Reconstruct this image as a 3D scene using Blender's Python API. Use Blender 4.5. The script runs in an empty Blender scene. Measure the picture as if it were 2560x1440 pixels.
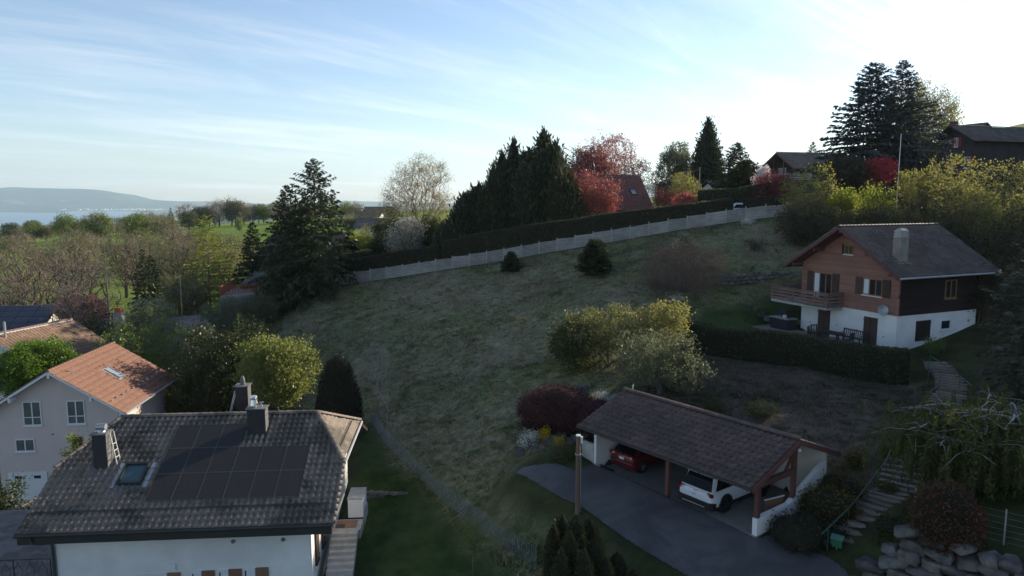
import bpy, math, random
import numpy as np
from mathutils import Vector, Matrix

R = math.radians
SC = bpy.context.scene
COL = SC.collection

# ---------------------------------------------------------------- camera
CAMZ, PITCH, FPX = 13.5, R(7.24), 1810.0
cam_d = bpy.data.cameras.new('camera')
cam_d.sensor_width = 36.0
cam_d.lens = 36.0 * FPX / 2560.0
cam_d.clip_start, cam_d.clip_end = 0.3, 60000.0
cam = bpy.data.objects.new('camera', cam_d)
COL.objects.link(cam)
cam.location = (0, 0, CAMZ)
cam.rotation_euler = (math.pi / 2 - PITCH, 0, 0)
SC.camera = cam

# ---------------------------------------------------------------- sky, sun, exposure
SUN_AZ, SUN_EL = R(53.0), R(20.5)        # azimuth measured clockwise from +Y
world = bpy.data.worlds.new('World')
SC.world = world
world.use_nodes = True
wn, wl = world.node_tree.nodes, world.node_tree.links
wn.clear()


def wnode(t, **kw):
    n = wn.new(t)
    for k, v in kw.items():
        setattr(n, k, v)
    return n


sky = wnode('ShaderNodeTexSky', sky_type='NISHITA', sun_disc=False, sun_elevation=SUN_EL,
            sun_rotation=SUN_AZ, altitude=600.0, air_density=1.0, dust_density=0.45, ozone_density=2.0)
tc = wnode('ShaderNodeTexCoord')
sep = wnode('ShaderNodeSeparateXYZ')
wl.new(tc.outputs['Generated'], sep.inputs[0])


def wmath(op, a, b=None, c=None):
    n = wnode('ShaderNodeMath', operation=op)
    for i, v in enumerate((a, b, c)):
        if v is None:
            continue
        if isinstance(v, (int, float)):
            n.inputs[i].default_value = v
        else:
            wl.new(v, n.inputs[i])
    return n.outputs[0]


zz = wmath('ADD', wmath('MAXIMUM', sep.outputs[2], 0.0), 0.10)
cu = wmath('DIVIDE', sep.outputs[0], zz)
cv = wmath('DIVIDE', sep.outputs[1], zz)
comb = wnode('ShaderNodeCombineXYZ')
wl.new(cu, comb.inputs[0]); wl.new(cv, comb.inputs[1])


def cirrus(rot, sx, sy, scale, detail, rough, dist, lo, hi, off):
    m0 = wnode('ShaderNodeMapping')
    wl.new(comb.outputs[0], m0.inputs['Vector'])
    m0.inputs['Rotation'].default_value = (0, 0, R(rot))
    mp = wnode('ShaderNodeMapping')
    wl.new(m0.outputs[0], mp.inputs['Vector'])
    mp.inputs['Scale'].default_value = (sx, sy, 1)
    mp.inputs['Location'].default_value = off
    nz = wnode('ShaderNodeTexNoise')
    wl.new(mp.outputs[0], nz.inputs['Vector'])
    nz.inputs['Scale'].default_value = scale
    nz.inputs['Detail'].default_value = detail
    nz.inputs['Roughness'].default_value = rough
    nz.inputs['Distortion'].default_value = dist
    mr = wnode('ShaderNodeMapRange', interpolation_type='SMOOTHSTEP')
    wl.new(nz.outputs[0], mr.inputs[0])
    mr.inputs[1].default_value = lo; mr.inputs[2].default_value = hi
    return mr.outputs[0]


c1 = cirrus(-42, 0.45, 1.9, 0.75, 10, 0.60, 0.9, 0.42, 0.78, (3.1, 0.7, 0))
c2 = cirrus(-30, 0.45, 0.9, 0.6, 5, 0.55, 0.5, 0.36, 0.62, (1.3, 5.2, 2))
c3 = cirrus(-52, 0.6, 2.8, 1.2, 10, 0.62, 1.2, 0.46, 0.84, (7.3, 1.2, 4))
cl = wmath('ADD', wmath('MULTIPLY', c1, wmath('MULTIPLY_ADD', c2, 0.8, 0.2)), wmath('MULTIPLY', c3, 0.5))
cl = wmath('MINIMUM', wmath('MULTIPLY', cl, 0.55), 0.7)
bw = wnode('ShaderNodeRGBToBW')
wl.new(sky.outputs[0], bw.inputs[0])
cb = wmath('MULTIPLY_ADD', bw.outputs[0], 1.45, 1.2)
ccol = wnode('ShaderNodeCombineColor')
wl.new(wmath('MULTIPLY', cb, 0.97), ccol.inputs[0]); wl.new(cb, ccol.inputs[1]); wl.new(wmath('MULTIPLY', cb, 1.06), ccol.inputs[2])
# the clear sky a little bluer than the raw dusty model
tint = wnode('ShaderNodeMix', data_type='RGBA', blend_type='MULTIPLY')
tint.inputs[0].default_value = 1.0
wl.new(sky.outputs[0], tint.inputs[6])
tint.inputs[7].default_value = (1.02, 1.0, 1.03, 1)
mixc = wnode('ShaderNodeMix', data_type='RGBA')
wl.new(cl, mixc.inputs[0]); wl.new(tint.outputs[2], mixc.inputs[6]); wl.new(ccol.outputs[0], mixc.inputs[7])
bg = wnode('ShaderNodeBackground')
bg.inputs['Strength'].default_value = 0.10
wl.new(mixc.outputs[2], bg.inputs['Color'])
wo = wnode('ShaderNodeOutputWorld')
wl.new(bg.outputs[0], wo.inputs['Surface'])

sun_d = bpy.data.lights.new('sun', 'SUN')
sun_d.energy = 5.0
sun_d.angle = R(0.6)
sun_d.color = (1.0, 0.86, 0.66)
sun = bpy.data.objects.new('sun', sun_d)
COL.objects.link(sun)
SUNDIR = Vector((math.sin(SUN_AZ) * math.cos(SUN_EL), math.cos(SUN_AZ) * math.cos(SUN_EL), math.sin(SUN_EL)))
sun.rotation_euler = SUNDIR.to_track_quat('Z', 'Y').to_euler()
sun.location = (60, 60, 80)

vs = SC.view_settings
vs.view_transform = 'Standard'
vs.look = 'None'
vs.exposure = 0.82
vs.gamma = 1.0
vs.use_curve_mapping = False
SC.cycles.max_bounces = 6
SC.cycles.diffuse_bounces = 3
SC.cycles.transmission_bounces = 4
SC.cycles.transparent_max_bounces = 6
SC.cycles.volume_bounces = 1
SC.cycles.use_denoising = True
SC.cycles.sample_clamp_indirect = 6.0

# ---------------------------------------------------------------- helpers
CP, SP = math.cos(PITCH), math.sin(PITCH)


def ray(px, py):
    xc, yc = (px - 1280) / FPX, (720 - py) / FPX
    return np.array([xc, CP + yc * SP, -SP + yc * CP])


def at(px, py, Y):
    """world point seen in direction px, py at distance Y in front of the camera"""
    d = ray(px, py)
    return np.array([0, 0, CAMZ]) + d * (Y / d[1])


def atz(px, py, z):
    d = ray(px, py)
    return np.array([0, 0, CAMZ]) + d * ((z - CAMZ) / d[2])


def xat(px, Y, z=0.0):
    return (px - 1280) / FPX * (Y * CP + (CAMZ - z) * SP)


def smooth(a, b, x):
    t = np.clip((x - a) / (b - a), 0, 1)
    return t * t * (3 - 2 * t)


# ---- cheap value noise for shapes
_rs = np.random.RandomState(5)
_tab = _rs.rand(64, 64, 64).astype(np.float32)


def vnoise(p):
    p = np.asarray(p, float)
    i = np.floor(p).astype(int)
    f = p - i
    f = f * f * (3 - 2 * f)
    out = 0
    for dx in (0, 1):
        for dy in (0, 1):
            for dz in (0, 1):
                w = (f[..., 0] if dx else 1 - f[..., 0]) * (f[..., 1] if dy else 1 - f[..., 1]) * (f[..., 2] if dz else 1 - f[..., 2])
                out = out + w * _tab[(i[..., 0] + dx) % 64, (i[..., 1] + dy) % 64, (i[..., 2] + dz) % 64]
    return out


def fbm(p, o=3):
    p = np.asarray(p, float)
    a, s, t = 1.0, 0.0, 0.0
    for k in range(o):
        s = s + a * vnoise(p * (2 ** k) + 13.7 * k)
        t += a
        a *= 0.5
    return s / t


# ---- materials
MATS = {}


class NT:
    def __init__(self, name):
        self.m = bpy.data.materials.new(name)
        self.m.use_nodes = True
        self.n, self.l = self.m.node_tree.nodes, self.m.node_tree.links
        self.n.clear()
        self.out = self.n.new('ShaderNodeOutputMaterial')

    def add(self, t, **kw):
        n = self.n.new(t)
        for k, v in kw.items():
            setattr(n, k, v)
        return n

    def set(self, sock, v):
        if v is None:
            return
        if hasattr(v, 'is_linked'):
            self.l.new(v, sock)
        elif isinstance(v, (tuple, list)) and len(v) == 3 and sock.type == 'RGBA':
            sock.default_value = (*v, 1)
        else:
            sock.default_value = v

    def math(self, op, a, b=None, c=None, clamp=False):
        n = self.add('ShaderNodeMath', operation=op)
        n.use_clamp = clamp
        for i, v in enumerate((a, b, c)):
            self.set(n.inputs[i], v)
        return n.outputs[0]

    def mix(self, f, a, b, blend='MIX'):
        n = self.add('ShaderNodeMix', data_type='RGBA', blend_type=blend)
        self.set(n.inputs[0], f); self.set(n.inputs[6], a); self.set(n.inputs[7], b)
        return n.outputs[2]

    def pos(self):
        return self.add('ShaderNodeNewGeometry').outputs['Position']

    def obj(self):
        return self.add('ShaderNodeTexCoord').outputs['Object']

    def map(self, v, scale=(1, 1, 1), rot=(0, 0, 0), loc=(0, 0, 0)):
        n = self.add('ShaderNodeMapping')
        self.l.new(v, n.inputs[0])
        n.inputs['Scale'].default_value = scale
        n.inputs['Rotation'].default_value = rot
        n.inputs['Location'].default_value = loc
        return n.outputs[0]

    def noise(self, v, scale, detail=3, rough=0.55, dist=0.0):
        n = self.add('ShaderNodeTexNoise')
        self.l.new(v, n.inputs['Vector'])
        n.inputs['Scale'].default_value = scale
        n.inputs['Detail'].default_value = detail
        n.inputs['Roughness'].default_value = rough
        n.inputs['Distortion'].default_value = dist
        return n.outputs[0]

    def rng(self, v, a, b, c=0.0, d=1.0):
        n = self.add('ShaderNodeMapRange', interpolation_type='SMOOTHSTEP')
        self.set(n.inputs[0], v)
        n.inputs[1].default_value, n.inputs[2].default_value = a, b
        n.inputs[3].default_value, n.inputs[4].default_value = c, d
        return n.outputs[0]

    def attr(self, name):
        n = self.add('ShaderNodeAttribute', attribute_name=name)
        return n

    def rnd(self):
        o = self.add('ShaderNodeObjectInfo').outputs['Random']
        a = self.attr('rnd').outputs['Fac']
        return self.math('FRACT', self.math('ADD', o, a))

    def bump(self, h, strength=0.4, dist=0.05):
        n = self.add('ShaderNodeBump')
        self.set(n.inputs['Height'], h)
        n.inputs['Strength'].default_value = strength
        n.inputs['Distance'].default_value = dist
        return n.outputs[0]

    def principled(self, col, rough=0.8, normal=None, metal=0.0, spec=0.3, **kw):
        n = self.add('ShaderNodeBsdfPrincipled')
        self.set(n.inputs['Base Color'], col)
        self.set(n.inputs['Roughness'], rough)
        n.inputs['Metallic'].default_value = metal
        n.inputs['Specular IOR Level'].default_value = spec
        if normal is not None:
            self.l.new(normal, n.inputs['Normal'])
        for k, v in kw.items():
            n.inputs[k].default_value = v
        self.l.new(n.outputs[0], self.out.inputs['Surface'])
        return n


def mul(c, k):
    return tuple(min(1, x * k) for x in c)


def m_plain(name, col, rough=0.75, var=0.25, scale=3.0, bump=0.15, bscale=None, metal=0.0, spec=0.3, stretch=(1, 1, 1), rnd=0.0, c2=None):
    if name in MATS:
        return MATS[name]
    t = NT(name)
    p = t.map(t.obj(), stretch)
    nz = t.noise(p, scale, 5, 0.6)
    nl = t.noise(p, scale * 0.17, 3, 0.5)
    f = t.rng(t.math('MULTIPLY_ADD', nl, 0.5, t.math('MULTIPLY', nz, 0.5)), 0.32, 0.68)
    c = t.mix(f, mul(col, 1 - var), c2 if c2 else mul(col, 1 + var * 0.8))
    if rnd:
        v = t.math('MULTIPLY_ADD', t.rnd(), rnd * 2, 1 - rnd)
        cc = t.add('ShaderNodeCombineColor')
        for i in range(3):
            t.l.new(v, cc.inputs[i])
        c = t.mix(1.0, c, cc.outputs[0], 'MULTIPLY')
    nb = t.bump(t.noise(p, bscale or scale * 4, 4, 0.65), bump, 0.03) if bump else None
    t.principled(c, rough, nb, metal, spec)
    MATS[name] = t.m
    return t.m


def m_leaf(name, c1, c2, trans=0.35, c3=None, tc=None, rough=0.6):
    if name in MATS:
        return MATS[name]
    t = NT(name)
    r = t.rnd()
    c = t.mix(r, c1, c2)
    big = t.rng(t.noise(t.pos(), 0.9, 3, 0.5), 0.35, 0.65)
    c = t.mix(t.math('MULTIPLY', big, 0.55), c, c3 if c3 else mul(c1, 0.7))
    d = t.add('ShaderNodeBsdfDiffuse')
    t.l.new(c, d.inputs['Color'])
    tr = t.add('ShaderNodeBsdfTranslucent')
    t.set(tr.inputs['Color'], t.mix(0.6, c, tc if tc else mul(c2, 1.5)))
    gl = t.add('ShaderNodeBsdfGlossy')
    gl.inputs['Roughness'].default_value = 0.45
    gl.inputs['Color'].default_value = (1, 1, 1, 1)
    mx = t.add('ShaderNodeMixShader'); mx.inputs[0].default_value = trans
    t.l.new(d.outputs[0], mx.inputs[1]); t.l.new(tr.outputs[0], mx.inputs[2])
    m2 = t.add('ShaderNodeMixShader'); m2.inputs[0].default_value = 0.025
    t.l.new(mx.outputs[0], m2.inputs[1]); t.l.new(gl.outputs[0], m2.inputs[2])
    t.l.new(m2.outputs[0], t.out.inputs['Surface'])
    MATS[name] = t.m
    return t.m


def m_glass(name, col=(0.02, 0.025, 0.03), rough=0.08, spec=0.6):
    if name in MATS:
        return MATS[name]
    t = NT(name)
    t.principled(t.mix(t.noise(t.obj(), 1.5, 3), mul(col, 0.6), mul(col, 1.5)), rough, None, 0.0, spec)
    MATS[name] = t.m
    return t.m


# ---- mesh building
def link(o):
    COL.objects.link(o)
    return o


def tag(o, label=None, cat=None, group=None, kind=None):
    if label: o['label'] = label
    if cat: o['category'] = cat
    if group: o['group'] = group
    if kind: o['kind'] = kind
    return o


def thing(name, label, cat, loc=(0, 0, 0), rz=0.0, group=None):
    o = link(bpy.data.objects.new(name, None))
    o.location = [float(v) for v in loc]
    o.rotation_euler = (0, 0, rz)
    o.empty_display_size = 0.3
    return tag(o, label, cat, group)


def np_mesh(name, V, F, mat, rnd=None, smooth=False):
    """V (n,3), F (m,k) with k = 3 or 4, numpy arrays"""
    me = bpy.data.meshes.new(name)
    V = np.asarray(V, np.float32); F = np.asarray(F, np.int32)
    k = F.shape[1]
    me.vertices.add(len(V)); me.vertices.foreach_set('co', V.ravel())
    me.loops.add(F.size); me.loops.foreach_set('vertex_index', F.ravel())
    me.polygons.add(len(F))
    me.polygons.foreach_set('loop_start', np.arange(0, F.size, k, dtype=np.int32))
    me.polygons.foreach_set('loop_total', np.full(len(F), k, np.int32))
    if smooth:
        me.polygons.foreach_set('use_smooth', np.ones(len(F), bool))
    if rnd is not None:
        a = me.attributes.new('rnd', 'FLOAT', 'POINT')
        a.data.foreach_set('value', np.asarray(rnd, np.float32))
    me.update(calc_edges=True)
    if mat:
        me.materials.append(mat)
    return me


def put(name, me, parent=None, loc=None, mw=None):
    o = link(bpy.data.objects.new(name, me))
    if parent is not None:
        o.parent = parent
    if loc is not None:
        o.location = [float(v) for v in loc]
    if mw is not None:
        o.matrix_local = mw
    return o


class MB:
    def __init__(self):
        self.v, self.f = [], []

    def add(self, vs, fs):
        b = len(self.v)
        self.v += [tuple(float(c) for c in v) for v in vs]
        self.f += [tuple(b + i for i in f) for f in fs]
        return self

    def box(self, x0, x1, y0, y1, z0, z1):
        vs = [(x, y, z) for z in (z0, z1) for y in (y0, y1) for x in (x0, x1)]
        return self.add(vs, [(0, 2, 3, 1), (4, 5, 7, 6), (0, 1, 5, 4), (1, 3, 7, 5), (3, 2, 6, 7), (2, 0, 4, 6)])

    def obox(self, c, ax, ay, az):
        c, ax, ay, az = [np.asarray(q, float) for q in (c, ax, ay, az)]
        vs = [c + i * ax + j * ay + k * az for k in (-1, 1) for j in (-1, 1) for i in (-1, 1)]
        return self.add(vs, [(0, 2, 3, 1), (4, 5, 7, 6), (0, 1, 5, 4), (1, 3, 7, 5), (3, 2, 6, 7), (2, 0, 4, 6)])

    def beam(self, a, b, w, h, up=(0, 0, 1)):
        a, b, up = np.asarray(a, float), np.asarray(b, float), np.asarray(up, float)
        d = b - a
        L = np.linalg.norm(d)
        d = d / L
        s = np.cross(d, up)
        s = s / (np.linalg.norm(s) + 1e-9)
        u = np.cross(s, d)
        return self.obox((a + b) / 2, d * L / 2, s * w / 2, u * h / 2)

    def slab(self, pts, th):
        P = [np.asarray(p, float) for p in pts]
        n = np.cross(P[1] - P[0], P[2] - P[0])
        n = n / np.linalg.norm(n)
        k = len(P)
        vs = P + [p - n * th for p in P]
        fs = [tuple(range(k)), tuple(range(2 * k - 1, k - 1, -1))] + [(i, i + k, (i + 1) % k + k, (i + 1) % k) for i in range(k)]
        return self.add(vs, fs)

    def prism(self, poly, h0, h1):
        k = len(poly)
        vs = [(p[0], p[1], h0) for p in poly] + [(p[0], p[1], h1) for p in poly]
        return self.add(vs, [tuple(range(k - 1, -1, -1)), tuple(range(k, 2 * k))] + [(i, (i + 1) % k, (i + 1) % k + k, i + k) for i in range(k)])

    def tube(self, path, r, k=8, cap=True):
        P = [np.asarray(p, float) for p in path]
        n = len(P)
        rr = r if isinstance(r, (list, tuple)) else [r] * n
        ref = np.array([0, 0, 1.0])
        vs = []
        for i, p in enumerate(P):
            d = P[min(i + 1, n - 1)] - P[max(i - 1, 0)]
            d = d / (np.linalg.norm(d) + 1e-9)
            q = ref if abs(d[2]) < 0.9 else np.array([1.0, 0, 0])
            s = np.cross(d, q); s /= np.linalg.norm(s)
            u = np.cross(s, d)
            for j in range(k):
                a = 2 * math.pi * j / k
                vs.append(p + rr[i] * (math.cos(a) * s + math.sin(a) * u))
        fs = []
        for i in range(n - 1):
            for j in range(k):
                fs.append((i * k + j, i * k + (j + 1) % k, (i + 1) * k + (j + 1) % k, (i + 1) * k + j))
        if cap:
            fs.append(tuple(range(k - 1, -1, -1)))
            fs.append(tuple(range((n - 1) * k, n * k)))
        return self.add(vs, fs)

    def lathe(self, prof, k=14, c=(0, 0, 0)):
        vs, fs = [], []
        for (r, z) in prof:
            for j in range(k):
                a = 2 * math.pi * j / k
                vs.append((c[0] + r * math.cos(a), c[1] + r * math.sin(a), c[2] + z))
        for i in range(len(prof) - 1):
            for j in range(k):
                fs.append((i * k + j, i * k + (j + 1) % k, (i + 1) * k + (j + 1) % k, (i + 1) * k + j))
        fs.append(tuple(range(k - 1, -1, -1)))
        fs.append(tuple(range((len(prof) - 1) * k, len(prof) * k)))
        return self.add(vs, fs)

    def mesh(self, name, mat, smooth=False):
        me = bpy.data.meshes.new(name)
        me.from_pydata(self.v, [], self.f)
        if smooth:
            me.polygons.foreach_set('use_smooth', np.ones(len(me.polygons), bool))
            me.set_sharp_from_angle(angle=R(40))
        me.update()
        if mat:
            me.materials.append(mat)
        return me

    def build(self, name, mat, parent=None, smooth=False, loc=None):
        return put(name, self.mesh(name, mat, smooth), parent, loc)


def frame(O, U, W):
    """4x4 with x = U, y = W, z = U x W"""
    U, W = Vector(U).normalized(), Vector(W).normalized()
    N = U.cross(W)
    m = Matrix.Identity(4)
    for i in range(3):
        m[i][0], m[i][1], m[i][2], m[i][3] = U[i], W[i], N[i], O[i]
    return m


def inside(poly, x, y):
    """vectorised point in polygon"""
    x, y = np.asarray(x, float), np.asarray(y, float)
    c = np.zeros(x.shape, bool)
    n = len(poly)
    for i in range(n):
        x0, y0 = poly[i]; x1, y1 = poly[(i + 1) % n]
        if y0 == y1:
            continue
        k = ((y0 > y) != (y1 > y)) & (x < (x1 - x0) * (y - y0) / (y1 - y0) + x0)
        c ^= k
    return c


# ---- roof tiles: real curved tiles with a raised front edge
def tile_arrays(tw, tl, roll=0.05, lift=0.035):
    px = np.array([0.0, 0.28, 0.42, 0.58, 0.78, 1.0]) * tw
    pz = np.array([0.0, 0.0, 0.55, 1.0, 0.55, 0.0]) * roll
    n = len(px)
    V = []
    for yy, zz_ in ((0, lift), (tl * 1.06, 0.002)):
        for a, b in zip(px, pz):
            V.append((a, yy, b + zz_))
    for a, b in zip(px, pz):
        V.append((a, 0.004, -0.004))
    F = []
    for i in range(n - 1):
        F.append((i, i + 1, n + i + 1, n + i))
        F.append((2 * n + i, 2 * n + i + 1, i + 1, i))
    return np.array(V), np.array(F)


def tile_roof(parent, O, U, W, poly, mat, tw=0.30, tl=0.34, roll=0.05, lift=0.035, parts=0, seed=1, offs=0.0, name='roof_tile'):
    """tiles on plane O + u U + w W inside polygon poly (u, w); the first `parts` (lowest courses) are objects"""
    U, W = np.asarray(U, float), np.asarray(W, float)
    U = U / np.linalg.norm(U); W = W / np.linalg.norm(W)
    N = np.cross(U, W)
    V0, F0 = tile_arrays(tw, tl, roll, lift)
    us = [p[0] for p in poly]; ws = [p[1] for p in poly]
    rng = np.random.RandomState(seed)
    cells = []
    w = min(ws)
    while w < max(ws) - tl * 0.4:
        u = min(us) + offs
        while u < max(us) - tw * 0.3:
            cells.append((u, w)); u += tw
        w += tl
    C = np.array(cells)
    ok = inside(poly, C[:, 0] + tw / 2, C[:, 1] + tl / 2)
    C = C[ok]
    O = np.asarray(O, float)
    if parts:
        me = np_mesh(name, V0, F0, mat, smooth=False)
        for (u, w) in C[:parts]:
            p = O + U * u + W * (w + rng.uniform(-.006, .006)) + N * rng.uniform(0, .014)
            mw = frame(p, U, W) @ Matrix.Rotation(rng.normal(0, .018), 4, 'Z') @ Matrix.Rotation(rng.normal(0, .02), 4, 'X')
            put(name, me, parent, mw=mw)
    rest = C[parts:]
    if len(rest):
        n = len(V0)
        jit = rng.uniform(-.006, .006, len(rest))
        P = O + rest[:, :1] * U + (rest[:, 1:] + jit[:, None]) * W + rng.uniform(0, .014, (len(rest), 1)) * N
        V = (P[:, None, :] + V0[None, :, :1] * U + V0[None, :, 1:2] * W + V0[None, :, 2:] * N).reshape(-1, 3)
        F = (F0[None] + n * np.arange(len(rest))[:, None, None]).reshape(-1, 4)
        o = put('roof_tile_field', np_mesh('roof_tile_field', V, F, mat, np.repeat(rng.rand(len(rest)), n)), parent)
        o['kind'] = 'stuff'


def ridge_tiles(parent, a, b, mat, r=0.12, step=0.36, name='ridge_tile'):
    a, b = np.asarray(a, float), np.asarray(b, float)
    L = np.linalg.norm(b - a)
    n = max(1, int(round(L / step)))
    d = (b - a) / n
    k = 6
    dn = d / np.linalg.norm(d)
    s = np.cross(dn, (0, 0, 1.0)); s /= np.linalg.norm(s)
    u = np.cross(s, dn)
    mb = MB()
    vs = []
    for e, rr in ((0.0, r * 1.08), (1.04, r * 0.92)):
        for j in range(k + 1):
            an = math.pi * j / k
            vs.append(dn * np.linalg.norm(d) * e + s * rr * math.cos(an) + u * rr * math.sin(an) * 0.8)
    fs = [(j, j + 1, j + k + 2, j + k + 1) for j in range(k)] + [tuple(range(k, -1, -1))]
    mb.add(vs, fs)
    me = mb.mesh(name, mat)
    for i in range(n):
        put(name, me, parent, loc=a + d * i)


def copy_tree(o, parent=None):
    c = link(o.copy())
    c.parent = parent
    for ch in list(o.children):
        copy_tree(ch, c)
    return c

# ---------------------------------------------------------------- the lie of the land
WALL_A, WALL_B = np.array([-20.3, 84.0, 3.2]), np.array([28.2, 75.0, 11.7])
D_CP = np.array([0.611, -0.791]); N_CP = np.array([0.791, 0.611])       # carport: along the front, into the bay
CP_L, CP_R = np.array([4.2, 34.8]), np.array([9.76, 27.6])
G_CH = np.array([-0.399, 0.917]); S_CH = np.array([0.917, 0.399])       # chalet: along the gable, along the side
C_CH = np.array([26.2, 48.6]); Z_CH = 3.0

ctrl = [
    # drive and carport
    (4.2, 34.8, 0), (9.8, 27.6, 0), (7, 31, 0), (0.2, 34.2, .1), (3.5, 30, -.25), (10.7, 24.8, -.5), (7, 24.5, -.9), (12.6, 23.5, -.9),
    (14.5, 18.5, -1.6), (10.5, 18, -2.0), (12.4, 28.6, .2), (15, 33, 1.2), (8.6, 38.6, 1.6), (13, 37.2, 1.7),
    # lawn and its fence
    tuple(atz(935, 1062, -1.6)), tuple(atz(1010, 1160, -2.0)), tuple(atz(1100, 1250, -2.3)), tuple(atz(1200, 1340, -2.7)), tuple(atz(1340, 1440, -2.8)),
    (-7.4, 31, -3.9), (-3, 31, -3.6), (-7, 38.5, -2.3), (-8.5, 45, -1.8), (-6.5, 25, -5), (0, 22, -4.5), (3, 24, -3.2), (2.2, 29.2, -1.6),
    # round the left houses
    (-19, 29, -6.6), (-24, 40, -7), (-27, 48, -7.6), (-38, 48, -8), (-22, 57, -6.4), (-15, 46, -4), (-16, 39, -4.6), (-13, 24, -6.5), (-30, 25, -9),
    # meadow
    (-12, 51, -2.0), (-5, 50, -.3), (0, 44, 0.9), (4, 42, 1.7), (8.3, 41, 2.3), (0, 60, 3.4), (10, 60, 5.6), (-12, 66, 0.6), (-20, 70, -1.4), (18, 65, 7.0), (4, 70, 5.4),
    (13, 50, 2.4), (25, 44.3, 1.9), (20, 41, 1.5), (17, 38, 1.6),
    # chalet garden
    (20, 50.5, Z_CH), (22, 57, Z_CH + .1), (26.5, 48.0, 2.8), (34, 52, 4.4), (31, 60, 6.2), (16, 57, 4.0), (19, 62, 5.6), (38, 45, 4.6),
    # stairs, right bank and terrace
    (12.9, 26.6, -.35), (16.9, 30.3, .35), (20.5, 35, 1.3), (26.3, 42.3, 2.1), (14.3, 24.6, 1.9), (17, 22.5, 2.0), (19, 27, 2.2), (24, 33, 2.5), (22, 20, 2.6), (30, 38, 3.2), (36, 30, 5.0),
    # along the wall, behind it, up the hill
    (-20.3, 84, 3.1), (-8, 81.7, 5.2), (4, 79.5, 7.4), (16, 77.2, 9.6), (28.2, 75, 11.5),
    (-20, 88, 3.2), (0, 88, 6.6), (20, 88, 10.6), (34, 80, 12.0), (-10, 96, 3.4), (10, 96, 9.0), (30, 96, 12.6), (42, 84, 12.6), (34, 70, 10.2), (40, 62, 8.6), (55, 92, 15.0), (62, 110, 16.5), (46, 52, 7.8),
    (80, 100, 20.5), (100, 60, 20), (70, 40, 12), (60, 20, 8.5), (45, 10, 4.5), (120, 130, 31), (150, 90, 36), (100, 0, 14), (150, 40, 28), (60, 140, 17), (120, 180, 30),
    (0, 130, 4.0), (30, 130, 10), (-20, 112, 0.6), (10, 170, 2), (60, 200, 12),
    # left valley
    (-25.5, 82, 1.2), (-30, 75, -2.6), (-38, 100, -3.2), (-45, 62, -7.0), (-60, 90, -5.4), (-60, 150, -4.4), (-110, 200, -4.4), (-30, 150, -2.6), (-110, 100, -6.5), (-80, 60, -8), (-60, 30, -9.5), (-120, 40, -9),
    (-110, 320, -4.4), (0, 320, 2), (-60, 400, 2.5), (100, 320, 11), (-200, 320, -4.4), (-200, 160, -5),
    # under the drone
    (0, 10, -6), (-20, 8, -9), (10, 12, -3), (24, 6, .5), (0, -10, -8), (40, -10, 3), (-50, -10, -11),
]
ctrl = np.array([(float(a), float(b), float(c)) for a, b, c in ctrl])


def _U(r2):
    return 0.5 * r2 * np.log(r2 + 1e-9)


_n = len(ctrl)
_S = 50.0
_cx = ctrl[:, :2] / _S
_K = _U(((_cx[:, None] - _cx[None]) ** 2).sum(-1)) + np.eye(_n) * 0.0025
_Pm = np.c_[np.ones(_n), _cx]
_A = np.zeros((_n + 3, _n + 3)); _A[:_n, :_n] = _K; _A[:_n, _n:] = _Pm; _A[_n:, :_n] = _Pm.T
_sol = np.linalg.solve(_A, np.r_[ctrl[:, 2], 0, 0, 0])


def zfar(x, y):
    z = -4.4 + 8.0 * smooth(-190, -60, x) * smooth(120, 400, y) + 16 * smooth(0, 200, x)
    z = z - 205.0 * smooth(480, 3300, y) - 6 * smooth(-150, -320, x) - 30 * smooth(-200, -900, x)
    z = z + 24 * smooth(60, 260, x) * (1 - smooth(160, 420, y))
    return np.maximum(z, -205)


# flattened building plots: (polygon, z)
def para(o, a, la, b, lb, e=0.0):
    o = np.asarray(o, float) - a * e - b * e
    return [tuple(o), tuple(o + a * (la + 2 * e)), tuple(o + a * (la + 2 * e) + b * (lb + 2 * e)), tuple(o + b * (lb + 2 * e))]


CP_POLY = para(CP_L, D_CP, 9.1, N_CP, 5.3, 0.12)
PATIO = para(C_CH + G_CH * 0.3 - S_CH * 3.4, G_CH, 11.2, S_CH, 3.3)


def zt(x, y):
    x, y = np.asarray(x, float), np.asarray(y, float)
    q = np.stack([x, y], -1) / _S
    r2 = ((q[..., None, :] - _cx) ** 2).sum(-1)
    z = _U(r2) @ _sol[:_n] + _sol[_n] + q[..., 0] * _sol[_n + 1] + q[..., 1] * _sol[_n + 2]
    d = np.sqrt((x * 0.8 + 4) ** 2 + (y - 120) ** 2)
    w = smooth(135, 240, d)
    z = z * (1 - w) + zfar(x, y) * w
    z = np.where(inside(CP_POLY, x, y), np.minimum(z, -0.12), z)
    z = np.where(inside(PATIO, x, y), Z_CH - 0.05, z)
    return z


def g(x, y):
    return float(zt(np.array([x]), np.array([y]))[0])


def gp(x, y, dz=0.0):
    return np.array([x, y, g(x, y) + dz])


# ---- ground sheet: graded grid, coarse far away
def graded(segs):
    out = []
    for a, b, s in segs:
        out += list(np.arange(a, b, s))
    out.append(segs[-1][1])
    return np.array(out)


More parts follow.
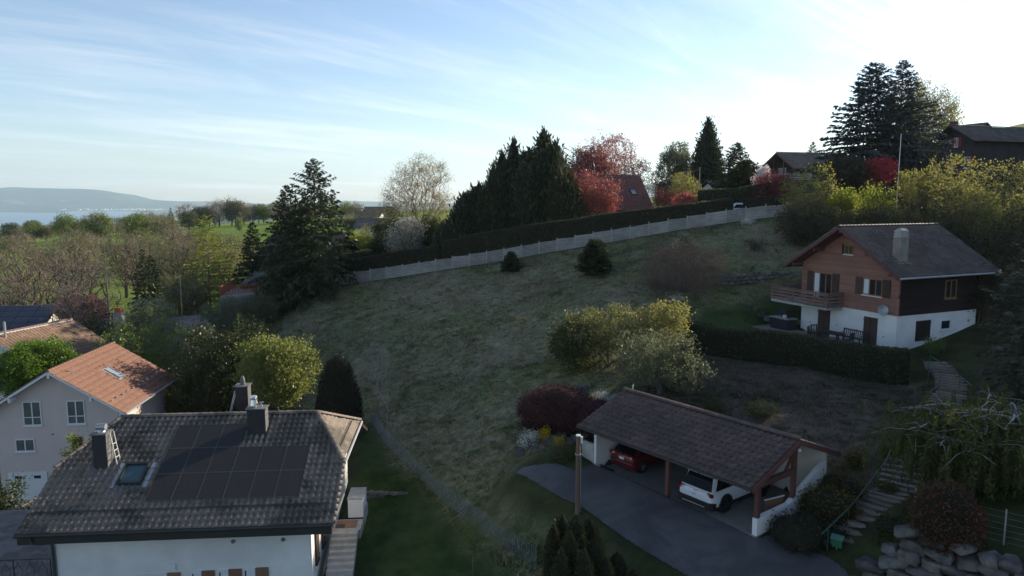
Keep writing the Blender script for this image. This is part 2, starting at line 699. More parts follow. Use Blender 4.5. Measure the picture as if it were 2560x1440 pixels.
gx = graded([(-16000, -3000, 2600), (-3000, -800, 440), (-800, -260, 60), (-260, -110, 10), (-110, -48, 2.4), (-48, -14, 0.8), (-14, 36, 0.45), (36, 60, 1.0), (60, 150, 4), (150, 400, 25), (400, 1400, 120), (1400, 7000, 800)])
gy = graded([(-150, -20, 16), (-20, 14, 3), (14, 22, 1.0), (22, 60, 0.45), (60, 92, 0.6), (92, 130, 1.6), (130, 230, 4), (230, 520, 8), (520, 1400, 60), (1400, 4200, 250), (4200, 16000, 1500)])
GX, GY = np.meshgrid(gx, gy)
shape = GX.shape
fx, fy = GX.ravel(), GY.ravel()
fz = np.empty(fx.size)
for i in range(0, fx.size, 4000):
    fz[i:i + 4000] = zt(fx[i:i + 4000], fy[i:i + 4000])
# tussocky relief in the meadow
near = (fx > -30) & (fx < 40) & (fy > 20) & (fy < 95)
MEADOW = [(-19.5, 83.2), (27.5, 74.3), (32, 66), (22, 61.5), (15, 57.5), (12.5, 51.5), (9.5, 43), (5.5, 40.5), (1.5, 36.5), (-1.2, 34.5), (1.0, 31.4), (4.6, 27.2), (2.0, 27.0), (-1.8, 32.2), (-4.0, 36.0), (-6.8, 41), (-9.2, 47), (-13, 51), (-18, 60), (-24, 70), (-26, 78)]
BANK = [(12, 50), (18, 47.5), (25, 43.4), (27, 43), (20.3, 35.6), (16.4, 30.8), (13.4, 29.4), (14.4, 31.6), (9, 39.2), (5.5, 40.5), (9.5, 43)]
LAWN = [tuple(atz(935, 1062, -1.6)[:2]), tuple(atz(1010, 1160, -2)[:2]), tuple(atz(1100, 1250, -2.3)[:2]), tuple(atz(1200, 1340, -2.7)[:2]), (1.0, 28.8), (1, 20), (-9, 20), (-8, 34), (-9.5, 46)]
GARDEN = [(14, 52), (20, 48), (24, 45.5), (26, 47), (22.6, 57.5), (23, 60.5), (17, 59.5), (13.5, 55.5)]
in_m = inside(MEADOW, fx, fy)
in_b = inside(BANK, fx, fy)
in_l = inside(LAWN, fx, fy)
in_g = inside(GARDEN, fx, fy)
pn = np.stack([fx * 0.9, fy * 0.9, fx * 0], -1)
fz = fz + np.where(in_m | in_b, (fbm(pn * 1.6, 2) - 0.5) * 0.20 + (vnoise(pn * 0.35) - .5) * 0.3, 0)
idx = np.arange(fx.size).reshape(shape)
F = np.stack([idx[:-1, :-1].ravel(), idx[:-1, 1:].ravel(), idx[1:, 1:].ravel(), idx[1:, :-1].ravel()], -1)
ground_me = np_mesh('ground', np.stack([fx, fy, fz], -1), F, None, smooth=True)
far = smooth(88, 130, fy) * smooth(5, -30, fx) + smooth(125, 170, fy)
far = np.clip(far, 0, 1)
vd = smooth(-10, -60, fx) * smooth(40, 60, fy)
for nm, w in (('dry', np.where(in_m, 1.0, 0) + np.where(in_b, 1.0, 0)), ('bank', np.where(in_b, 1.0, 0)), ('lawn', np.where(in_l | in_g, 1.0, 0)), ('field', np.clip(far + vd * 0.4, 0, 1))):
    W2 = w.reshape(shape).copy()
    for _ in range(2):       # soften the seams by a vertex or two
        Pd = np.pad(W2, 1, mode='edge')
        W2 = (Pd[:-2, 1:-1] + Pd[2:, 1:-1] + Pd[1:-1, :-2] + Pd[1:-1, 2:] + 2 * W2) / 6
    a = ground_me.attributes.new(nm, 'FLOAT', 'POINT')
    a.data.foreach_set('value', W2.ravel().astype(np.float32))


def grass_color(t, P):
    """shared by the soil sheet and the grass blades"""
    wob = t.add('ShaderNodeVectorMath', operation='ADD')
    nv = t.add('ShaderNodeTexNoise'); t.l.new(P, nv.inputs['Vector']); nv.inputs['Scale'].default_value = 0.25
    sc_ = t.add('ShaderNodeVectorMath', operation='SCALE'); t.l.new(nv.outputs['Color'], sc_.inputs[0]); sc_.inputs['Scale'].default_value = 2.5
    t.l.new(P, wob.inputs[0]); t.l.new(sc_.outputs[0], wob.inputs[1])
    Q = t.map(wob.outputs[0], (0.8, 1.7, 1.0), (0, 0, R(10)))
    a = t.noise(Q, 1.5, 6, 0.72, 0.8)
    b = t.noise(P, 0.09, 3, 0.55)
    f = t.math('ADD', t.math('MULTIPLY', a, 0.78), t.math('MULTIPLY', b, 0.34))
    return f


t = NT('ground')
P = t.pos()
f = grass_color(t, P)
green = t.mix(t.noise(P, 0.7, 4, 0.6), (0.078, 0.108, 0.034), (0.132, 0.172, 0.058))
tan_ = t.mix(t.noise(P, 2.2, 4, 0.6), (0.20, 0.172, 0.118), (0.36, 0.31, 0.22))
meadow_c = t.mix(t.rng(f, 0.45, 0.70), green, tan_)
bank_c = t.mix(t.rng(f, 0.44, 0.62), (0.040, 0.044, 0.026), t.mix(t.noise(P, 3.0, 4), (0.095, 0.078, 0.06), (0.17, 0.14, 0.105)))
lawn_c = t.mix(t.rng(t.noise(P, 0.7, 6, 0.7), 0.36, 0.64), (0.028, 0.054, 0.015), (0.058, 0.090, 0.028))
soil_c = t.mix(t.rng(t.noise(P, 0.6, 5, 0.65), 0.35, 0.68), (0.030, 0.036, 0.016), (0.060, 0.070, 0.026))
fp = t.map(P, (0.011, 0.011, 0.0), (0, 0, 0.4))
fieldn = t.add('ShaderNodeTexVoronoi'); t.l.new(fp, fieldn.inputs['Vector']); fieldn.inputs['Scale'].default_value = 0.9
fsep = t.add('ShaderNodeSeparateColor'); t.l.new(fieldn.outputs['Color'], fsep.inputs[0])
field_c = t.mix(fsep.outputs[0], (0.10, 0.185, 0.018), (0.15, 0.235, 0.030))
field_c = t.mix(t.rng(t.noise(P, 0.05, 4), 0.3, 0.75), field_c, (0.12, 0.17, 0.03))
dist_y = t.add('ShaderNodeSeparateXYZ'); t.l.new(P, dist_y.inputs[0])
plain = t.rng(t.noise(P, 0.0016, 6, 0.7), 0.42, 0.6)
plain_c = t.mix(plain, (0.03, 0.05, 0.02), (0.11, 0.14, 0.05))
field_c = t.mix(t.rng(dist_y.outputs[1], 480, 800), field_c, plain_c)
c = t.mix(t.attr('field').outputs['Fac'], soil_c, field_c)
c = t.mix(t.attr('lawn').outputs['Fac'], c, lawn_c)
c = t.mix(t.attr('dry').outputs['Fac'], c, meadow_c)
c = t.mix(t.attr('bank').outputs['Fac'], c, bank_c)
h = t.math('ADD', t.noise(P, 3.0, 5, 0.7), t.math('MULTIPLY', t.noise(t.map(P, (1, 1, 1)), 14, 3, 0.6), 0.5))
t.principled(c, 0.95, t.bump(h, 0.6, 0.10), 0, 0.1)
MATS['ground'] = t.m
ground_me.materials.append(t.m)
tag(put('ground', ground_me), kind='structure')

# ---- lake, mountains, far shore
t = NT('lake_water')
P = t.pos()
t.principled(t.mix(t.noise(P, 0.0008, 4), (0.10, 0.17, 0.24), (0.13, 0.21, 0.28)), 0.35, t.bump(t.noise(t.map(P, (0.004, 0.02, 1)), 1.0, 4), 0.05, 1.0), 0, 0.5)
lk = [(-300, 536), (0, 531), (90, 532), (146, 532), (190, 528), (306, 528), (405, 532), (360, 535), (404, 539), (290, 544), (232, 551), (206, 556), (120, 562), (0, 566), (-300, 572)]
lkp = [atz(a, b, -200.0) for a, b in lk]
mb = MB(); mb.add([(p[0], p[1], -200.0) for p in lkp], [tuple(range(len(lkp)))[::-1]])
tag(mb.build('lake', t.m), kind='structure')


def mountain(name, sil, Y, depth, base, mat, seed, rough=0.12):
    """a ridge following silhouette points (px, py) at distance Y, with slopes on both sides"""
    pts = [at(a, b, Y) for a, b in sil]
    xs = np.array([p[0] for p in pts]); zs = np.array([p[2] for p in pts])
    X = np.linspace(xs[0], xs[-1], 130)
    Zr = np.interp(X, xs, zs)
    v = np.linspace(-1, 1, 34)
    VX, VV = np.meshgrid(X, v)
    n = fbm(np.stack([VX / 900 + seed, VV * 3 + seed, VX * 0], -1), 4) - 0.5
    prof = np.clip(1 - np.abs(VV) ** 0.85, 0, 1)
    Z = base + (np.tile(Zr, (34, 1)) - base) * prof * (1 + n * 1.2 * rough * 4 * (np.abs(VV) > .02) * np.minimum(1, np.abs(VV) * 4)) + n * 10
    YY = Y + VV * depth + (fbm(np.stack([VX / 1500, VX * 0, VX * 0 + seed], -1), 3) - .5) * depth * 0.5
    ix = np.arange(VX.size).reshape(VX.shape)
    F = np.stack([ix[:-1, :-1].ravel(), ix[:-1, 1:].ravel(), ix[1:, 1:].ravel(), ix[1:, :-1].ravel()], -1)
    return tag(put(name, np_mesh(name, np.stack([VX.ravel(), YY.ravel(), Z.ravel()], -1), F, mat, smooth=True)), kind='structure')


t = NT('mountain')
P = t.pos()
wood = t.mix(t.rng(t.noise(P, 0.004, 6, 0.7), 0.35, 0.65), (0.025, 0.045, 0.02), (0.07, 0.09, 0.04))
rock = t.mix(t.noise(P, 0.01, 5), (0.26, 0.24, 0.21), (0.46, 0.42, 0.37))
c = t.mix(t.rng(t.noise(t.map(P, (0.0016, 0.0016, 0.006)), 1.0, 7, 0.72), 0.55, 0.72), wood, rock)
t.principled(c, 0.95, None, 0, 0.05)
mountain('mountain', [(-420, 474), (-150, 468), (0, 469), (45, 466), (110, 468), (164, 469), (211, 469.5), (278, 475), (320, 482), (350, 486), (370, 496), (403, 500), (458, 502), (528, 503), (640, 508), (760, 510), (850, 501), (950, 504), (1150, 508)], 14000, 2600, -205, t.m, 3.1)
mountain('mountain', [(1500, 470), (1700, 450), (1850, 420), (1905, 404), (1960, 396), (2060, 398), (2250, 420), (2600, 440)], 9000, 2000, -60, t.m, 8.4)
mountain('hill', [(150, 560), (215, 552), (255, 546), (300, 543), (380, 541), (470, 538), (560, 532), (760, 520)], 5200, 700, -205, t.m, 5.5, 0.2)
# specks of towns on the far shore
mb = MB(); rng = np.random.RandomState(3)
for k in range(130):
    px = rng.choice([rng.normal(270, 50), rng.normal(390, 60), rng.uniform(120, 700)]); py = rng.normal(524, 1.8)
    p = at(px, py, 11500 + rng.uniform(-300, 300)); w = rng.uniform(8, 26); hh = rng.uniform(8, 20)
    mb.box(p[0] - w, p[0] + w, p[1] - 10, p[1] + 10, -206, -203 + hh)
o = mb.build('far_town', m_plain('far_white', (0.7, 0.7, 0.68)))
tag(o, 'pale buildings of a distant town along the far lake shore', 'town', kind='stuff')

# ---- haze: one closed box of thin air round everything
t = NT('haze')
pv = t.add('ShaderNodeVolumePrincipled')
pv.inputs['Color'].default_value = (0.62, 0.82, 1.0, 1)
pv.inputs['Density'].default_value = 0.00006
pv.inputs['Anisotropy'].default_value = 0.25
t.l.new(pv.outputs[0], t.out.inputs['Volume'])
mb = MB(); mb.box(-17500, 8500, -400, 18500, -240, 640)
tag(mb.build('haze', t.m), kind='stuff')

# ---------------------------------------------------------------- plants
def unit(v):
    return v / (np.linalg.norm(v, axis=-1, keepdims=True) + 1e-9)


def cards(P, size, rng, axis=None, spread=1.0, aspect=0.45, nrm=None):
    """leaf-shaped rhombs; axis = preferred long direction per point"""
    n = len(P)
    a = rng.normal(size=(n, 3))
    if axis is not None:
        a = axis + a * spread
    a = unit(a)
    b = rng.normal(size=(n, 3))
    if nrm is not None:
        b = np.cross(a, nrm + b * 0.55)
    else:
        b = np.cross(a, b)
    b = unit(b)
    s = (size * rng.uniform(0.65, 1.3, n))[:, None] if np.isscalar(size) else (size * rng.uniform(.7, 1.25, n))[:, None]
    V = np.stack([P - a * s * .5, P + b * s * aspect * .5, P + a * s * .5, P - b * s * aspect * .5], 1).reshape(-1, 3)
    F = np.arange(4 * n).reshape(n, 4)
    return V, F, np.repeat(rng.rand(n), 4)


def segs_mesh(A, B, ra, rb, k):
    n = len(A)
    d = unit(B - A)
    ref = np.where(np.abs(d[:, 2:]) < 0.9, np.array([[0, 0, 1.0]]), np.array([[1.0, 0, 0]]))
    s = unit(np.cross(d, ref)); u = np.cross(s, d)
    V = []
    for P, r in ((A, ra), (B, rb)):
        for j in range(k):
            an = 2 * math.pi * j / k
            V.append(P + r[:, None] * (math.cos(an) * s + math.sin(an) * u))
    V = np.stack(V, 1).reshape(-1, 3)
    base = (np.arange(n) * 2 * k)[:, None]
    F = np.concatenate([np.stack([base[:, 0] + j, base[:, 0] + (j + 1) % k, base[:, 0] + k + (j + 1) % k, base[:, 0] + k + j], -1) for j in range(k)])
    return V, F


def join(parts):
    V, F, Rn, b = [], [], [], 0
    for v, f, r in parts:
        V.append(v); F.append(f + b); Rn.append(r); b += len(v)
    return np.concatenate(V), np.concatenate(F), np.concatenate(Rn)


def crown_points(rng, n, c, rad, power=2.0, low=-1.0, noise=0.35, hollow=0.0, seed=0.0):
    out = []
    tot = 0
    while tot < n:
        p = rng.uniform(-1, 1, (n * 3, 3))
        r = (np.abs(p) ** power).sum(1) ** (1 / power)
        lim = 1 - noise + 2 * noise * fbm(unit(p) * 1.7 + seed, 2)
        k = (r < lim) & (p[:, 2] > low) & (r > hollow * rng.rand(len(p)))
        p = p[k]
        out.append(p); tot += len(p)
    return np.concatenate(out)[:n] * np.asarray(rad) + np.asarray(c)


def skeleton(rng, targets, base, trunk_top, bf=0.35, r_tip=0.006, expo=2.3, wob=0.0):
    """tree graph that reaches all targets with short and direct paths"""
    base = np.asarray(base, float); top = np.asarray(trunk_top, float)
    nt = max(3, int(np.linalg.norm(top - base) / 0.4))
    tr = base + (top - base) * np.linspace(0, 1, nt)[:, None]
    tr[1:-1, :2] += rng.normal(0, wob, (nt - 2, 2))
    N = nt + len(targets)
    P = np.concatenate([tr, targets])
    par = np.full(N, -1); plen = np.zeros(N)
    for i in range(1, nt):
        par[i] = i - 1; plen[i] = plen[i - 1] + np.linalg.norm(P[i] - P[i - 1])
    T = np.arange(nt, N)
    D = np.linalg.norm(P[T][:, None] - P[None, nt // 3:nt], axis=-1)
    # dislike joining from above: branches rise
    dz = np.maximum(0, P[None, nt // 3:nt, 2] - P[T][:, None, 2])
    cost = D + bf * plen[None, nt // 3:nt] + dz * 1.2
    best = cost.min(1); bp = cost.argmin(1) + nt // 3
    done = np.zeros(len(T), bool)
    order = []
    for _ in range(len(T)):
        c = np.where(done, 1e9, best)
        j = int(c.argmin()); done[j] = True
        i = T[j]; par[i] = bp[j]
        plen[i] = plen[par[i]] + np.linalg.norm(P[i] - P[par[i]])
        order.append(i)
        nc = np.linalg.norm(P[T] - P[i], axis=1) + bf * plen[i] + np.maximum(0, P[i, 2] - P[T][:, 2]) * 0.8
        k = nc < best
        best = np.where(k, nc, best); bp = np.where(k, i, bp)
    load = np.full(N, r_tip ** expo)
    for i in order[::-1]:
        load[par[i]] += load[i]
    for i in range(nt - 1, 0, -1):
        load[par[i]] += load[i]
    rad = load ** (1 / expo)
    kids = np.bincount(par[par >= 0], minlength=N)
    return P, par, rad, kids, nt


BARK = m_plain('bark', (0.085, 0.07, 0.056), 0.95, 0.35, 6, 0.5, 18, stretch=(1, 1, 0.25))
BARK_G = m_plain('bark_grey', (0.17, 0.15, 0.13), 0.95, 0.35, 6, 0.5, 18, stretch=(1, 1, 0.25))
BARK_S = m_plain('bark_silver', (0.34, 0.33, 0.31), 0.85, 0.35, 5, 0.3, 18, stretch=(1, 1, 0.4))
BARK_W = m_plain('bark_white', (0.60, 0.58, 0.53), 0.85, 0.35, 5, 0.3, 18, stretch=(1, 1, 0.4))
TWIG = m_plain('twig', (0.15, 0.115, 0.085), 0.95, 0.3, 4, 0.0, rnd=0.3)


def deciduous(name, label, loc, H, rad, seed, leaf=None, n=700, leaves=6, lsize=0.16, trunk_frac=0.3, twigs=3, bark=None, cz=0.62, power=2.0, low=-1.0,
              noise=0.35, bf=0.35, r_tip=0.006, clump=0.28, weep=0.0, cat='tree', group=None, twig_mat=None, twig_len=0.5, trunk_r=1.0, hollow=0.3, rz=0.0):
    rng = np.random.RandomState(seed)
    rad = np.array([rad[0], rad[1], rad[2]]) if hasattr(rad, '__len__') else np.array([rad, rad, H * 0.42])
    c = np.array([0, 0, H - rad[2]])
    T = crown_points(rng, n, c, rad * (0.93 if twigs or leaves else 1), power, low, noise, hollow, seed * 0.37)
    T = T[T[:, 2] > H * trunk_frac * 0.6]
    P, par, r, kids, nt = skeleton(rng, T, (0, 0, -0.35), (rng.normal(0, .04) * H * .3, rng.normal(0, .04) * H * .3, H * max(trunk_frac, .12) + rad[2] * 0.45), bf, r_tip, wob=0.04)
    r = r * trunk_r
    i = np.arange(1, len(P)); i = i[par[i] >= 0]
    t = thing(name, label, cat, loc, rz, group)
    big = r[i] > 0.035
    parts = []
    ib = i[big]
    rb = np.minimum(r[ib], r[par[ib]])
    V, F = segs_mesh(P[par[ib]], P[ib], np.minimum(r[par[ib]], r[ib] * 1.35), rb, 6)
    put('trunk', np_mesh('trunk', V, F, bark or BARK, smooth=True), t)
    is_ = i[~big]
    pr = []
    if len(is_):
        V, F = segs_mesh(P[par[is_]], P[is_], np.minimum(r[par[is_]], r[is_] * 1.3), r[is_], 3)
        pr.append((V, F, np.repeat(rng.rand(len(is_)), 6)))
    tips = P[nt:][(kids[nt:] <= 1)]
    dirs = unit((P - P[np.maximum(par, 0)])[nt:][(kids[nt:] <= 1)])
    if twigs and len(tips):
        Q = np.repeat(tips, twigs, 0); D = np.repeat(dirs, twigs, 0)
        D = unit(D + rng.normal(0, .55, D.shape) + np.array([0, 0, 0.25 - weep]))
        L = twig_len * rng.uniform(.4, 1.2, len(Q))[:, None]
        mid = Q + D * L * .5 + rng.normal(0, .03, Q.shape)
        end = Q + D * L + np.array([0, 0, -weep]) * L
        rr = np.full(len(Q), r_tip * 0.9)
        for a, b, k1, k2 in ((Q, mid, 1, .8), (mid, end, .8, .35)):
            V, F = segs_mesh(a, b, rr * k1, rr * k2, 3)
            pr.append((V, F, np.repeat(rng.rand(len(Q)), 6)))
        tips2 = np.concatenate([mid, end])
    else:
        tips2 = tips
    if pr:
        V, F, rn = join(pr)
        put('branch_mass', np_mesh('branch_mass', V, F, twig_mat or TWIG, rn), t)['kind'] = 'stuff'
    if leaf is not None and leaves:
        base = np.concatenate([P[nt:], tips2]) if twigs else P[nt:]
        k = leaves
        nn = int(len(base) * k)
        Q = base[rng.randint(0, len(base), nn)] + rng.normal(0, clump, (nn, 3)) * np.array([1, 1, .8])
        if weep:
            drop = rng.exponential(weep * 1.1, nn)
            Q[:, 2] -= drop
            V, F, rn = cards(Q, lsize, rng, np.array([[0, 0, -1.0]]), 0.5, 0.5)
        else:
            V, F, rn = cards(Q, lsize, rng, None, 1, 0.6)
        put('crown', np_mesh('crown', V, F, leaf, rn), t)
    return t


def conifer(name, label, loc, H, Rb, seed, leaf, nb=170, z0=0.06, droop=0.35, prof=0.85, spray=15, ssize=0.42, bark=None, irregular=0.25, up=0.15, cat='tree', group=None,
            tops=None, gap=0.0, lean=0.0, fill=1.0, aspect=0.34, hang=0.5):
    """whorled branches carrying flat drooping sprays of needles"""
    rng = np.random.RandomState(seed)
    t = thing(name, label, cat, loc, rng.uniform(0, 6), group)
    mb = MB()
    k = 9
    mb.tube([(lean * (j / k) ** 2, 0, -0.3 + (H + .3) * j / k) for j in range(k + 1)], [max(0.012, H * 0.0125 * (1 - j / k) ** 1.1) for j in range(k + 1)], 7)
    put('trunk', mb.mesh('trunk', bark or BARK, True), t)
    zf = z0 + (1 - z0) * (1 - (1 - np.linspace(0, 1, nb)) ** 1.0)
    zf = np.clip(zf + rng.normal(0, .006, nb), z0, 0.995)
    ang = np.arange(nb) * 2.39996 + rng.normal(0, .3, nb)
    side = 1 + irregular * (fbm(np.stack([np.cos(ang) * 1.3 + seed, np.sin(ang) * 1.3, zf * 5], -1), 2) - .5) * 2
    L = Rb * (np.clip(1 - (zf - z0) / (1 - z0), 0, 1) ** prof) * side * rng.uniform(.78, 1.08, nb) + 0.12
    low = zf < z0 + 0.12
    L = np.where(low, L * rng.uniform(.75, 1.0, nb), L)
    if gap:
        L = np.where(rng.rand(nb) < gap, L * 0.35, L)
    pr_b, pr_l = [], []
    S = 7
    s = np.linspace(0, 1, S)
    dirx = np.stack([np.cos(ang), np.sin(ang), 0 * ang], -1)
    el = up + (zf - 0.45) * 0.7
    pts = []
    for q in s:
        zoff = L * q * np.sin(el) - droop * L * q ** 2 * (1 - 0.6 * zf) + 0.22 * droop * L * np.clip(q - .6, 0, 1) ** 2 * 4
        pts.append(np.stack([dirx[:, 0] * L * q * np.cos(el) + lean * zf ** 2, dirx[:, 1] * L * q * np.cos(el), zf * H + zoff], -1))
    pts = np.stack(pts, 1)                                   # nb, S, 3
    r0 = np.clip(L * 0.013, .008, .09)
    for q in range(S - 1):
        V, F = segs_mesh(pts[:, q], pts[:, q + 1], r0 * (1 - s[q] * .85), r0 * (1 - s[q + 1] * .85), 3)
        pr_b.append((V, F, np.repeat(rng.rand(nb), 6)))
    V, F, rn = join(pr_b)
    put('branch_mass', np_mesh('branch_mass', V, F, bark or BARK, rn), t)['kind'] = 'stuff'
    # sprays
    cnt = np.maximum(5, (spray * fill * (L / Rb) * 2.4 + 4)).astype(int)
    bi = np.repeat(np.arange(nb), cnt)
    q = rng.uniform(.12, 1.02, len(bi)) ** 0.8
    fq = np.clip(q, 0, .999) * (S - 1)
    i0 = fq.astype(int); fr = (fq - i0)[:, None]
    P0 = pts[bi, i0] * (1 - fr) + pts[bi, np.minimum(i0 + 1, S - 1)] * fr
    tang = unit(pts[bi, np.minimum(i0 + 1, S - 1)] - pts[bi, i0])
    lat = np.stack([-np.sin(ang[bi]), np.cos(ang[bi]), 0 * q], -1) * np.where(rng.rand(len(bi)) < .5, -1, 1)[:, None]
    wl_ = L[bi] * 0.28 * np.clip(1.15 - q, .12, 1) * rng.uniform(.2, 1.0, len(bi))
    axis = unit(tang * 0.7 + lat * 1.0 + np.array([0, 0, -hang]) + rng.normal(0, .18, tang.shape))
    C = P0 + lat * wl_[:, None] + np.array([0, 0, -1.0]) * (wl_ * hang * 0.6)[:, None] + rng.normal(0, .05, P0.shape)
    sz = ssize * np.clip(0.55 + L[bi] / Rb * .6, .45, 1.2)
    V, F, rn = cards(C, sz, rng, axis, 0.22, aspect, np.array([[0, 0, 1.0]]))
    put('crown', np_mesh('crown', V, F, leaf, rn), t)
    return t


# ---- clipped and dense shapes: light-blocking dark core as inner shade, coated with leaf cards
def revolve(prof, k=22, noise=0.12, seed=0.0, sx=1.0, sy=1.0):
    V, F = [], []
    m = len(prof)
    for (r, z) in prof:
        for j in range(k):
            a = 2 * math.pi * j / k
            V.append((r * math.cos(a) * sx, r * math.sin(a) * sy, z))
    V = np.array(V)
    rr = np.linalg.norm(V[:, :2], axis=1, keepdims=True)
    n = fbm(np.c_[V * 1.1 + seed], 3)[:, None] - .5
    V[:, :2] *= 1 + n * 2 * noise
    V[:, 2:] += n * noise * 1.2 * rr
    for i in range(m - 1):
        for j in range(k):
            F.append((i * k + j, i * k + (j + 1) % k, (i + 1) * k + (j + 1) % k, (i + 1) * k + j))
    return V, np.array(F)


def coat(rng, V, F, dens, size, mode='out', aspect=0.5, off=0.03, jitter=0.06):
    a, b, c, d = V[F[:, 0]], V[F[:, 1]], V[F[:, 2]], V[F[:, 3]]
    n1 = np.cross(c - a, d - b)
    area = np.linalg.norm(n1, axis=1) * 0.5 + 1e-6
    N = int(area.sum() * dens)
    fi = rng.choice(len(F), N, p=area / area.sum())
    u, v = rng.rand(N, 1), rng.rand(N, 1)
    P = a[fi] * (1 - u) * (1 - v) + b[fi] * u * (1 - v) + c[fi] * u * v + d[fi] * (1 - u) * v
    nn = unit(n1[fi])
    P = P + nn * (off + rng.normal(0, jitter, (N, 1)))
    if mode == 'up':
        ax = nn * 0.45 + np.array([0, 0, 1.0])
        V2, F2, r = cards(P, size, rng, ax, 0.35, aspect)
    else:
        V2, F2, r = cards(P, size, rng, nn * 0.7, 0.8, aspect)
    return V2, F2, r


def dense(name, label, loc, prof, seed, leaf, core, dens=90, size=0.16, mode='out', noise=0.12, sx=1.0, sy=1.0, cat='shrub', group=None, aspect=0.5, jitter=0.07, rz=0.0, stems=0, k=22, stem_mat=None):
    rng = np.random.RandomState(seed)
    t = thing(name, label, cat, loc, rz, group)
    V, F = revolve(prof, k, noise, seed * 1.3, sx, sy)
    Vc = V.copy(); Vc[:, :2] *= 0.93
    put('shade_core', np_mesh('shade_core', Vc, F, core, smooth=True), t)  # solid core, dark colour standing for the shade inside the plant
    V2, F2, r = coat(rng, V, F, dens, size, mode, aspect, 0.0, jitter)
    put('foliage', np_mesh('foliage', V2, F2, leaf, r), t)
    if stems:
        mb = MB()
        for j in range(stems):
            a = rng.uniform(0, 6.28); rr = prof[0][0] * rng.uniform(0.1, .7)
            mb.tube([(rr * .5 * math.cos(a), rr * .5 * math.sin(a), -.2), (rr * math.cos(a), rr * math.sin(a), prof[len(prof) // 2][1])], [.03, .012], 5)
        mb.build('stem', stem_mat or BARK, t)
    return t


def ell(r, h, z0=0.0, k=9, flat=0.25):
    """egg profile from the ground up"""
    out = [(r * flat, z0)]
    for j in range(1, k):
        a = -math.pi / 2 * 0.75 + (math.pi / 2 * 1.75) * j / k
        out.append((r * math.cos(a), z0 + h * (0.46 + 0.54 * math.sin(a))))
    out.append((0.02, z0 + h))
    return out


def bush(name, label, loc, r, h, seed, leaf, n=90, leaves=60, lsize=0.14, stems=8, cat='shrub', group=None, sx=1.0, sy=1.0, clump=0.16, bark=None, bare=0.2, noise=.3, power=2.0, rz=0.0):
    """loose shrub of many stems with leaf clumps"""
    rng = np.random.RandomState(seed)
    t = thing(name, label, cat, loc, rz, group)
    T = crown_points(rng, n, (0, 0, h * 0.55), (r * sx, r * sy, h * 0.47), power, -1, noise, 0.55, seed * .7)
    A, B, ra, rb = [], [], [], []
    for p in T:
        a = rng.uniform(0, 6.28); q = np.array([math.cos(a), math.sin(a), 0]) * r * 0.25 * rng.rand() + np.array([0, 0, -.15])
        m = q + (p - q) * np.array([.45, .45, .6]) + rng.normal(0, .05 * r, 3)
        A += [q, m]; B += [m, p]; ra += [.022, .013]; rb += [.013, .004]
    V, F = segs_mesh(np.array(A), np.array(B), np.array(ra), np.array(rb), 3)
    put('stem', np_mesh('stem', V, F, bark or TWIG, np.repeat(rng.rand(len(A)), 6)), t)
    nn = n * leaves
    Q = T[rng.randint(0, n, nn)] + rng.normal(0, 1, (nn, 3)) * clump * np.array([1, 1, 1.15])
    Q = Q[Q[:, 2] > -0.05]
    V, F, rn = cards(Q, lsize, rng, None, 1, .6)
    put('foliage', np_mesh('foliage', V, F, leaf, rn), t)
    return t


def hedge(name, label, path, width, height, seed, leaf, core, dens=70, size=0.14, top_wave=0.04, group=None, cat='hedge', base=-0.3, segs=None, lean=0.0):
    """clipped hedge along a path of ground points (x, y, z); height may be a list"""
    rng = np.random.RandomState(seed)
    path = np.array([[float(c) for c in p] for p in path])
    hs = np.array(height if hasattr(height, '__len__') else [height] * len(path))
    d = np.r_[0, np.cumsum(np.linalg.norm(np.diff(path[:, :2], axis=0), axis=1))]
    m = segs or max(6, int(d[-1] / 0.7))
    q = np.linspace(0, d[-1], m)
    C = np.stack([np.interp(q, d, path[:, i]) for i in range(3)], -1)
    H = np.interp(q, d, hs) + (vnoise(np.stack([q * .5, q * 0 + seed, q * 0], -1)) - .5) * top_wave * 2
    tg = unit(np.gradient(C[:, :2], axis=0))
    nr = np.stack([tg[:, 1], -tg[:, 0]], -1)
    prof = [(-.5, base / height if not hasattr(height, '__len__') else -.1), (-.52, .5), (-.47, .95), (-.38, 1.0), (0, 1.015), (.38, 1.0), (.47, .95), (.52, .5), (.5, base / height if not hasattr(height, '__len__') else -.1)]
    K = len(prof)
    o = C[0].copy()
    V = np.zeros((m, K, 3))
    for j, (a, b) in enumerate(prof):
        wv = (vnoise(np.stack([q * 1.1, q * 0 + j, q * 0 + seed], -1)) - .5) * top_wave * 2
        V[:, j, :2] = C[:, :2] + nr * (a * width + wv)[:, None]
        V[:, j, 2] = C[:, 2] + H * b
    V -= o
    ix = np.arange(m * K).reshape(m, K)
    F = np.stack([ix[:-1, :-1].ravel(), ix[1:, :-1].ravel(), ix[1:, 1:].ravel(), ix[:-1, 1:].ravel()], -1)
    ends = [(ix[e, 0], ix[e, 1], ix[e, 7], ix[e, 8]) for e in (0, m - 1)] + [(ix[e, 1], ix[e, 2], ix[e, 6], ix[e, 7]) for e in (0, m - 1)] + [(ix[e, 2], ix[e, 4], ix[e, 4], ix[e, 6]) for e in (0, m - 1)]
    ends = [ends[0], ends[1][::-1], ends[2], ends[3][::-1]]
    F = np.concatenate([F, np.array(ends)])
    V = V.reshape(-1, 3)
    t = thing(name, label, cat, o, 0, group)
    put('shade_core', np_mesh('shade_core', V * 1.0, F, core, smooth=False), t)  # added solid core, dark to block light inside the hedge
    # make every normal point outward for the coat
    V2, F2, r = coat(rng, V, F, dens, size, 'out', 0.55, 0.0, 0.03)
    put('foliage', np_mesh('foliage', V2, F2, leaf, r), t)
    return t


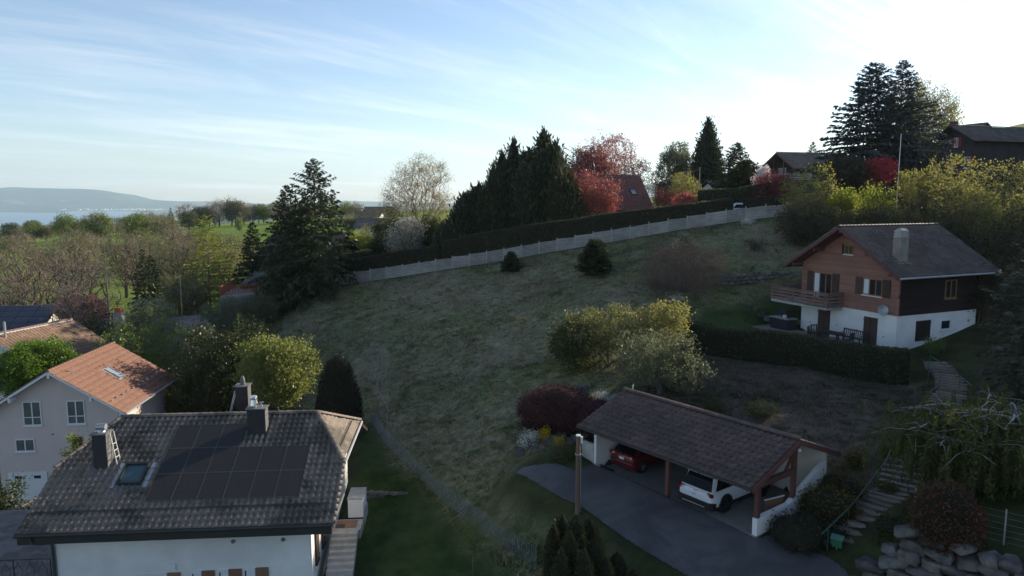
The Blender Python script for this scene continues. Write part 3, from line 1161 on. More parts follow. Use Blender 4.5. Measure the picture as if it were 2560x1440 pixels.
L_SPRUCE = m_leaf('needles_spruce', (0.024, 0.040, 0.018), (0.056, 0.080, 0.030), 0.12, (0.030, 0.040, 0.016))
L_BLUE = m_leaf('needles_blue', (0.045, 0.062, 0.062), (0.085, 0.105, 0.105), 0.10, (0.04, 0.05, 0.045))
L_THUJA = m_leaf('needles_thuja', (0.022, 0.036, 0.014), (0.050, 0.070, 0.024), 0.15, (0.03, 0.035, 0.012))
L_THUJA_Y = m_leaf('needles_thuja_olive', (0.042, 0.050, 0.014), (0.075, 0.082, 0.026), 0.15)
L_HEDGE = m_leaf('hedge_leaf', (0.040, 0.037, 0.015), (0.072, 0.064, 0.025), 0.12, (0.042, 0.030, 0.016))
L_HEDGE_G = m_leaf('hedge_leaf_green', (0.066, 0.080, 0.022), (0.11, 0.126, 0.038), 0.15, (0.036, 0.034, 0.014))
L_YEW = m_leaf('yew_leaf', (0.012, 0.016, 0.008), (0.026, 0.030, 0.014), 0.1, (0.022, 0.020, 0.013))
L_LIME = m_leaf('spring_leaf_lime', (0.10, 0.15, 0.018), (0.20, 0.25, 0.035), 0.5, (0.13, 0.16, 0.022), (0.42, 0.46, 0.06))
L_FRESH = m_leaf('spring_leaf_green', (0.08, 0.13, 0.024), (0.15, 0.20, 0.045), 0.45, (0.08, 0.10, 0.03), (0.26, 0.34, 0.06))
L_OLIVE = m_leaf('spring_leaf_olive', (0.135, 0.145, 0.042), (0.235, 0.235, 0.07), 0.48, (0.15, 0.135, 0.05), (0.40, 0.39, 0.10))
L_GREY = m_leaf('leaf_greygreen', (0.075, 0.095, 0.05), (0.14, 0.165, 0.085), 0.4, (0.09, 0.095, 0.05))
L_BUD = m_leaf('leaf_bud', (0.20, 0.17, 0.07), (0.34, 0.29, 0.13), 0.35, (0.24, 0.19, 0.1))
L_RED = m_leaf('leaf_red', (0.17, 0.060, 0.060), (0.28, 0.115, 0.105), 0.45, (0.22, 0.05, 0.045), (0.5, 0.12, 0.10))
L_PINK = m_leaf('leaf_pinkred', (0.26, 0.10, 0.10), (0.40, 0.19, 0.17), 0.45, (0.26, 0.12, 0.11), (0.55, 0.26, 0.24))
L_DRED = m_leaf('leaf_darkred', (0.045, 0.014, 0.015), (0.09, 0.026, 0.024), 0.2, (0.05, 0.02, 0.02))
L_PHOT = m_leaf('leaf_photinia', (0.075, 0.016, 0.015), (0.125, 0.042, 0.020), 0.25, (0.055, 0.06, 0.02))
L_WHITE = m_leaf('blossom_white', (0.50, 0.50, 0.46), (0.75, 0.74, 0.70), 0.35, (0.30, 0.33, 0.24))
L_WPINK = m_leaf('blossom_pale', (0.62, 0.52, 0.54), (0.8, 0.72, 0.72), 0.35)
L_YEL = m_leaf('blossom_yellow', (0.40, 0.28, 0.01), (0.55, 0.42, 0.02), 0.3)
L_YELB = m_leaf('leaf_yellowish', (0.085, 0.068, 0.012), (0.15, 0.12, 0.02), 0.3)
L_BROWN = m_leaf('leaf_brown', (0.10, 0.055, 0.035), (0.16, 0.095, 0.06), 0.3)
CORE = m_plain('core_dark', (0.016, 0.018, 0.009), 1.0, 0.3, 4, 0.0)  # dark fill for plant cores, inner shade put into the colour
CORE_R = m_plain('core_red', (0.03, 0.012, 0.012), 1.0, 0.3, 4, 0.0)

# ---------------------------------------------------------------- building materials
WHITE = m_plain('render_white', (0.70, 0.70, 0.68), 0.9, 0.14, 0.9, 0.25, 60)
PINK = m_plain('render_pink', (0.58, 0.50, 0.475), 0.9, 0.06, 1.0, 0.2, 60)
CREAM = m_plain('render_cream', (0.60, 0.60, 0.56), 0.9, 0.08, 1.0, 0.2, 60)
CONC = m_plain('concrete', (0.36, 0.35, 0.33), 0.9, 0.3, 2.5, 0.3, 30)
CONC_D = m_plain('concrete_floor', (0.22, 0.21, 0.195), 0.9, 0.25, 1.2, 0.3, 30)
DARKW = m_plain('dark_wood', (0.028, 0.020, 0.016), 0.8, 0.3, 3, 0.3, 20, stretch=(1, 1, 6), rnd=0.2)
BROWNW = m_plain('brown_shutter', (0.070, 0.045, 0.040), 0.75, 0.25, 3, 0.2, 20, rnd=0.15)
SHUT = m_plain('shutter_tan', (0.20, 0.115, 0.075), 0.75, 0.25, 4, 0.2, 20, rnd=0.15)
SIDING = m_plain('siding_orange', (0.265, 0.132, 0.098), 0.72, 0.18, 2.5, 0.25, 25, stretch=(1, 1, 5), rnd=0.12)
SIDING_D = m_plain('siding_dark', (0.030, 0.018, 0.015), 0.85, 0.25, 2.5, 0.3, 25, stretch=(1, 1, 5), rnd=0.2)
HONEY = m_plain('honey_wood', (0.27, 0.145, 0.06), 0.55, 0.2, 5, 0.1, 20)
REDW = m_plain('stain_red', (0.125, 0.058, 0.050), 0.75, 0.2, 4, 0.2, 25, stretch=(1, 1, .3))
RAILW = m_plain('rail_wood', (0.20, 0.13, 0.11), 0.8, 0.3, 4, 0.25, 25, rnd=0.15)
ORANGEW = m_plain('fence_orange', (0.28, 0.10, 0.055), 0.7, 0.2, 4, 0.2, 25, rnd=0.15)
METAL = m_plain('zinc', (0.42, 0.44, 0.46), 0.45, 0.15, 3, 0.05, 20, metal=0.6)
STEEL = m_plain('stainless', (0.62, 0.62, 0.62), 0.28, 0.1, 3, 0.0, metal=0.9)
GUTTER = m_plain('gutter_dark', (0.035, 0.037, 0.036), 0.5, 0.2, 3, 0.05, 20)
DRAIN = m_plain('drain_green', (0.045, 0.06, 0.055), 0.5, 0.2, 3, 0.05, 20)
SLATE = m_plain('slate_clad', (0.030, 0.029, 0.033), 0.6, 0.3, 3, 0.2, 20, rnd=0.2)
SLATE_L = m_plain('slate_grey', (0.13, 0.13, 0.135), 0.6, 0.25, 3, 0.2, 20)
WFRAME = m_plain('window_white', (0.68, 0.69, 0.70), 0.5, 0.04, 2, 0.0)
REDP = m_plain('red_paint', (0.34, 0.035, 0.045), 0.6, 0.2, 4, 0.1, 20)
GLASS = m_glass('window_glass')
CURTAIN = m_plain('curtain', (0.62, 0.66, 0.70), 0.9, 0.1, 8, 0.2, 20, stretch=(6, 6, 1))


def m_tile(name, c1, c2, moss=None, mossamt=0.4, rough=0.8, fade=None):
    t = NT(name)
    P = t.pos()
    c = t.mix(t.rnd(), c1, c2)
    c = t.mix(t.math('MULTIPLY', t.rng(t.noise(P, 5.0, 4, 0.6), 0.35, 0.75), 0.45), c, mul(c1, 0.55))
    if moss:
        c = t.mix(t.math('MULTIPLY', t.rng(t.noise(P, 0.55, 6, 0.7), 0.46, 0.60), mossamt), c, moss)
    t.principled(c, rough, t.bump(t.noise(P, 35, 3, 0.6), 0.25, 0.01), 0, 0.25)
    return t.m


T_OLD = m_tile('tile_old', (0.215, 0.178, 0.145), (0.26, 0.215, 0.178), (0.075, 0.070, 0.060), 0.85, 0.72)
T_CARP = m_tile('tile_carport', (0.105, 0.074, 0.068), (0.15, 0.108, 0.098), (0.06, 0.055, 0.05), 0.4)
T_CHAL = m_tile('tile_chalet', (0.115, 0.092, 0.09), (0.17, 0.138, 0.135), (0.05, 0.048, 0.046), 0.45, 0.6)
T_TERRA = m_tile('tile_terracotta', (0.21, 0.112, 0.082), (0.24, 0.13, 0.096), (0.22, 0.12, 0.085), 0.5)
T_BROWN = m_tile('tile_brown', (0.20, 0.125, 0.09), (0.27, 0.18, 0.13), (0.10, 0.085, 0.06), 0.5)
T_RED = m_tile('tile_red', (0.21, 0.105, 0.09), (0.245, 0.122, 0.104), (0.13, 0.07, 0.06), 0.4)
T_DARK = m_tile('tile_dark', (0.135, 0.118, 0.115), (0.18, 0.16, 0.155), (0.07, 0.07, 0.06), 0.5)


def window(house, O, U, N, u0, u1, z0, z1, fr=None, mull=1, cross=False, sill=True, shut=None, shut_w=0.0, shut_sides=(1, 1), curtain=None, deep=0.06, depth=0.10, shut_closed=False, glass=None):
    """opening on the wall plane through O with horizontal U and outward N"""
    O, U, N = [np.asarray(q, float) for q in (O, U, N)]
    Z = np.array([0, 0, 1.0])
    U = U / np.linalg.norm(U)

    def at3(u, z, n):
        return O + U * u + Z * z + N * n

    def bar(mb, ua, ub, za, zb, na, nb):
        mb.obox(at3((ua + ub) / 2, (za + zb) / 2, (na + nb) / 2), U * (ub - ua) / 2, Z * (zb - za) / 2, N * (nb - na) / 2)
    fr = fr or WFRAME
    w = 0.07
    mb = MB()
    bar(mb, u0, u0 + w, z0, z1, -.02, deep); bar(mb, u1 - w, u1, z0, z1, -.02, deep)
    bar(mb, u0 + w, u1 - w, z0, z0 + w, -.02, deep); bar(mb, u0 + w, u1 - w, z1 - w, z1, -.02, deep)
    for k in range(mull):
        c = u0 + (u1 - u0) * (k + 1) / (mull + 1)
        bar(mb, c - w * .55, c + w * .55, z0 + w, z1 - w, -.02, deep - .006)
    if cross:
        zc = z0 + (z1 - z0) * 0.34
        bar(mb, u0 + w, u1 - w, zc - w * .4, zc + w * .4, -.02, deep - .012)
    wdw = mb.build('window', fr, house)
    mb = MB(); bar(mb, u0 + w * .8, u1 - w * .8, z0 + w * .8, z1 - w * .8, .004, .016)
    mb.build('pane', glass or GLASS, wdw)
    if curtain:
        mb = MB(); bar(mb, u0 + w * 1.1 + (u1 - u0) * curtain[0], u0 + (u1 - u0) * curtain[1], z0 + w * 1.2, z1 - w * 1.2, .018, .026)
        mb.build('curtain', CURTAIN, wdw)
    if sill:
        mb = MB(); bar(mb, u0 - .06, u1 + .06, z0 - .07, z0 - .002, -.01, deep + .06)
        mb.build('sill', fr if sill is True else sill, wdw)
    if shut:
        if shut_closed:
            mb = MB()
            m_ = (u0 + u1) / 2
            bar(mb, u0, m_ - .015, z0, z1, deep + .005, deep + .04); bar(mb, m_ + .015, u1, z0, z1, deep + .005, deep + .04)
            bar(mb, u0 - .05, u0 + .3, z1 - .25, z1 - .19, deep + .04, deep + .055); bar(mb, u1 - .3, u1 + .05, z1 - .25, z1 - .19, deep + .04, deep + .055)
            bar(mb, u0 - .05, u0 + .3, z0 + .19, z0 + .25, deep + .04, deep + .055); bar(mb, u1 - .3, u1 + .05, z0 + .19, z0 + .25, deep + .04, deep + .055)
            mb.build('shutter', shut, wdw)
        else:
            for s, on in zip((-1, 1), shut_sides):
                if not on:
                    continue
                a, b = (u0 - shut_w - .02, u0 - .02) if s < 0 else (u1 + .02, u1 + shut_w + .02)
                mb = MB(); bar(mb, a, b, z0 - .03, z1 + .03, .012, .05)
                for q in (0.15, 0.5, 0.85):
                    zc = z0 + (z1 - z0) * q
                    bar(mb, a + .03, b - .03, zc - .04, zc + .04, .05, .066)
                mb.build('shutter', shut, wdw)
    return wdw


def gable_house(name, label, loc, rz, L, wn, wf, zr, zn, zf, x0, x1, yn, yf, wall, tile, base=0.0, tiles=(0.3, 0.36), trim=None, ridge=True, group=None, th=0.16, far_tiles=False, parts=0, tilename='roof_tile'):
    """local frame: x along the ridge from its near end, -y the side that faces the camera; z measured from the base"""
    t = thing(name, label, 'house', loc, rz, group)
    trim = trim or DARKW
    an, af = math.atan2(zr - zn, wn), math.atan2(zr - zf, wf)
    # walls: one prism with gables
    def zroof(y):
        return (zr - (-y) * (zr - zn) / wn if y < 0 else zr - y * (zr - zf) / wf) - th - 0.02
    sec = [(-yn, base), (yf, base), (yf, zroof(yf)), (0, zr - th - .02), (-yn, zroof(-yn))]
    mb = MB()
    k = len(sec)
    vs = [(x0, y, z) for y, z in sec] + [(x1, y, z) for y, z in sec]
    mb.add(vs, [tuple(range(k))[::-1], tuple(range(k, 2 * k))] + [(i, (i + 1) % k, (i + 1) % k + k, i + k) for i in range(k)])
    mb.build('wall', wall, t)
    rf = MB()
    rf.slab([(0, -wn, zn), (L, -wn, zn), (L, 0, zr), (0, 0, zr)], th)
    rf.slab([(0, .004, zr), (L, .004, zr), (L, wf, zf), (0, wf, zf)], th)
    rf = rf.build('roof', trim, t)
    ln, lf = math.hypot(wn, zr - zn), math.hypot(wf, zr - zf)
    tile_roof(rf, (0, -wn, zn + .004), (1, 0, 0), (0, math.cos(an), math.sin(an)), [(0, 0), (L, 0), (L, ln - .03), (0, ln - .03)], tile, tiles[0], tiles[1], parts=parts, seed=int(L * 10), name=tilename)
    if far_tiles:
        tile_roof(rf, (L, wf, zf + .004), (-1, 0, 0), (0, -math.cos(af), math.sin(af)), [(0, 0), (L, 0), (L, lf - .03), (0, lf - .03)], tile, tiles[0], tiles[1], seed=int(L * 11))
    if ridge:
        ridge_tiles(rf, (0, 0, zr + .03), (L, 0, zr + .03), tile, 0.13, 0.38)
    return t, rf


# ---------------------------------------------------------------- foreground house with solar panels
def solar_house():
    ZB = -6.7
    ze = 0.1 - ZB
    t = thing('solar_house', 'white house in the foreground with dark solar panels on its old tiled roof', 'house', (-19.8, 27.36, ZB), R(4.6))
    Lx, Wy, rise = 12.45, 12.3, 2.868
    al = math.atan2(rise, Wy / 2); ls = math.hypot(rise, Wy / 2)
    ca, sa = math.cos(al), math.sin(al)
    yh, hx = 3.2, 1.65
    zh = ze + yh * math.tan(al); zr = ze + rise
    # walls
    sec = [(.75, -1), (Wy - .75, -1), (Wy - .75, ze + .75 * math.tan(al) - .2), (Wy - yh, zh - .2), (yh, zh - .2), (.75, ze + .75 * math.tan(al) - .2)]
    mb = MB(); k = len(sec)
    vs = [(1.1, y, z) for y, z in sec] + [(11.35, y, z) for y, z in sec]
    mb.add(vs, [tuple(range(k))[::-1], tuple(range(k, 2 * k))] + [(i, (i + 1) % k, (i + 1) % k + k, i + k) for i in range(k)])
    mb.build('wall', WHITE, t)
    rf = MB()
    A = [(0, 0, ze), (Lx, 0, ze), (Lx, yh, zh), (Lx - hx, Wy / 2, zr), (hx, Wy / 2, zr), (0, yh, zh)]
    B = [(x, Wy - y, z) for x, y, z in A][::-1]
    rf.slab(A, .12); rf.slab(B, .12)
    rf.slab([(Lx, yh, zh), (Lx, Wy - yh, zh), (Lx - hx, Wy / 2, zr)], .12)
    rf.slab([(0, Wy - yh, zh), (0, yh, zh), (hx, Wy / 2, zr)], .12)
    rf = rf.build('roof', DARKW, t)
    poly = [(0, 0), (Lx, 0), (Lx, yh / ca), (Lx - hx, ls), (hx, ls), (0, yh / ca)]
    tile_roof(rf, (0, 0, ze + .004), (1, 0, 0), (0, ca, sa), poly, T_OLD, 0.262, 0.335, 0.095, 0.07, parts=300, seed=4)
    tile_roof(rf, (Lx, Wy, ze + .004), (-1, 0, 0), (0, -ca, sa), poly, T_OLD, 0.262, 0.335, 0.095, 0.07, seed=5)
    hl = math.hypot(hx, zr - zh)
    tile_roof(rf, (Lx, yh, zh + .004), (0, 1, 0), (-hx / hl, 0, (zr - zh) / hl), [(0, 0), (Wy - 2 * yh, 0), ((Wy - 2 * yh) / 2, hl)], T_OLD, 0.262, 0.335, 0.04, 0.025, seed=6)
    tile_roof(rf, (0, Wy - yh, zh + .004), (0, -1, 0), (hx / hl, 0, (zr - zh) / hl), [(0, 0), (Wy - 2 * yh, 0), ((Wy - 2 * yh) / 2, hl)], T_OLD, 0.262, 0.335, 0.04, 0.025, seed=7)
    rt = T_OLD
    ridge_tiles(rf, (hx, Wy / 2, zr + .05), (Lx - hx, Wy / 2, zr + .05), rt, .14, .37)
    for (xa, xb) in ((Lx, Lx - hx), (0, hx)):
        for ya in (yh, Wy - yh):
            ridge_tiles(rf, (xa, ya, zh + .06), (xb, Wy / 2, zr + .06), rt, .13, .36)
    # eave box, gutter, drainpipe
    MB().box(.05, Lx - .05, .02, .72, ze - .44, ze - .14).build('eave_box', GUTTER, t)
    MB().tube([(0, -.07, ze - .02), (Lx, -.07, ze - .02)], .075, 8).build('gutter', GUTTER, t)
    MB().tube([(.6, -.05, ze - .08), (.62, -.03, ze - .35), (.75, .45, ze - .62), (1.0, .66, ze - .7), (1.02, .67, ze - 1.0), (1.02, .67, -.5)], .062, 8).build('drainpipe', DRAIN, t)
    MB().tube([(Lx + .08, yh - .1, zh - .08), (Lx + .08, Wy - yh + .1, zh - .08)], .07, 8).build('gutter', METAL, t)
    for ya in (0.0,):
        MB().box(Lx - .03, Lx + .02, 0.05, yh, ze - .1, ze - .02).build('verge_board', METAL, t)
    sl = (yh) / ca
    mb = MB(); mb.beam((Lx + .012, 0, ze - .09), (Lx + .012, yh, zh - .09), .03, .2); mb.beam((-.012, 0, ze - .09), (-.012, yh, zh - .09), .03, .2)
    mb.build('verge_board', GUTTER, t)
    # solar panels
    t_ = NT('solar_cell')
    ob = t_.obj()
    br = t_.add('ShaderNodeTexBrick'); t_.l.new(t_.map(ob, (1, 1, 1)), br.inputs['Vector'])
    br.offset = 0.0; br.inputs['Scale'].default_value = 1.0
    br.inputs['Brick Width'].default_value = 0.175; br.inputs['Row Height'].default_value = 0.125; br.inputs['Mortar Size'].default_value = 0.003
    br.inputs['Color1'].default_value = (0.026, 0.024, 0.023, 1); br.inputs['Color2'].default_value = (0.030, 0.028, 0.026, 1); br.inputs['Mortar'].default_value = (0.03, 0.03, 0.032, 1)
    t_.principled(br.outputs[0], 0.5, None, 0, 0.25)
    fm = m_plain('panel_frame', (0.12, 0.12, 0.12), 0.4, 0.1, 3, 0.0, metal=0.5)
    pw, ph = 1.06, 1.52
    fr = MB()
    for a in ((0, .022, 0, ph), (pw - .022, pw, 0, ph), (.022, pw - .022, 0, .022), (.022, pw - .022, ph - .022, ph)):
        fr.box(a[0] + .004, a[1] - .004 if a[1] > pw - .01 else a[1], a[2], a[3], 0, .042)
    fme = fr.mesh('panel_frame', fm)
    cme = MB().box(.024, pw - .024, .024, ph - .024, .005, .036).mesh('solar_panel', t_.m)
    n_ = np.array([0, -sa, ca])
    for r_, (c0, c1) in enumerate(((0, 6), (0, 6), (0, 3))):
        for c in range(c0, c1):
            u, w = 4.52 + c * pw, 1.38 + r_ * (ph + .015)
            p = np.array([0, 0, ze]) + np.array([1, 0, 0]) * u + np.array([0, ca, sa]) * w + n_ * 0.135
            o = put('solar_panel', cme, t, mw=frame(p, (1, 0, 0), (0, ca, sa)))
            put('panel_frame', fme, o)
    mb = MB()
    for w in (1.7, 2.6, 3.2, 4.1, 4.75, 5.6):
        for ua, ub in ((4.5, 10.9 if w < 4.5 else 7.7),):
            a = np.array([ua, ca * w, ze + sa * w]) + n_ * 0.11; b = np.array([ub, ca * w, ze + sa * w]) + n_ * 0.11
            mb.beam(a, b, .04, .05, n_)
    mb.build('mounting_rail', METAL, t)

    def onroof(u, w, n=0.0):
        return np.array([u, ca * w, ze + sa * w]) + n_ * n
    # skylight
    mb = MB(); mb.obox(onroof(3.55, 2.93, .06), (0.74, 0, 0), np.array([0, ca, sa]) * .78, n_ * .03)
    fl = mb.build('skylight_flashing', SLATE_L, t)
    mb = MB()
    mb.obox(onroof(3.06, 2.98, .16), (.05, 0, 0), np.array([0, ca, sa]) * .62, n_ * .07); mb.obox(onroof(4.0, 2.98, .16), (.05, 0, 0), np.array([0, ca, sa]) * .62, n_ * .07)
    mb.obox(onroof(3.53, 2.41, .16), (.42, 0, 0), np.array([0, ca, sa]) * .05, n_ * .07); mb.obox(onroof(3.53, 3.55, .17), (.42, 0, 0), np.array([0, ca, sa]) * .06, n_ * .08)
    sk = mb.build('skylight', GUTTER, t)
    gl = NT('skylight_glass'); gl.principled((0.03, 0.07, 0.08), 0.06, None, 0, 0.8)
    MB().obox(onroof(3.53, 2.98, .15), (.425, 0, 0), np.array([0, ca, sa]) * .52, n_ * .02).build('pane', gl.m, sk)
    mb = MB()
    for j in range(4):
        for u in (2.86, 4.22):
            mb.obox(onroof(u, 2.4 + j * .36, .11 + .012 * (j % 2)), (.085, 0, 0), np.array([0, ca, sa]) * .17, n_ * .012)
    mb.build('flashing_strip', METAL, fl)
    # chimneys
    def chimney(u, w, wd, dp, top, kind):
        p = onroof(u, w)
        z0, z1 = p[2] - .6, top - ZB
        mb = MB(); mb.box(p[0] - wd / 2, p[0] + wd / 2, p[1], p[1] + dp, z0, z1)
        ch = mb.build('chimney', SLATE, t)
        mb = MB()
        for k in range(int((z1 - p[2]) / .26)):          # slate courses on the sunny side
            zc = p[2] + .2 + k * .26
            mb.box(p[0] + wd / 2 + .001, p[0] + wd / 2 + .014, p[1] + .01, p[1] + dp - .01, zc, zc + .235)
        mb.build('cladding_course', SLATE_L, ch)
        MB().box(p[0] - wd / 2 - .06, p[0] + wd / 2 + .06, p[1] - .06, p[1] + dp + .06, z1, z1 + .05).build('cap', SLATE_L, ch)
        mb = MB(); mb.obox(onroof(u, w + .1, .06), (wd / 2 + .14, 0, 0), np.array([0, ca, sa]) * (dp / 2 + .32), n_ * .02)
        mb.build('flashing', DRAIN if kind != 0 else SLATE_L, ch)
        cx, cy = p[0], p[1] + dp / 2
        mb = MB()
        if kind == 0:      # hood lying across
            mb.tube([(cx, cy, z1 + .05), (cx, cy, z1 + .16)], [.16, .12], 12)
            mb.tube([(cx - .2, cy, z1 + .28), (cx + .2, cy, z1 + .28)], .14, 12)
            mb.build('cowl', METAL, ch, True)
        elif kind == 1:    # stainless tapered cowl and small pipe
            mb.lathe([(.12, .05), (.12, .14), (.2, .15), (.15, .42), (.165, .43), (.165, .47), (.11, .48), (.11, .52), (.165, .53), (.15, .58), (.02, .59)], 16, (cx - .14, cy, z1))
            mb.build('cowl', STEEL, ch, True)
            MB().tube([(cx + .2, cy, z1 + .05), (cx + .2, cy, z1 + .2), (cx + .12, cy - .02, z1 + .24), (cx + .3, cy + .04, z1 + .26)], .045, 8).build('vent_pipe', METAL, ch, True)
        else:
            mb.lathe([(.13, .05), (.13, .2), (.12, .32), (.09, .42), (.04, .48), (.01, .49)], 14, (cx, cy, z1))
            mb.build('cowl', SLATE_L, ch, True)
        return ch
    chimney(2.0, 3.32, .58, .62, 3.15, 0)
    chimney(8.25, 5.27, .82, .55, 3.62, 1)
    # third chimney on the back slope
    p = np.array([6.65, Wy / 2 + 2.3, zr - 2.3 * math.tan(al)])
    mb = MB(); mb.box(p[0] - .3, p[0] + .3, p[1] - .3, p[1] + .3, p[2] - .5, 3.83 - ZB)
    ch = mb.build('chimney', SLATE, t)
    MB().box(p[0] - .37, p[0] + .37, p[1] - .37, p[1] + .37, 3.83 - ZB, 3.88 - ZB).build('cap', SLATE_L, ch)
    MB().lathe([(.13, 0), (.13, .15), (.11, .32), (.06, .44), (.01, .47)], 12, (p[0], p[1], 3.88 - ZB)).build('cowl', SLATE_L, ch, True)
    MB().box(p[0] + .301, p[0] + .315, p[1] - .29, p[1] + .29, p[2] - .2, 3.8 - ZB).build('cladding_course', SLATE_L, ch)
    # snow guard rail
    mb = MB()
    for w in (0.93, 0.99):
        a, b = onroof(.3, w, .17), onroof(12.2, w, .17)
        mb.tube([a, b], .012, 5)
    for k in range(10):
        mb.beam(onroof(.6 + k * 1.24, .9, .02), onroof(.6 + k * 1.24, 1.02, .2), .03, .012)
    mb.build('snow_guard', GUTTER, t)
    mb = MB()
    for w in (.9, .96):
        mb.beam((Lx - .25, yh + 1.0 + 0, zh + .35 + (w - .9)), (Lx - .25, Wy - yh - 1.0, zh + .35 + (w - .9)), .02, .02)
    mb.build('snow_guard', GUTTER, t)
    # front wall details
    for x in (8.2, 10.25):
        MB().tube([(x, .76, ze - .95), (x, .70, ze - .95)], .085, 12).build('wall_vent', SLATE_L, t)
    MB().box(5.55, 5.82, .70, .755, ze - 2.13, ze - 1.82).build('meter_box', WFRAME, t)
    fo, fu, fn = (0, .75, ze), (1, 0, 0), (0, -1, 0)
    for (a, b, sides) in ((3.7, 4.25, (0, 0)), (4.45, 4.9, (0, 0)), (5.0, 5.45, (0, 1)), (6.4, 6.85, (0, 1)), (7.5, 7.95, (0, 1)), (8.55, 9.05, (0, 1))):
        window(t, fo, fu, fn, a, b, -3.6, -2.28 + (a - 3.7) * .02, None, 0, False, True, SHUT, .52, sides, (0.1, .9))
    MB().box(3.0, 3.62, .69, .745, ze - 3.6, ze - 2.42).build('shutter', SHUT, t)
    ro, ru, rn = (11.35, 0, ze), (0, 1, 0), (1, 0, 0)
    for (a, b) in ((1.7, 2.25), (3.2, 3.75)):
        window(t, ro, ru, rn, a, b, -2.6, -.9, BROWNW, 0, False, True, BROWNW, 0, (0, 0), None, .05, .1, True)
    MB().box(11.355, 11.41, .735, .79, -1, ze - .42).build('corner_board', WFRAME, t)


solar_house()


def ladder(name, label, a, b, w, mat, side):
    t = thing(name, label, 'ladder', a)
    a, b, side = np.zeros(3), np.asarray(b, float) - np.asarray(a, float), np.asarray(side, float)
    for s in (-1, 1):
        MB().beam(a + side * s * w / 2, b + side * s * w / 2, .035, .035, np.cross(side, b)).build('side_rail', mat, t)
    L = np.linalg.norm(b)
    for k in range(1, int(L / .3)):
        p = b * (k * .3 / L)
        MB().tube([p - side * w / 2, p + side * w / 2], .014, 6).build('rung', mat, t)
    return t


_c, _s = math.cos(R(4.6)), math.sin(R(4.6))


def sh(x, y, z):
    return np.array([-19.8 + x * _c - y * _s, 27.36 + x * _s + y * _c, z])


ladder('ladder', 'short aluminium ladder leaning against the left chimney', sh(2.62, 3.35, 1.75), sh(2.36, 3.45, 3.12), .34, m_plain('aluminium', (0.66, 0.67, 0.68), 0.4, 0.1, 3, 0, metal=0.5), (-_s * 1.0, _c, 0))
ladder('ladder', 'thin metal ladder leaning on the rear chimney behind the ridge', sh(5.9, 8.2, 1.9), sh(6.28, 8.45, 3.6), .28, METAL, (-_s, _c, 0))

# annex terrace at the left end of that house
ax = thing('terrace_annex', 'flat roofed white annex with wrought iron terrace railing left of the solar house', 'annex', sh(-3.4, 1.0, -6.9), R(4.6))
MB().box(-3.0, 4.4, .1, 6.8, 0, 4.35).build('wall', WHITE, ax)
MB().box(-3.2, 4.45, -.25, 7.0, 4.36, 4.62).build('terrace_slab', CONC, ax)
mb = MB()
t = NT('terrace_stone')
vz = t.add('ShaderNodeTexVoronoi'); t.l.new(t.obj(), vz.inputs['Vector']); vz.inputs['Scale'].default_value = 2.6
vs_ = t.add('ShaderNodeSeparateColor'); t.l.new(vz.outputs['Color'], vs_.inputs[0])
t.principled(t.mix(vs_.outputs[0], (0.12, 0.10, 0.095), (0.20, 0.18, 0.17)), .85)
MB().box(-3.05, 4.3, -.1, 6.9, 4.625, 4.65).build('terrace_paving', t.m, ax)
rl = MB()
for (a, b) in (((-3.1, -.18), (4.2, -.18)),):
    rl.tube([(a[0], a[1], 5.55), (b[0], b[1], 5.55)], .022, 6); rl.tube([(a[0], a[1], 4.8), (b[0], b[1], 4.8)], .015, 6)
rl.build('handrail', GUTTER, ax)
pm = MB().tube([(0, 0, 4.62), (0, 0, 5.55)], .022, 6).mesh('railing_post', GUTTER)
sw = MB()
for s in (-1, 1):
    sw.tube([(s * .1 + s * .09 * math.sin(j * .9), 0, 4.86 + j * .1) for j in range(7)], .011, 4, False)
sm = sw.mesh('scroll_work', GUTTER)
for k in range(6):
    put('railing_post', pm, ax, (-3.1 + k * 1.46, -.18, 0))
for k in range(15):
    put('scroll_work', sm, ax, (-2.85 + k * .48, -.18, 0))
for (a, b) in ((-2.9, -2.2), (-1.9, -1.2), (-.9, -.2), (.1, .8), (1.1, 2.2), (2.6, 3.2)):
    window(ax, (0, .1, 0), (1, 0, 0), (0, -1, 0), a, b, 1.6, 3.75, None, 0, False, False, None, 0)
for (px, py) in ((-20, 1240),):
    pass
lamp = thing('garden_lamp', 'old style lantern on a curled iron post behind the terrace', 'lamp', sh(-.55, 4.2, -2.3))
MB().tube([(0, 0, 0), (0, 0, 1.95)], .025, 6).build('post', GUTTER, lamp)
mb = MB()
for k in range(5):
    mb.tube([(.04 + .08 * math.sin(j * .7), 0, .5 + k * .26 + .05 * j) for j in range(5)], .01, 4, False)
mb.build('scroll_work', GUTTER, lamp)
MB().lathe([(.06, 1.95), (.13, 2.25), (.14, 2.26)], 6).build('lantern_glass', WFRAME, lamp)
MB().lathe([(.16, 2.262), (.05, 2.4), (.02, 2.46)], 6).build('lantern_cap', METAL, lamp)
MB().box(-.8, .8, -.4, .4, -.3, 0).build('footing', CONC, lamp)
# sloping handrail of the side path, left edge of the picture
rl = thing('path_railing', 'sloping metal railing beside the dark shrub at the left edge', 'railing', at(-20, 1315, 33))
a = at(-40, 1325, 32.5) - at(-20, 1315, 33); b = at(112, 1232, 38) - at(-20, 1315, 33)
MB().tube([a, b], .03, 6).build('handrail', RAILW, rl)
for k in range(14):
    p = a + (b - a) * (k + .5) / 14
    MB().tube([p, p - np.array([0, 0, .95])], .014, 5).build('baluster', GUTTER, rl)
MB().slab([a - (0, 0, .9), b - (0, 0, .9), b - (0, .5, .9), a - (0, .5, .9)], 2.2).build('path_wall', m_plain('path_wall', (.12, .10, .09)), rl)

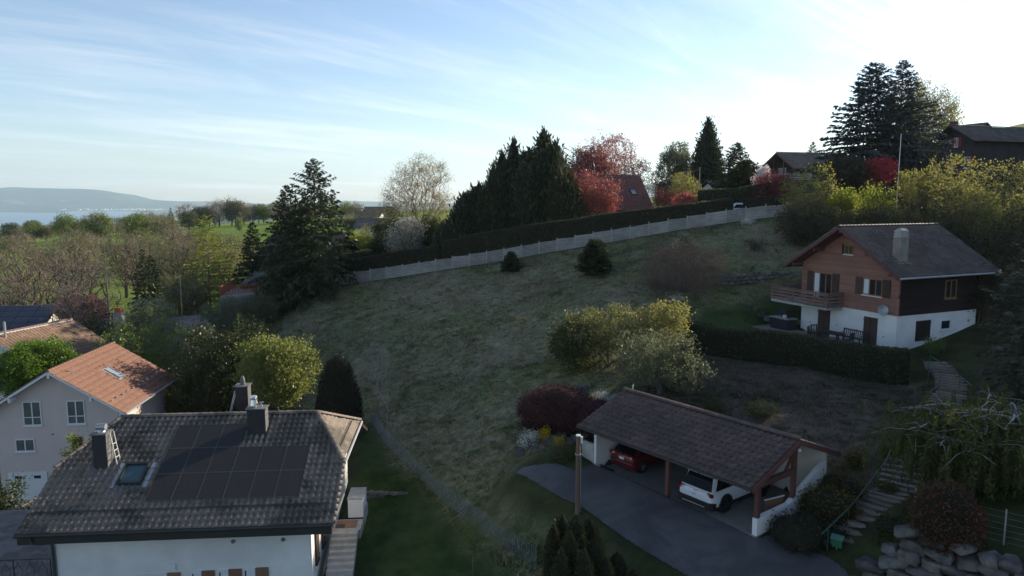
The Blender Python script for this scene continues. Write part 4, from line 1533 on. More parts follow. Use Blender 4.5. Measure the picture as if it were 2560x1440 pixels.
# stairs and plant at the right side of the solar house
st = thing('garden_stairs', 'pale concrete garden stairs running down beside the solar house', 'stairs', sh(11.75, 3.6, -3.2), R(4.6))
for k in range(11):
    y1 = .35 - k * .285; z1 = 1.13 - k * .155
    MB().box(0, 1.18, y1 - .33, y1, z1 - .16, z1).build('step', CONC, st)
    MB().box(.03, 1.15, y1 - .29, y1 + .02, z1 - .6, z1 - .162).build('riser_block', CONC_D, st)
MB().box(-.1, 1.28, .352, 1.5, .7, 1.14).build('landing', CONC, st)
MB().box(.05, 1.05, .55, 1.4, 1.142, 1.152).build('landing_tile', m_plain('terracotta_floor', (0.22, 0.12, 0.09)), st)
MB().box(.08, .5, .6, .95, 1.154, 1.17).build('door_mat', GUTTER, st)
hp = thing('heat_pump', 'white boxy heat pump unit with grey lid beside the house wall', 'heat pump', sh(12.3, 5.15, -2.1), R(4.6))
MB().box(0, .72, 0, 1.35, .1, 1.02).build('casing', WFRAME, hp)
MB().box(-.03, .75, -.03, 1.38, 1.022, 1.06).build('lid', m_plain('lid_grey', (0.20, 0.23, 0.25), .5), hp)
MB().box(.02, .70, .02, 1.33, -.1, .098).build('plinth', GUTTER, hp)
MB().obox((.76, .65, .0), (.02, 0, 0), (0, .7, 0), (0, 0, .3)).build('side_board', CONC, hp)

# ---------------------------------------------------------------- stones
def stone_mesh(rng, sx, sy, sz, mat, cuts=2):
    import bmesh
    bm = bmesh.new()
    bmesh.ops.create_cube(bm, size=1.0)
    bmesh.ops.subdivide_edges(bm, edges=bm.edges[:], cuts=cuts, use_grid_fill=True)
    off = rng.rand(3) * 40
    planes = [(unit(rng.normal(size=3) + np.array([0, 0, .2])), rng.uniform(.42, .56)) for _ in range(9)]
    for v in bm.verts:
        c = np.array(v.co)
        q = c / max(1e-6, (np.abs(c) ** 14).sum() ** (1 / 14)) * .5
        n = fbm((q * 2.2 + off)[None], 2)[0] - .5 + (fbm((q * 7 + off)[None], 2)[0] - .5) * .35
        q = q * (1 + n * .36)
        for pn_, pd_ in planes:
            e_ = q @ pn_ - pd_
            if e_ > 0:
                q = q - pn_ * e_
        v.co = (q[0] * sx, q[1] * sy, q[2] * sz)
    me = bpy.data.meshes.new('stone')
    bm.to_mesh(me); bm.free()
    me.materials.append(mat)
    return me


ROCK = m_plain('rock', (0.095, 0.092, 0.088), 0.95, 0.6, 2.6, 1.0, 7, rnd=0.3, c2=(0.155, 0.148, 0.14))
ROCK_D = m_plain('rock_dark', (0.15, 0.14, 0.125), 0.9, 0.4, 3, 0.6, 12, rnd=0.25)


def stone_row(parent, name, pts, rng, size, mat, meshes=6):
    ms = [stone_mesh(rng, *size, mat, 2) for _ in range(meshes)]
    for i, p in enumerate(pts):
        o = put(name, ms[i % meshes], parent, p)
        o.rotation_euler = (rng.normal(0, .08), rng.normal(0, .08), rng.uniform(-.25, .25))
        s = rng.uniform(.85, 1.15)
        o.scale = (s, s * rng.uniform(.9, 1.1), s * rng.uniform(.9, 1.1))


rng = np.random.RandomState(8)
dw = thing('dry_stone_wall', 'low dark dry stone wall on the lawn behind the heat pump', 'wall', gp(-7.9, 37.6))
pts = []
for k in range(9):
    for r in range(3):
        pts.append((k * .27 + (r % 2) * .12, -k * .03, -.1 + r * .2))
stone_row(dw, 'stone', pts, rng, (.32, .3, .24), ROCK_D)

# ---------------------------------------------------------------- pink house
def pink_house():
    ZB = -8.2
    Y0 = 47.0
    ap = at(118, 930, Y0)
    zr = ap[2] - ZB
    t, rf = gable_house('pink_house', 'pale pink rendered house with white windows and an orange tiled roof', (ap[0], ap[1], ZB), R(94.7), 9.6, 4.75, 4.75, zr, zr - 2.95, zr - 2.95,
                        .75, 8.9, 4.0, 4.0, PINK, T_TERRA, tiles=(0.30, 0.47), trim=WFRAME, th=.14, far_tiles=True)
    zr_ = zr
    MB().box(0, 9.6, -4.87, -4.75, zr - 3.02, zr - 2.9).build('gutter', METAL, t)
    for y in (-4.45, -2.6, 0, 2.6, 4.45):
        z = zr - abs(y) * 2.95 / 4.75 - .16
        MB().box(.02, .9, y - .08, y + .08, z - .3, z - .02).build('purlin_end', WFRAME, t)
    O, U, N = (0.75, 0, 0), (0, -1, 0), (-1, 0, 0)
    def zy(px, py):
        p = at(px, py, Y0 + .75); return p[2] - ZB

    def yl(px, py):
        p = at(px, py, Y0 + .75); return (p[0] - ap[0]) + .06
    for (a, b, c, d) in ((62, 106, 1002, 1062), (167, 210, 1002, 1061)):
        window(t, O, U, N, yl(a, 1030), yl(b, 1030), zy(90, d), zy(90, c), None, 1, True, True, glass=m_glass('blind_glass', (.10, .12, .115), .3, .3))
    window(t, O, U, N, yl(45, 1110), yl(91, 1110), zy(70, 1126), zy(70, 1095), None, 1, False, True, glass=m_glass('blind_glass', (.10, .12, .115), .3, .3))
    window(t, O, U, N, yl(180, 1110), yl(205, 1110), zy(70, 1128), zy(70, 1093), BROWNW, 0, False, True)
    gd = MB().box(.69, .748, -yl(122, 1200), -yl(30, 1200), zy(70, 1246), zy(70, 1178)).build('garage_door', WFRAME, t)
    for px in (53, 98):
        MB().box(.675, .688, -yl(px + 8, 1190), -yl(px - 8, 1190), zy(70, 1193), zy(70, 1186)).build('door_vent', GLASS, gd)
    MB().box(.72, .746, -yl(132, 1050), -yl(128, 1050), zy(90, 1087), zy(90, 1083)).build('wall_vent', SLATE_L, t)
    # roof window and snow guards on the right slope
    al = math.atan2(2.95, 4.75); ca, sa = math.cos(al), math.sin(al)
    n_ = np.array([0, -sa, ca]); w_ = np.array([0, ca, sa])
    def onr(x, w, n=0.):
        return np.array([x, -4.75, zr - 2.95]) + w_ * w + n_ * n
    mb = MB()
    for a, b, c, d in ((-.3, .3, -.6, -.52), (-.3, .3, .52, .6), (-.36, -.3, -.6, .6), (.3, .36, -.6, .6)):
        mb.obox(onr(4.6 + (a + b) / 2, 3.1 + (c + d) / 2, .12), ((b - a) / 2, 0, 0), w_ * (d - c) / 2, n_ * .05)
    sk = mb.build('skylight', METAL, t)
    MB().obox(onr(4.6, 3.1, .1), (.3, 0, 0), w_ * .52, n_ * .03).build('pane', m_glass('sky_glass', (.25, .28, .30), .15), sk)
    MB().obox(onr(4.6, 3.1, .07), (.52, 0, 0), w_ * .72, n_ * .01).build('flashing', METAL, sk)
    g_ = MB().obox((0, 0, 0), (.11, 0, 0), w_ * .02, n_ * .06).mesh('snow_hook', METAL)
    for k in range(11):
        put('snow_hook', g_, t, onr(.6 + k * .82, 1.25 + .06 * (k % 2), .1))
    MB().tube([onr(1.5, 4.6, 0), onr(1.5, 4.6, 0) + np.array([0, 0, .45])], .035, 6).build('vent_pipe', METAL, t)


pink_house()

# ---------------------------------------------------------------- brown roofed house behind it
def brown_house():
    p = at(-30, 840, 58.0); q = at(180, 797, 66)
    d = (q - p)[:2]; L = np.linalg.norm(d) + .0
    ZB = -8.6
    zr = (p[2] + q[2]) / 2 - ZB
    t, rf = gable_house('brown_roof_house', 'cream house with a weathered brown tiled roof behind the pink house', (p[0], p[1], ZB), math.atan2(d[1], d[0]), L, 5.0, 5.0, zr, zr - 2.7, zr - 2.7,
                        .8, L - .8, 4.2, 4.2, CREAM, T_BROWN, tiles=(0.32, 0.42), trim=WFRAME, th=.14)
    window(t, (.8, 0, 0), (0, -1, 0), (-1, 0, 0), 2.6, 3.6, zr - 4.6, zr - 3.2, GUTTER, 0, False, True)
    MB().tube([(1.0, -.6, zr - .6), (1.0, -.6, zr + 1.0)], .09, 8).build('flue_pipe', METAL, t)
    MB().tube([(0, -5.07, zr - 2.72), (L, -5.07, zr - 2.72)], .06, 6).build('gutter', METAL, t)


brown_house()


def small_house():
    ap = at(208, 776, 82)
    ZB = -7.6
    zr = ap[2] - ZB
    t, rf = gable_house('white_gable_house', 'small white gabled house half hidden by bare branches', (ap[0], ap[1], ZB), R(128), 8, 4.2, 4.2, zr, zr - 2.2, zr - 2.2, .6, 7.4, 3.5, 3.5, WHITE, T_BROWN, tiles=(.4, .5), trim=WFRAME)
    window(t, (.6, 0, 0), (0, -1, 0), (-1, 0, 0), -.8, .8, zr - 3.4, zr - 2.2, None, 1)
    ap = at(30, 768, 78)
    zr = ap[2] + 7.6
    t, rf = gable_house('blue_panel_house', 'low house at the left edge with a dark blue solar roof', (ap[0] - 9, ap[1] - .5, -7.6), R(6), 13.5, 4.8, 4.8, zr, zr - 2.5, zr - 2.5, .6, 12.8, 4, 4, CREAM, T_DARK, tiles=(.4, .5))
    pm_ = m_plain('solar_blue', (0.022, 0.028, 0.05), 0.25, .2, 2, 0, spec=.6)
    al = math.atan2(2.5, 4.8)
    me = MB().box(.02, 1.63, .02, 1.0, 0, .04).mesh('solar_panel', pm_)
    for i in range(8):
        for j in range(5):
            w = .25 + j * 1.03
            p = np.array([.2 + i * 1.66, -4.8 + math.cos(al) * w, zr - 2.5 + math.sin(al) * w]) + np.array([0, -math.sin(al), math.cos(al)]) * .12
            put('solar_panel', me, t, mw=frame(p, (1, 0, 0), (0, math.cos(al), math.sin(al))))


small_house()


# ---------------------------------------------------------------- dark chalet behind the two spruces
def spruce_chalet():
    A = at(862, 586, 91.0)                 # near end of the ridge (right gable)
    B = at(692, 584, 98.0)
    d = (A - B)[:2]
    L = np.linalg.norm(d) + .3
    ZB = -0.6
    zr = A[2] - ZB
    t, rf = gable_house('spruce_chalet', 'dark wooden chalet with steep shingled roof behind the twin spruces', (B[0], B[1], ZB), math.atan2(d[1], d[0]), L, 3.9, 3.9, zr, zr - 3.3, zr - 3.3,
                        .5, L - .9, 3.0, 3.0, SIDING_D, T_DARK, tiles=(.3, .36), th=.14)
    # red shutters on the right gable
    window(t, (L - .9, 0, 0), (0, 1, 0), (1, 0, 0), -.9, .1, zr - 4.2, zr - 2.8, WFRAME, 1, False, True, REDP, .45, (1, 1))
    # lower skirt roof and its window at the left end
    C = at(640, 706, 86.5)
    loc = Matrix.Translation(Vector((B[0], B[1], ZB))) @ Matrix.Rotation(math.atan2(d[1], d[0]), 4, 'Z')
    inv = loc.inverted()

    def L3(p):
        return np.array(inv @ Vector([float(c) for c in p]))
    q = [L3(at(598, 712, 86)), L3(at(720, 712, 86)), L3(at(706, 664, 90)), L3(at(655, 664, 90))]
    sl = MB(); sl.slab(q, .14); sl = sl.build('lower_roof', T_DARK, t)
    U = q[1] - q[0]; W = q[3] - q[0]; W = W - U * (W @ U) / (U @ U)
    Un, Wn = U / np.linalg.norm(U), W / np.linalg.norm(W)
    pl = [((p - q[0]) @ Un, (p - q[0]) @ Wn) for p in q]
    tile_roof(sl, q[0] + np.cross(Un, Wn) * .01, Un, Wn, pl, T_DARK, .3, .36, seed=9)
    b0 = L3(at(648, 668, 90.5)); b1 = L3(at(668, 640, 90.5))
    mb = MB(); mb.box(b0[0] - 2, b0[0] + 4, b0[1] - .05, b0[1] + 3.5, 0, zr - 3.4); mb.build('wall', SIDING_D, t)
    window(t, (b0[0] - 2, b0[1] - .05, 0), (1, 0, 0), (0, -1, 0), 1.2, 2.5, b0[2] + .2, b1[2], m_plain('frame_brown', (.16, .10, .09)), 1)


spruce_chalet()

# wooden terrace with orange railing below that chalet
dk = thing('timber_terrace', 'raised terrace with an orange brown timber railing below the dark chalet', 'terrace', at(600, 735, 84))
o0 = at(600, 735, 84)
c = [at(549, 732, 80.5) - o0, at(664, 731, 84) - o0, at(668, 729, 88) - o0, at(590, 727, 89) - o0]
for q in c:
    q[2] = c[1][2]
MB().slab([c[0], c[1], c[2], c[3]], .25).build('deck', CONC, dk)
MB().prism([(q[0], q[1]) for q in c], c[1][2] - 3.5, c[1][2] - .26).build('base_wall', CONC_D, dk)
for (a, b) in ((c[0], c[1]), (c[3], c[0])):
    Ld = np.linalg.norm(b - a)
    MB().beam(a + (0, 0, 1.05), b + (0, 0, 1.05), .08, .06).build('top_rail', ORANGEW, dk)
    MB().beam(a + (0, 0, .15), b + (0, 0, .15), .05, .06).build('bottom_rail', ORANGEW, dk)
    slat = MB().box(-.035, .035, -.035, .035, .1, 1.02).mesh('baluster', ORANGEW)
    for k in range(int(Ld / .17)):
        put('baluster', slat, dk, a + (b - a) * (k + .5) * .17 / Ld)


# ---------------------------------------------------------------- red roofed house behind the hedge
def red_house():
    A = at(1400, 436, 93.0); B = at(1614, 440, 94.5)
    d = (B - A)[:2]; L = np.linalg.norm(d) + .2
    ZB = 7.5
    zr = A[2] - ZB
    t, rf = gable_house('red_roof_house', 'house with a steep red tiled roof behind the long hedge', (A[0], A[1], ZB), math.atan2(d[1], d[0]) + R(12), L, 4.0, 4.0, zr, zr - 4.6, zr - 4.6,
                        .4, L - .4, 3.2, 3.2, CREAM, T_RED, tiles=(.36, .40), th=.14)
    al = math.atan2(4.6, 4.0); ca, sa = math.cos(al), math.sin(al)
    n_ = np.array([0, -sa, ca]); w_ = np.array([0, ca, sa])
    def onr(x, w, n=0.):
        return np.array([x, -4.0, zr - 4.6]) + w_ * w + n_ * n
    mb = MB()
    for a, b, c, d in ((-.42, .42, -.5, -.4), (-.42, .42, .4, .5), (-.42, -.34, -.4, .4), (.34, .42, -.4, .4)):
        mb.obox(onr(L - 2.0 + (a + b) / 2, 3.1 + (c + d) / 2, .12), ((b - a) / 2, 0, 0), w_ * (d - c) / 2, n_ * .06)
    sk = mb.build('skylight', GUTTER, t)
    MB().obox(onr(L - 2.0, 3.1, .1), (.34, 0, 0), w_ * .4, n_ * .03).build('pane', m_glass('sky_glass', (.25, .28, .30), .15), sk)
    MB().tube([onr(L - 1.0, 2.0, 0), onr(L - 1.0, 2.0, .35)], .08, 8).build('vent_pipe', GUTTER, t)
    xs = L - 6.6
    ch = MB().tube([(xs, .5, zr - .9), (xs, .5, zr + 1.1)], .22, 10).build('chimney', SLATE, t)
    MB().lathe([(.26, 0), (.1, .4), (.02, .55)], 10, (xs, .5, zr + 1.1)).build('cowl', SLATE, ch)
    # the neighbour's red canopy roof edge and the pale red tiles glimpsed over the hedge
    p = at(1128, 590, 92)
    t2, r2 = gable_house('garden_shed', 'corner of a pink red tiled shed roof peeping over the hedge', (p[0] - 2.2, p[1] + 1.2, 1.6), R(-4), 4.4, 2.0, 2.0, p[2] - 1.6 + .45, p[2] - 1.6 - .75, p[2] - 1.6 - .75, .2, 4.2, 1.6, 1.6, CREAM, T_TERRA, tiles=(.3, .36))


red_house()


# ---------------------------------------------------------------- chalet with balcony on the hill (grey roof)
def hill_chalet():
    A = at(1940, 381, 116.0)
    ZB = 12.5
    zr = A[2] - ZB
    rz = R(18)
    t, rf = gable_house('hill_chalet', 'brown chalet with white slatted balcony beside the tall blue spruces', (A[0], A[1], ZB), rz, 13.5, 4.4, 4.4, zr, zr - 2.6, zr - 2.6, 1.6, 12.8, 3.7, 3.7, SIDING_D, T_DARK, tiles=(.34, .42), th=.2, trim=RAILW)
    MB().box(.5, 1.58, -3.7, 3.7, zr - 4.6, zr - 4.4).build('balcony_floor', RAILW, t)
    slm = MB().box(0, .03, -3.7, 3.7, 0, .16).mesh('balcony_slat', m_plain('slat_white', (.55, .57, .60)))
    for k in range(4):
        put('balcony_slat', slm, t, (.5, 0, zr - 4.35 + k * .27))
    slm2 = MB().box(0, 4.2, 0, .03, 0, .16).mesh('balcony_slat', m_plain('slat_white', (.55, .57, .60)))
    for k in range(4):
        put('balcony_slat', slm2, t, (.56, -3.74, zr - 4.35 + k * .27))
    for y in (-3.6, -1.2, 1.2, 3.6):
        MB().box(.54, .62, y - .05, y + .05, zr - 4.4, zr - (abs(y) * .6) - .3).build('balcony_post', RAILW, t)
    window(t, (1.6, 0, 0), (0, -1, 0), (-1, 0, 0), -1.2, 0.6, zr - 4.4, zr - 2.4, None, 1)
    for x in (7.5, 8.6):
        MB().box(x, x + .3, -1.6, -1.3, zr - 1.1, zr - .3).build('roof_vent', WFRAME, t)
    # bungalow below it
    p = at(1790, 452, 110)
    t, rf = gable_house('bungalow', 'low bungalow with white chimney glimpsed between the dark conifers', (p[0] - 1.5, p[1], 10.5), R(8), 9, 3.5, 3.5, p[2] - 10.5, p[2] - 11.8, p[2] - 11.8, .5, 8.5, 2.8, 2.8, WHITE, T_DARK, tiles=(.4, .5))
    window(t, (0, -2.8, 0), (1, 0, 0), (0, -1, 0), 4.2, 5.8, .8, 1.6, None, 1)
    MB().box(4.6, 5.6, -.4, .3, p[2] - 11.2, p[2] - 9.7).build('chimney', WHITE, t)


hill_chalet()


def shutter_chalet():
    A = at(2373, 314, 92.0)
    ZB = 13.0
    zr = A[2] - ZB
    t, rf = gable_house('red_shutter_chalet', 'dark timber chalet with red shutters at the top right of the hill', (A[0], A[1], ZB), R(17), 17, 3.6, 6.2, zr, zr - 2.1, zr - 4.2, 1.3, 16.4, 2.9, 5.4, m_plain('siding_slate', (.062, .055, .060), .9, .25, 4, .3, 20), T_DARK, tiles=(.36, .40), th=.2)
    O, U, N = (1.3, 0, 0), (0, -1, 0), (-1, 0, 0)
    window(t, O, U, N, -.2, .32, zr - 2.6, zr - 1.45, None, 1, False, True, REDP, .45, (1, 1))
    window(t, O, U, N, -3.3, -2.6, zr - 5.1, zr - 4.4, None, 0, False, True, REDP, .5, (1, 1))
    window(t, O, U, N, -.9, -.2, zr - 5.3, zr - 4.1, None, 0, False, True, REDP, .45, (1, 1))
    window(t, O, U, N, 1.4, 2.2, zr - 5.3, zr - 3.9, None, 0, False, True, REDP, .5, (0, 1))
    MB().box(.2, 1.28, -2.9, 5.2, zr - 5.9, zr - 5.45).build('balcony_front', RAILW, t)
    MB().box(.1, .18, 3.4, 5.3, zr - 6.0, zr - 4.9).build('balcony_panel', WFRAME, t)
    MB().box(.07, .098, 3.7, 4.6, zr - 5.8, zr - 5.2).build('balcony_cloth', REDP, t)
    ch = MB().box(.9, 1.5, .1, .75, zr - .6, zr + .5).build('chimney', m_plain('brick_red', (.20, .075, .06)), t)
    MB().box(.84, 1.56, .04, .81, zr + .5, zr + .56).build('cap', SLATE, ch)
    MB().tube([(1.3, .4, zr + .56), (1.3, .4, zr + .85)], [.06, .02], 6).build('finial', SLATE, ch)
    # rear cross gable
    mb = MB()
    mb.slab([(5.6, 2.6, zr - 1.7), (9.3, 2.6, zr + .95), (9.3, 6.5, zr + .95), (5.6, 6.5, zr - 1.7)], .15)
    mb.slab([(9.3, 2.6, zr + .95), (11.8, 2.6, zr - .9), (11.8, 6.5, zr - .9), (9.3, 6.5, zr + .95)], .15)
    mb.build('cross_roof', T_DARK, t)
    mb = MB(); mb.add([(5.8, 2.75, zr - 2.0), (11.6, 2.75, zr - 2.0), (11.6, 2.75, zr - 1.0), (9.3, 2.75, zr + .75), (5.8, 2.75, zr - 1.7)], [(0, 1, 2, 3, 4)])
    mb.build('cross_gable_wall', SIDING_D, t)


shutter_chalet()

# ---------------------------------------------------------------- the chalet on the right
def main_chalet():
    ZB = 1.6
    org = C_CH - S_CH * 1.2 + G_CH * 4.25        # front end of the ridge
    rz = math.atan2(S_CH[1], S_CH[0])
    t = thing('orange_chalet', 'chalet with orange board gable, white ground floor and dark tiled roof', 'house', (org[0], org[1], ZB), rz)
    L, hw, zr, ze = 10.3, 5.15, 11.3 - ZB, 8.1 - ZB
    al = math.atan2(zr - ze, hw); ca, sa = math.cos(al), math.sin(al); ls = math.hypot(hw, zr - ze)
    x0, x1, yw = 1.2, 9.3, 4.25
    zs = 5.5 - ZB                                 # top of the white storey
    MB().box(x0, x1, -yw, yw, -.6, zs).build('ground_floor_wall', WHITE, t)
    # upper timber core and its boards
    def zroof(y):
        return zr - abs(y) * (zr - ze) / hw - .2
    sec = [(-yw + .02, zs), (yw - .02, zs), (yw - .02, zroof(yw)), (0, zroof(0)), (-yw + .02, zroof(yw))]
    mb = MB(); k = 5
    vs = [(x0 + .02, y, z) for y, z in sec] + [(x1 - .02, y, z) for y, z in sec]
    mb.add(vs, [tuple(range(k))[::-1], tuple(range(k, 2 * k))] + [(i, (i + 1) % k, (i + 1) % k + k, i + k) for i in range(k)])
    mb.build('upper_wall', SIDING_D, t)
    bh = 0.165
    z = zs - .12
    while z < zroof(0) - .05:
        zt_ = z + bh
        if zt_ <= zroof(yw):
            ya = yb = yw + .02
        else:
            ya = (zr - .2 - z) * hw / (zr - ze); yb = (zr - .2 - zt_) * hw / (zr - ze)
            ya, yb = min(ya, yw + .02), max(min(yb, yw + .02), 0.0)
        mb = MB()
        xa, xb, xc = x0 - .012, x0 - .032, x0 + .015
        vs = [(xb, -ya, z), (xb, ya, z), (xa, yb, zt_ - .012), (xa, -yb, zt_ - .012), (xc, -ya, z), (xc, ya, z), (xc, yb, zt_ - .012), (xc, -yb, zt_ - .012)]
        mb.add(vs, [(3, 2, 1, 0), (4, 5, 6, 7), (0, 1, 5, 4), (2, 3, 7, 6), (1, 2, 6, 5), (3, 0, 4, 7)])
        mb.build('siding_board', SIDING, t)
        z += bh
    z = zs - .12
    while z < zroof(yw) + .1:
        for s in (-1,):
            mb = MB(); mb.box(x0 + .01, x1, s * yw - .03, s * yw + .012, z, z + .2)
            mb.build('side_board', SIDING_D, t)
        z += .21
    MB().box(x0 - .045, x0 + .1, -yw - .045, -yw + .06, zs - .12, zroof(yw)).build('corner_board', SIDING, t)
    MB().box(x0 - .045, x0 + .1, yw - .06, yw + .045, zs - .12, zroof(yw)).build('corner_board', SIDING, t)
    # roof
    rf = MB()
    rf.slab([(0, -hw, ze), (L, -hw, ze), (L, 0, zr), (0, 0, zr)], .16)
    rf.slab([(0, .004, zr), (L, .004, zr), (L, hw, ze), (0, hw, ze)], .16)
    rf = rf.build('roof', REDW, t)
    for s in (-1, 1):
        O = (0 if s < 0 else L, s * hw, ze + .004)
        tile_roof(rf, O, (-s * -1 if False else (1 if s < 0 else -1), 0, 0), (0, -s * ca, sa), [(0, 0), (L, 0), (L, ls - .03), (0, ls - .03)], T_CHAL, .225, .31, .085, .08, seed=31 + s, parts=300 if s < 0 else 0)
    ridge_tiles(rf, (0, 0, zr + .05), (L, 0, zr + .05), T_CHAL, .13, .36)
    for s in (-1, 1):
        mb = MB(); mb.beam((-.015, s * hw, ze - .08), (-.015, s * .02, zr - .08), .04, .22); mb.build('verge_board', REDW, t)
        for y in (4.3, 2.3):
            zz_ = zroof(y) - .02
            MB().box(.12, x0 + .1, s * y - .08, s * y + .08, zz_ - .24, zz_).build('purlin_end', REDW, t)
    MB().box(.12, x0 + .1, -.09, .09, zroof(0) - .26, zroof(0) - .02).build('purlin_end', REDW, t)
    MB().tube([(0, -hw - .07, ze - .02), (L, -hw - .07, ze - .02)], .07, 8).build('gutter', METAL, t)
    MB().tube([(x1 + .25, -hw - .02, ze - .06), (x1 + .2, -yw - .1, ze - .6), (x1 + .2, -yw - .1, zs), (x1 + .2, -yw - .1, 1.5)], .05, 8).build('drainpipe', REDW, t)
    # chimney
    cx, cw = 2.0, 1.6
    p = np.array([cx, -hw + ca * cw, ze + sa * cw])
    ch = MB().box(cx - .35, cx + .35, p[1] - .05, p[1] + .6, p[2] - .3, p[2] + 1.75)
    ch = ch.build('chimney', m_plain('chimney_render', (.25, .23, .205), .9, .35, 1.6, .3, 12), t)
    for k, (w, z0, z1) in enumerate(((.40, 0, .12), (.32, .12, .2), (.39, .2, .3), (.32, .3, .37), (.37, .37, .47))):
        MB().box(cx - w, cx + w, p[1] + .275 - w * .72, p[1] + .275 + w * .72, p[2] + 1.751 + z0, p[2] + 1.75 + z1).build('chimney_louvre', CONC, ch)
    mb = MB(); q_ = [(-.35, -.26), (.35, -.26), (.35, .26), (-.35, .26)]
    mb.add([(cx + a, p[1] + .275 + b, p[2] + 2.222) for a, b in q_] + [(cx + a * .5, p[1] + .275 + b * .5, p[2] + 2.36) for a, b in q_], [(3, 2, 1, 0), (4, 5, 6, 7), (0, 1, 5, 4), (1, 2, 6, 5), (2, 3, 7, 6), (3, 0, 4, 7)]); mb.build('cap', CONC, ch)
    MB().obox((cx, p[1] + .1, p[2] + .12), (.58, 0, 0), np.array([0, ca, sa]) * .42, np.array([0, -sa, ca]) * .03).build('flashing', METAL, ch)
    # gable openings: u = local y from the right corner, i.e. g = y + yw
    O, U, N = (x0, -yw, -ZB), (0, 1, 0), (-1, 0, 0)
    # upper windows (frames of honey coloured wood, open brown shutters)
    window(t, (x0 - .03, -yw, -ZB), U, N, 5.6, 7.35, 5.62, 7.75, HONEY, 2, False, False, BROWNW, .62, (1, 1), (.62, .95), .05)
    window(t, (x0 - .03, -yw, -ZB), U, N, 1.25, 2.85, 6.55, 7.75, HONEY, 2, False, WFRAME, BROWNW, .62, (1, 1), (.66, .95), .05)
    window(t, (x0 - .03, -yw, -ZB), U, N, 3.85, 4.65, 9.3, 9.98, HONEY, 1, False, WFRAME, SIDING_D, .18, (0, 1), None, .05)
    # ground floor doors behind brown shutters
    window(t, O, U, N, 5.65, 6.75, 3.0, 4.98, BROWNW, 0, False, False, BROWNW, 0, (0, 0), None, .03, .1, True)
    window(t, O, U, N, 1.5, 2.6, 3.0, 5.0, BROWNW, 0, False, False, BROWNW, 0, (0, 0), None, .03, .1, True)
    for u, z in ((7.5, 3.8), (5.0, 3.95), (3.2, 3.9), (.95, 3.8)):
        MB().box(x0 - .05, x0 - .002, -yw + u - .06, -yw + u + .06, z - ZB - .02, z - ZB + .02).build('shutter_catch', GUTTER, t)
    # side wall openings
    O2, U2, N2 = (x0, -yw, -ZB), (1, 0, 0), (0, -1, 0)
    window(t, O2, U2, N2, 1.9, 3.3, 3.5, 4.92, SIDING_D, 0, False, False, SIDING_D, 0, (0, 0), None, .03, .1, True)
    window(t, O2, U2, N2, 4.35, 5.4, 4.12, 4.82, WFRAME, 0, False, True)
    window(t, (x0, -yw - .03, -ZB), U2, N2, 4.55, 5.7, 6.35, 7.65, HONEY, 1, False, True)
    MB().tube([(x0 + 7.3, -yw - .01, 4.6 - ZB), (x0 + 7.3, -yw - .05, 4.6 - ZB)], .1, 10).build('wall_vent', CONC, t)
    # balcony
    bx0, by0, by1, bz = -.35, 4.55 - yw, 10.2 - yw, 5.32 - ZB
    bl = MB().box(bx0, x0 - .04, by0, by1, bz - .12, bz + .06).build('balcony', CONC, t)
    MB().box(yw and x0 - .03, x0 + 2.0, yw + .03, by1, bz - .12, bz + .06).build('balcony_return', CONC, t)
    for k in range(4):
        z0 = bz + .16 + k * .245
        MB().box(bx0 - .04, bx0, by0, by1, z0, z0 + .16).build('balcony_slat', RAILW, bl)
        MB().box(bx0, x0 - .05, by0 - .04, by0, z0, z0 + .16).build('balcony_slat', RAILW, bl)
        MB().box(bx0, x0 + 1.9, by1, by1 + .04, z0, z0 + .16).build('balcony_slat', RAILW, bl)
    MB().box(bx0 - .07, bx0 + .06, by0 - .06, by1 + .06, bz + 1.1, bz + 1.16).build('handrail', RAILW, bl)
    MB().box(bx0 + .06, x0 - .05, by0 - .06, by0 + .06, bz + 1.1, bz + 1.16).build('handrail', RAILW, bl)
    for y in np.linspace(by0 + .05, by1 - .05, 6):
        MB().box(bx0 + .002, bx0 + .07, y - .04, y + .04, bz - .1, bz + 1.09).build('railing_post', RAILW, bl)
    MB().box(x0 - .14, x0 - .06, by0 - .05, by0 + .04, bz + .06, bz + 1.16).build('railing_post', RAILW, bl)
    # satellite dish
    mb = MB()
    prof = [(.02, 0), (.15, .012), (.28, .045), (.38, .09), (.385, .09), (.28, .055), (.15, .022), (.02, .01)]
    mb.lathe(prof, 18)
    ds = mb.build('satellite_dish', METAL, t)
    ds.location = (x0 - .55, -yw + .75, 5.72 - ZB)
    ds.rotation_euler = (0, R(-75), R(70))
    MB().tube([(x0 - .02, -yw + .25, 5.55 - ZB), (x0 - .5, -yw + .7, 5.55 - ZB), (x0 - .55, -yw + .75, 5.72 - ZB)], .02, 6).build('dish_arm', GUTTER, t)
    MB().tube([(x0 - .55, -yw + .75, 5.6 - ZB), (x0 - .9, -yw + 1.1, 5.58 - ZB)], .012, 5).build('receiver_arm', GUTTER, t)
    MB().box(x0 - .07, x0 + .07, -yw - .12, -yw - .035, 6.6 - ZB, 6.85 - ZB).build('wall_lamp', GUTTER, t)


main_chalet()

# patio
pt = MB().prism(PATIO, Z_CH - .3, Z_CH + .02).build('patio', m_plain('patio_stone', (.24, .215, .19), .9, .3, 1.5, .3, 20))
tag(pt, kind='structure')


def chp(s, g_, z=0.0):
    p = C_CH + S_CH * s + G_CH * g_
    return np.array([p[0], p[1], z])


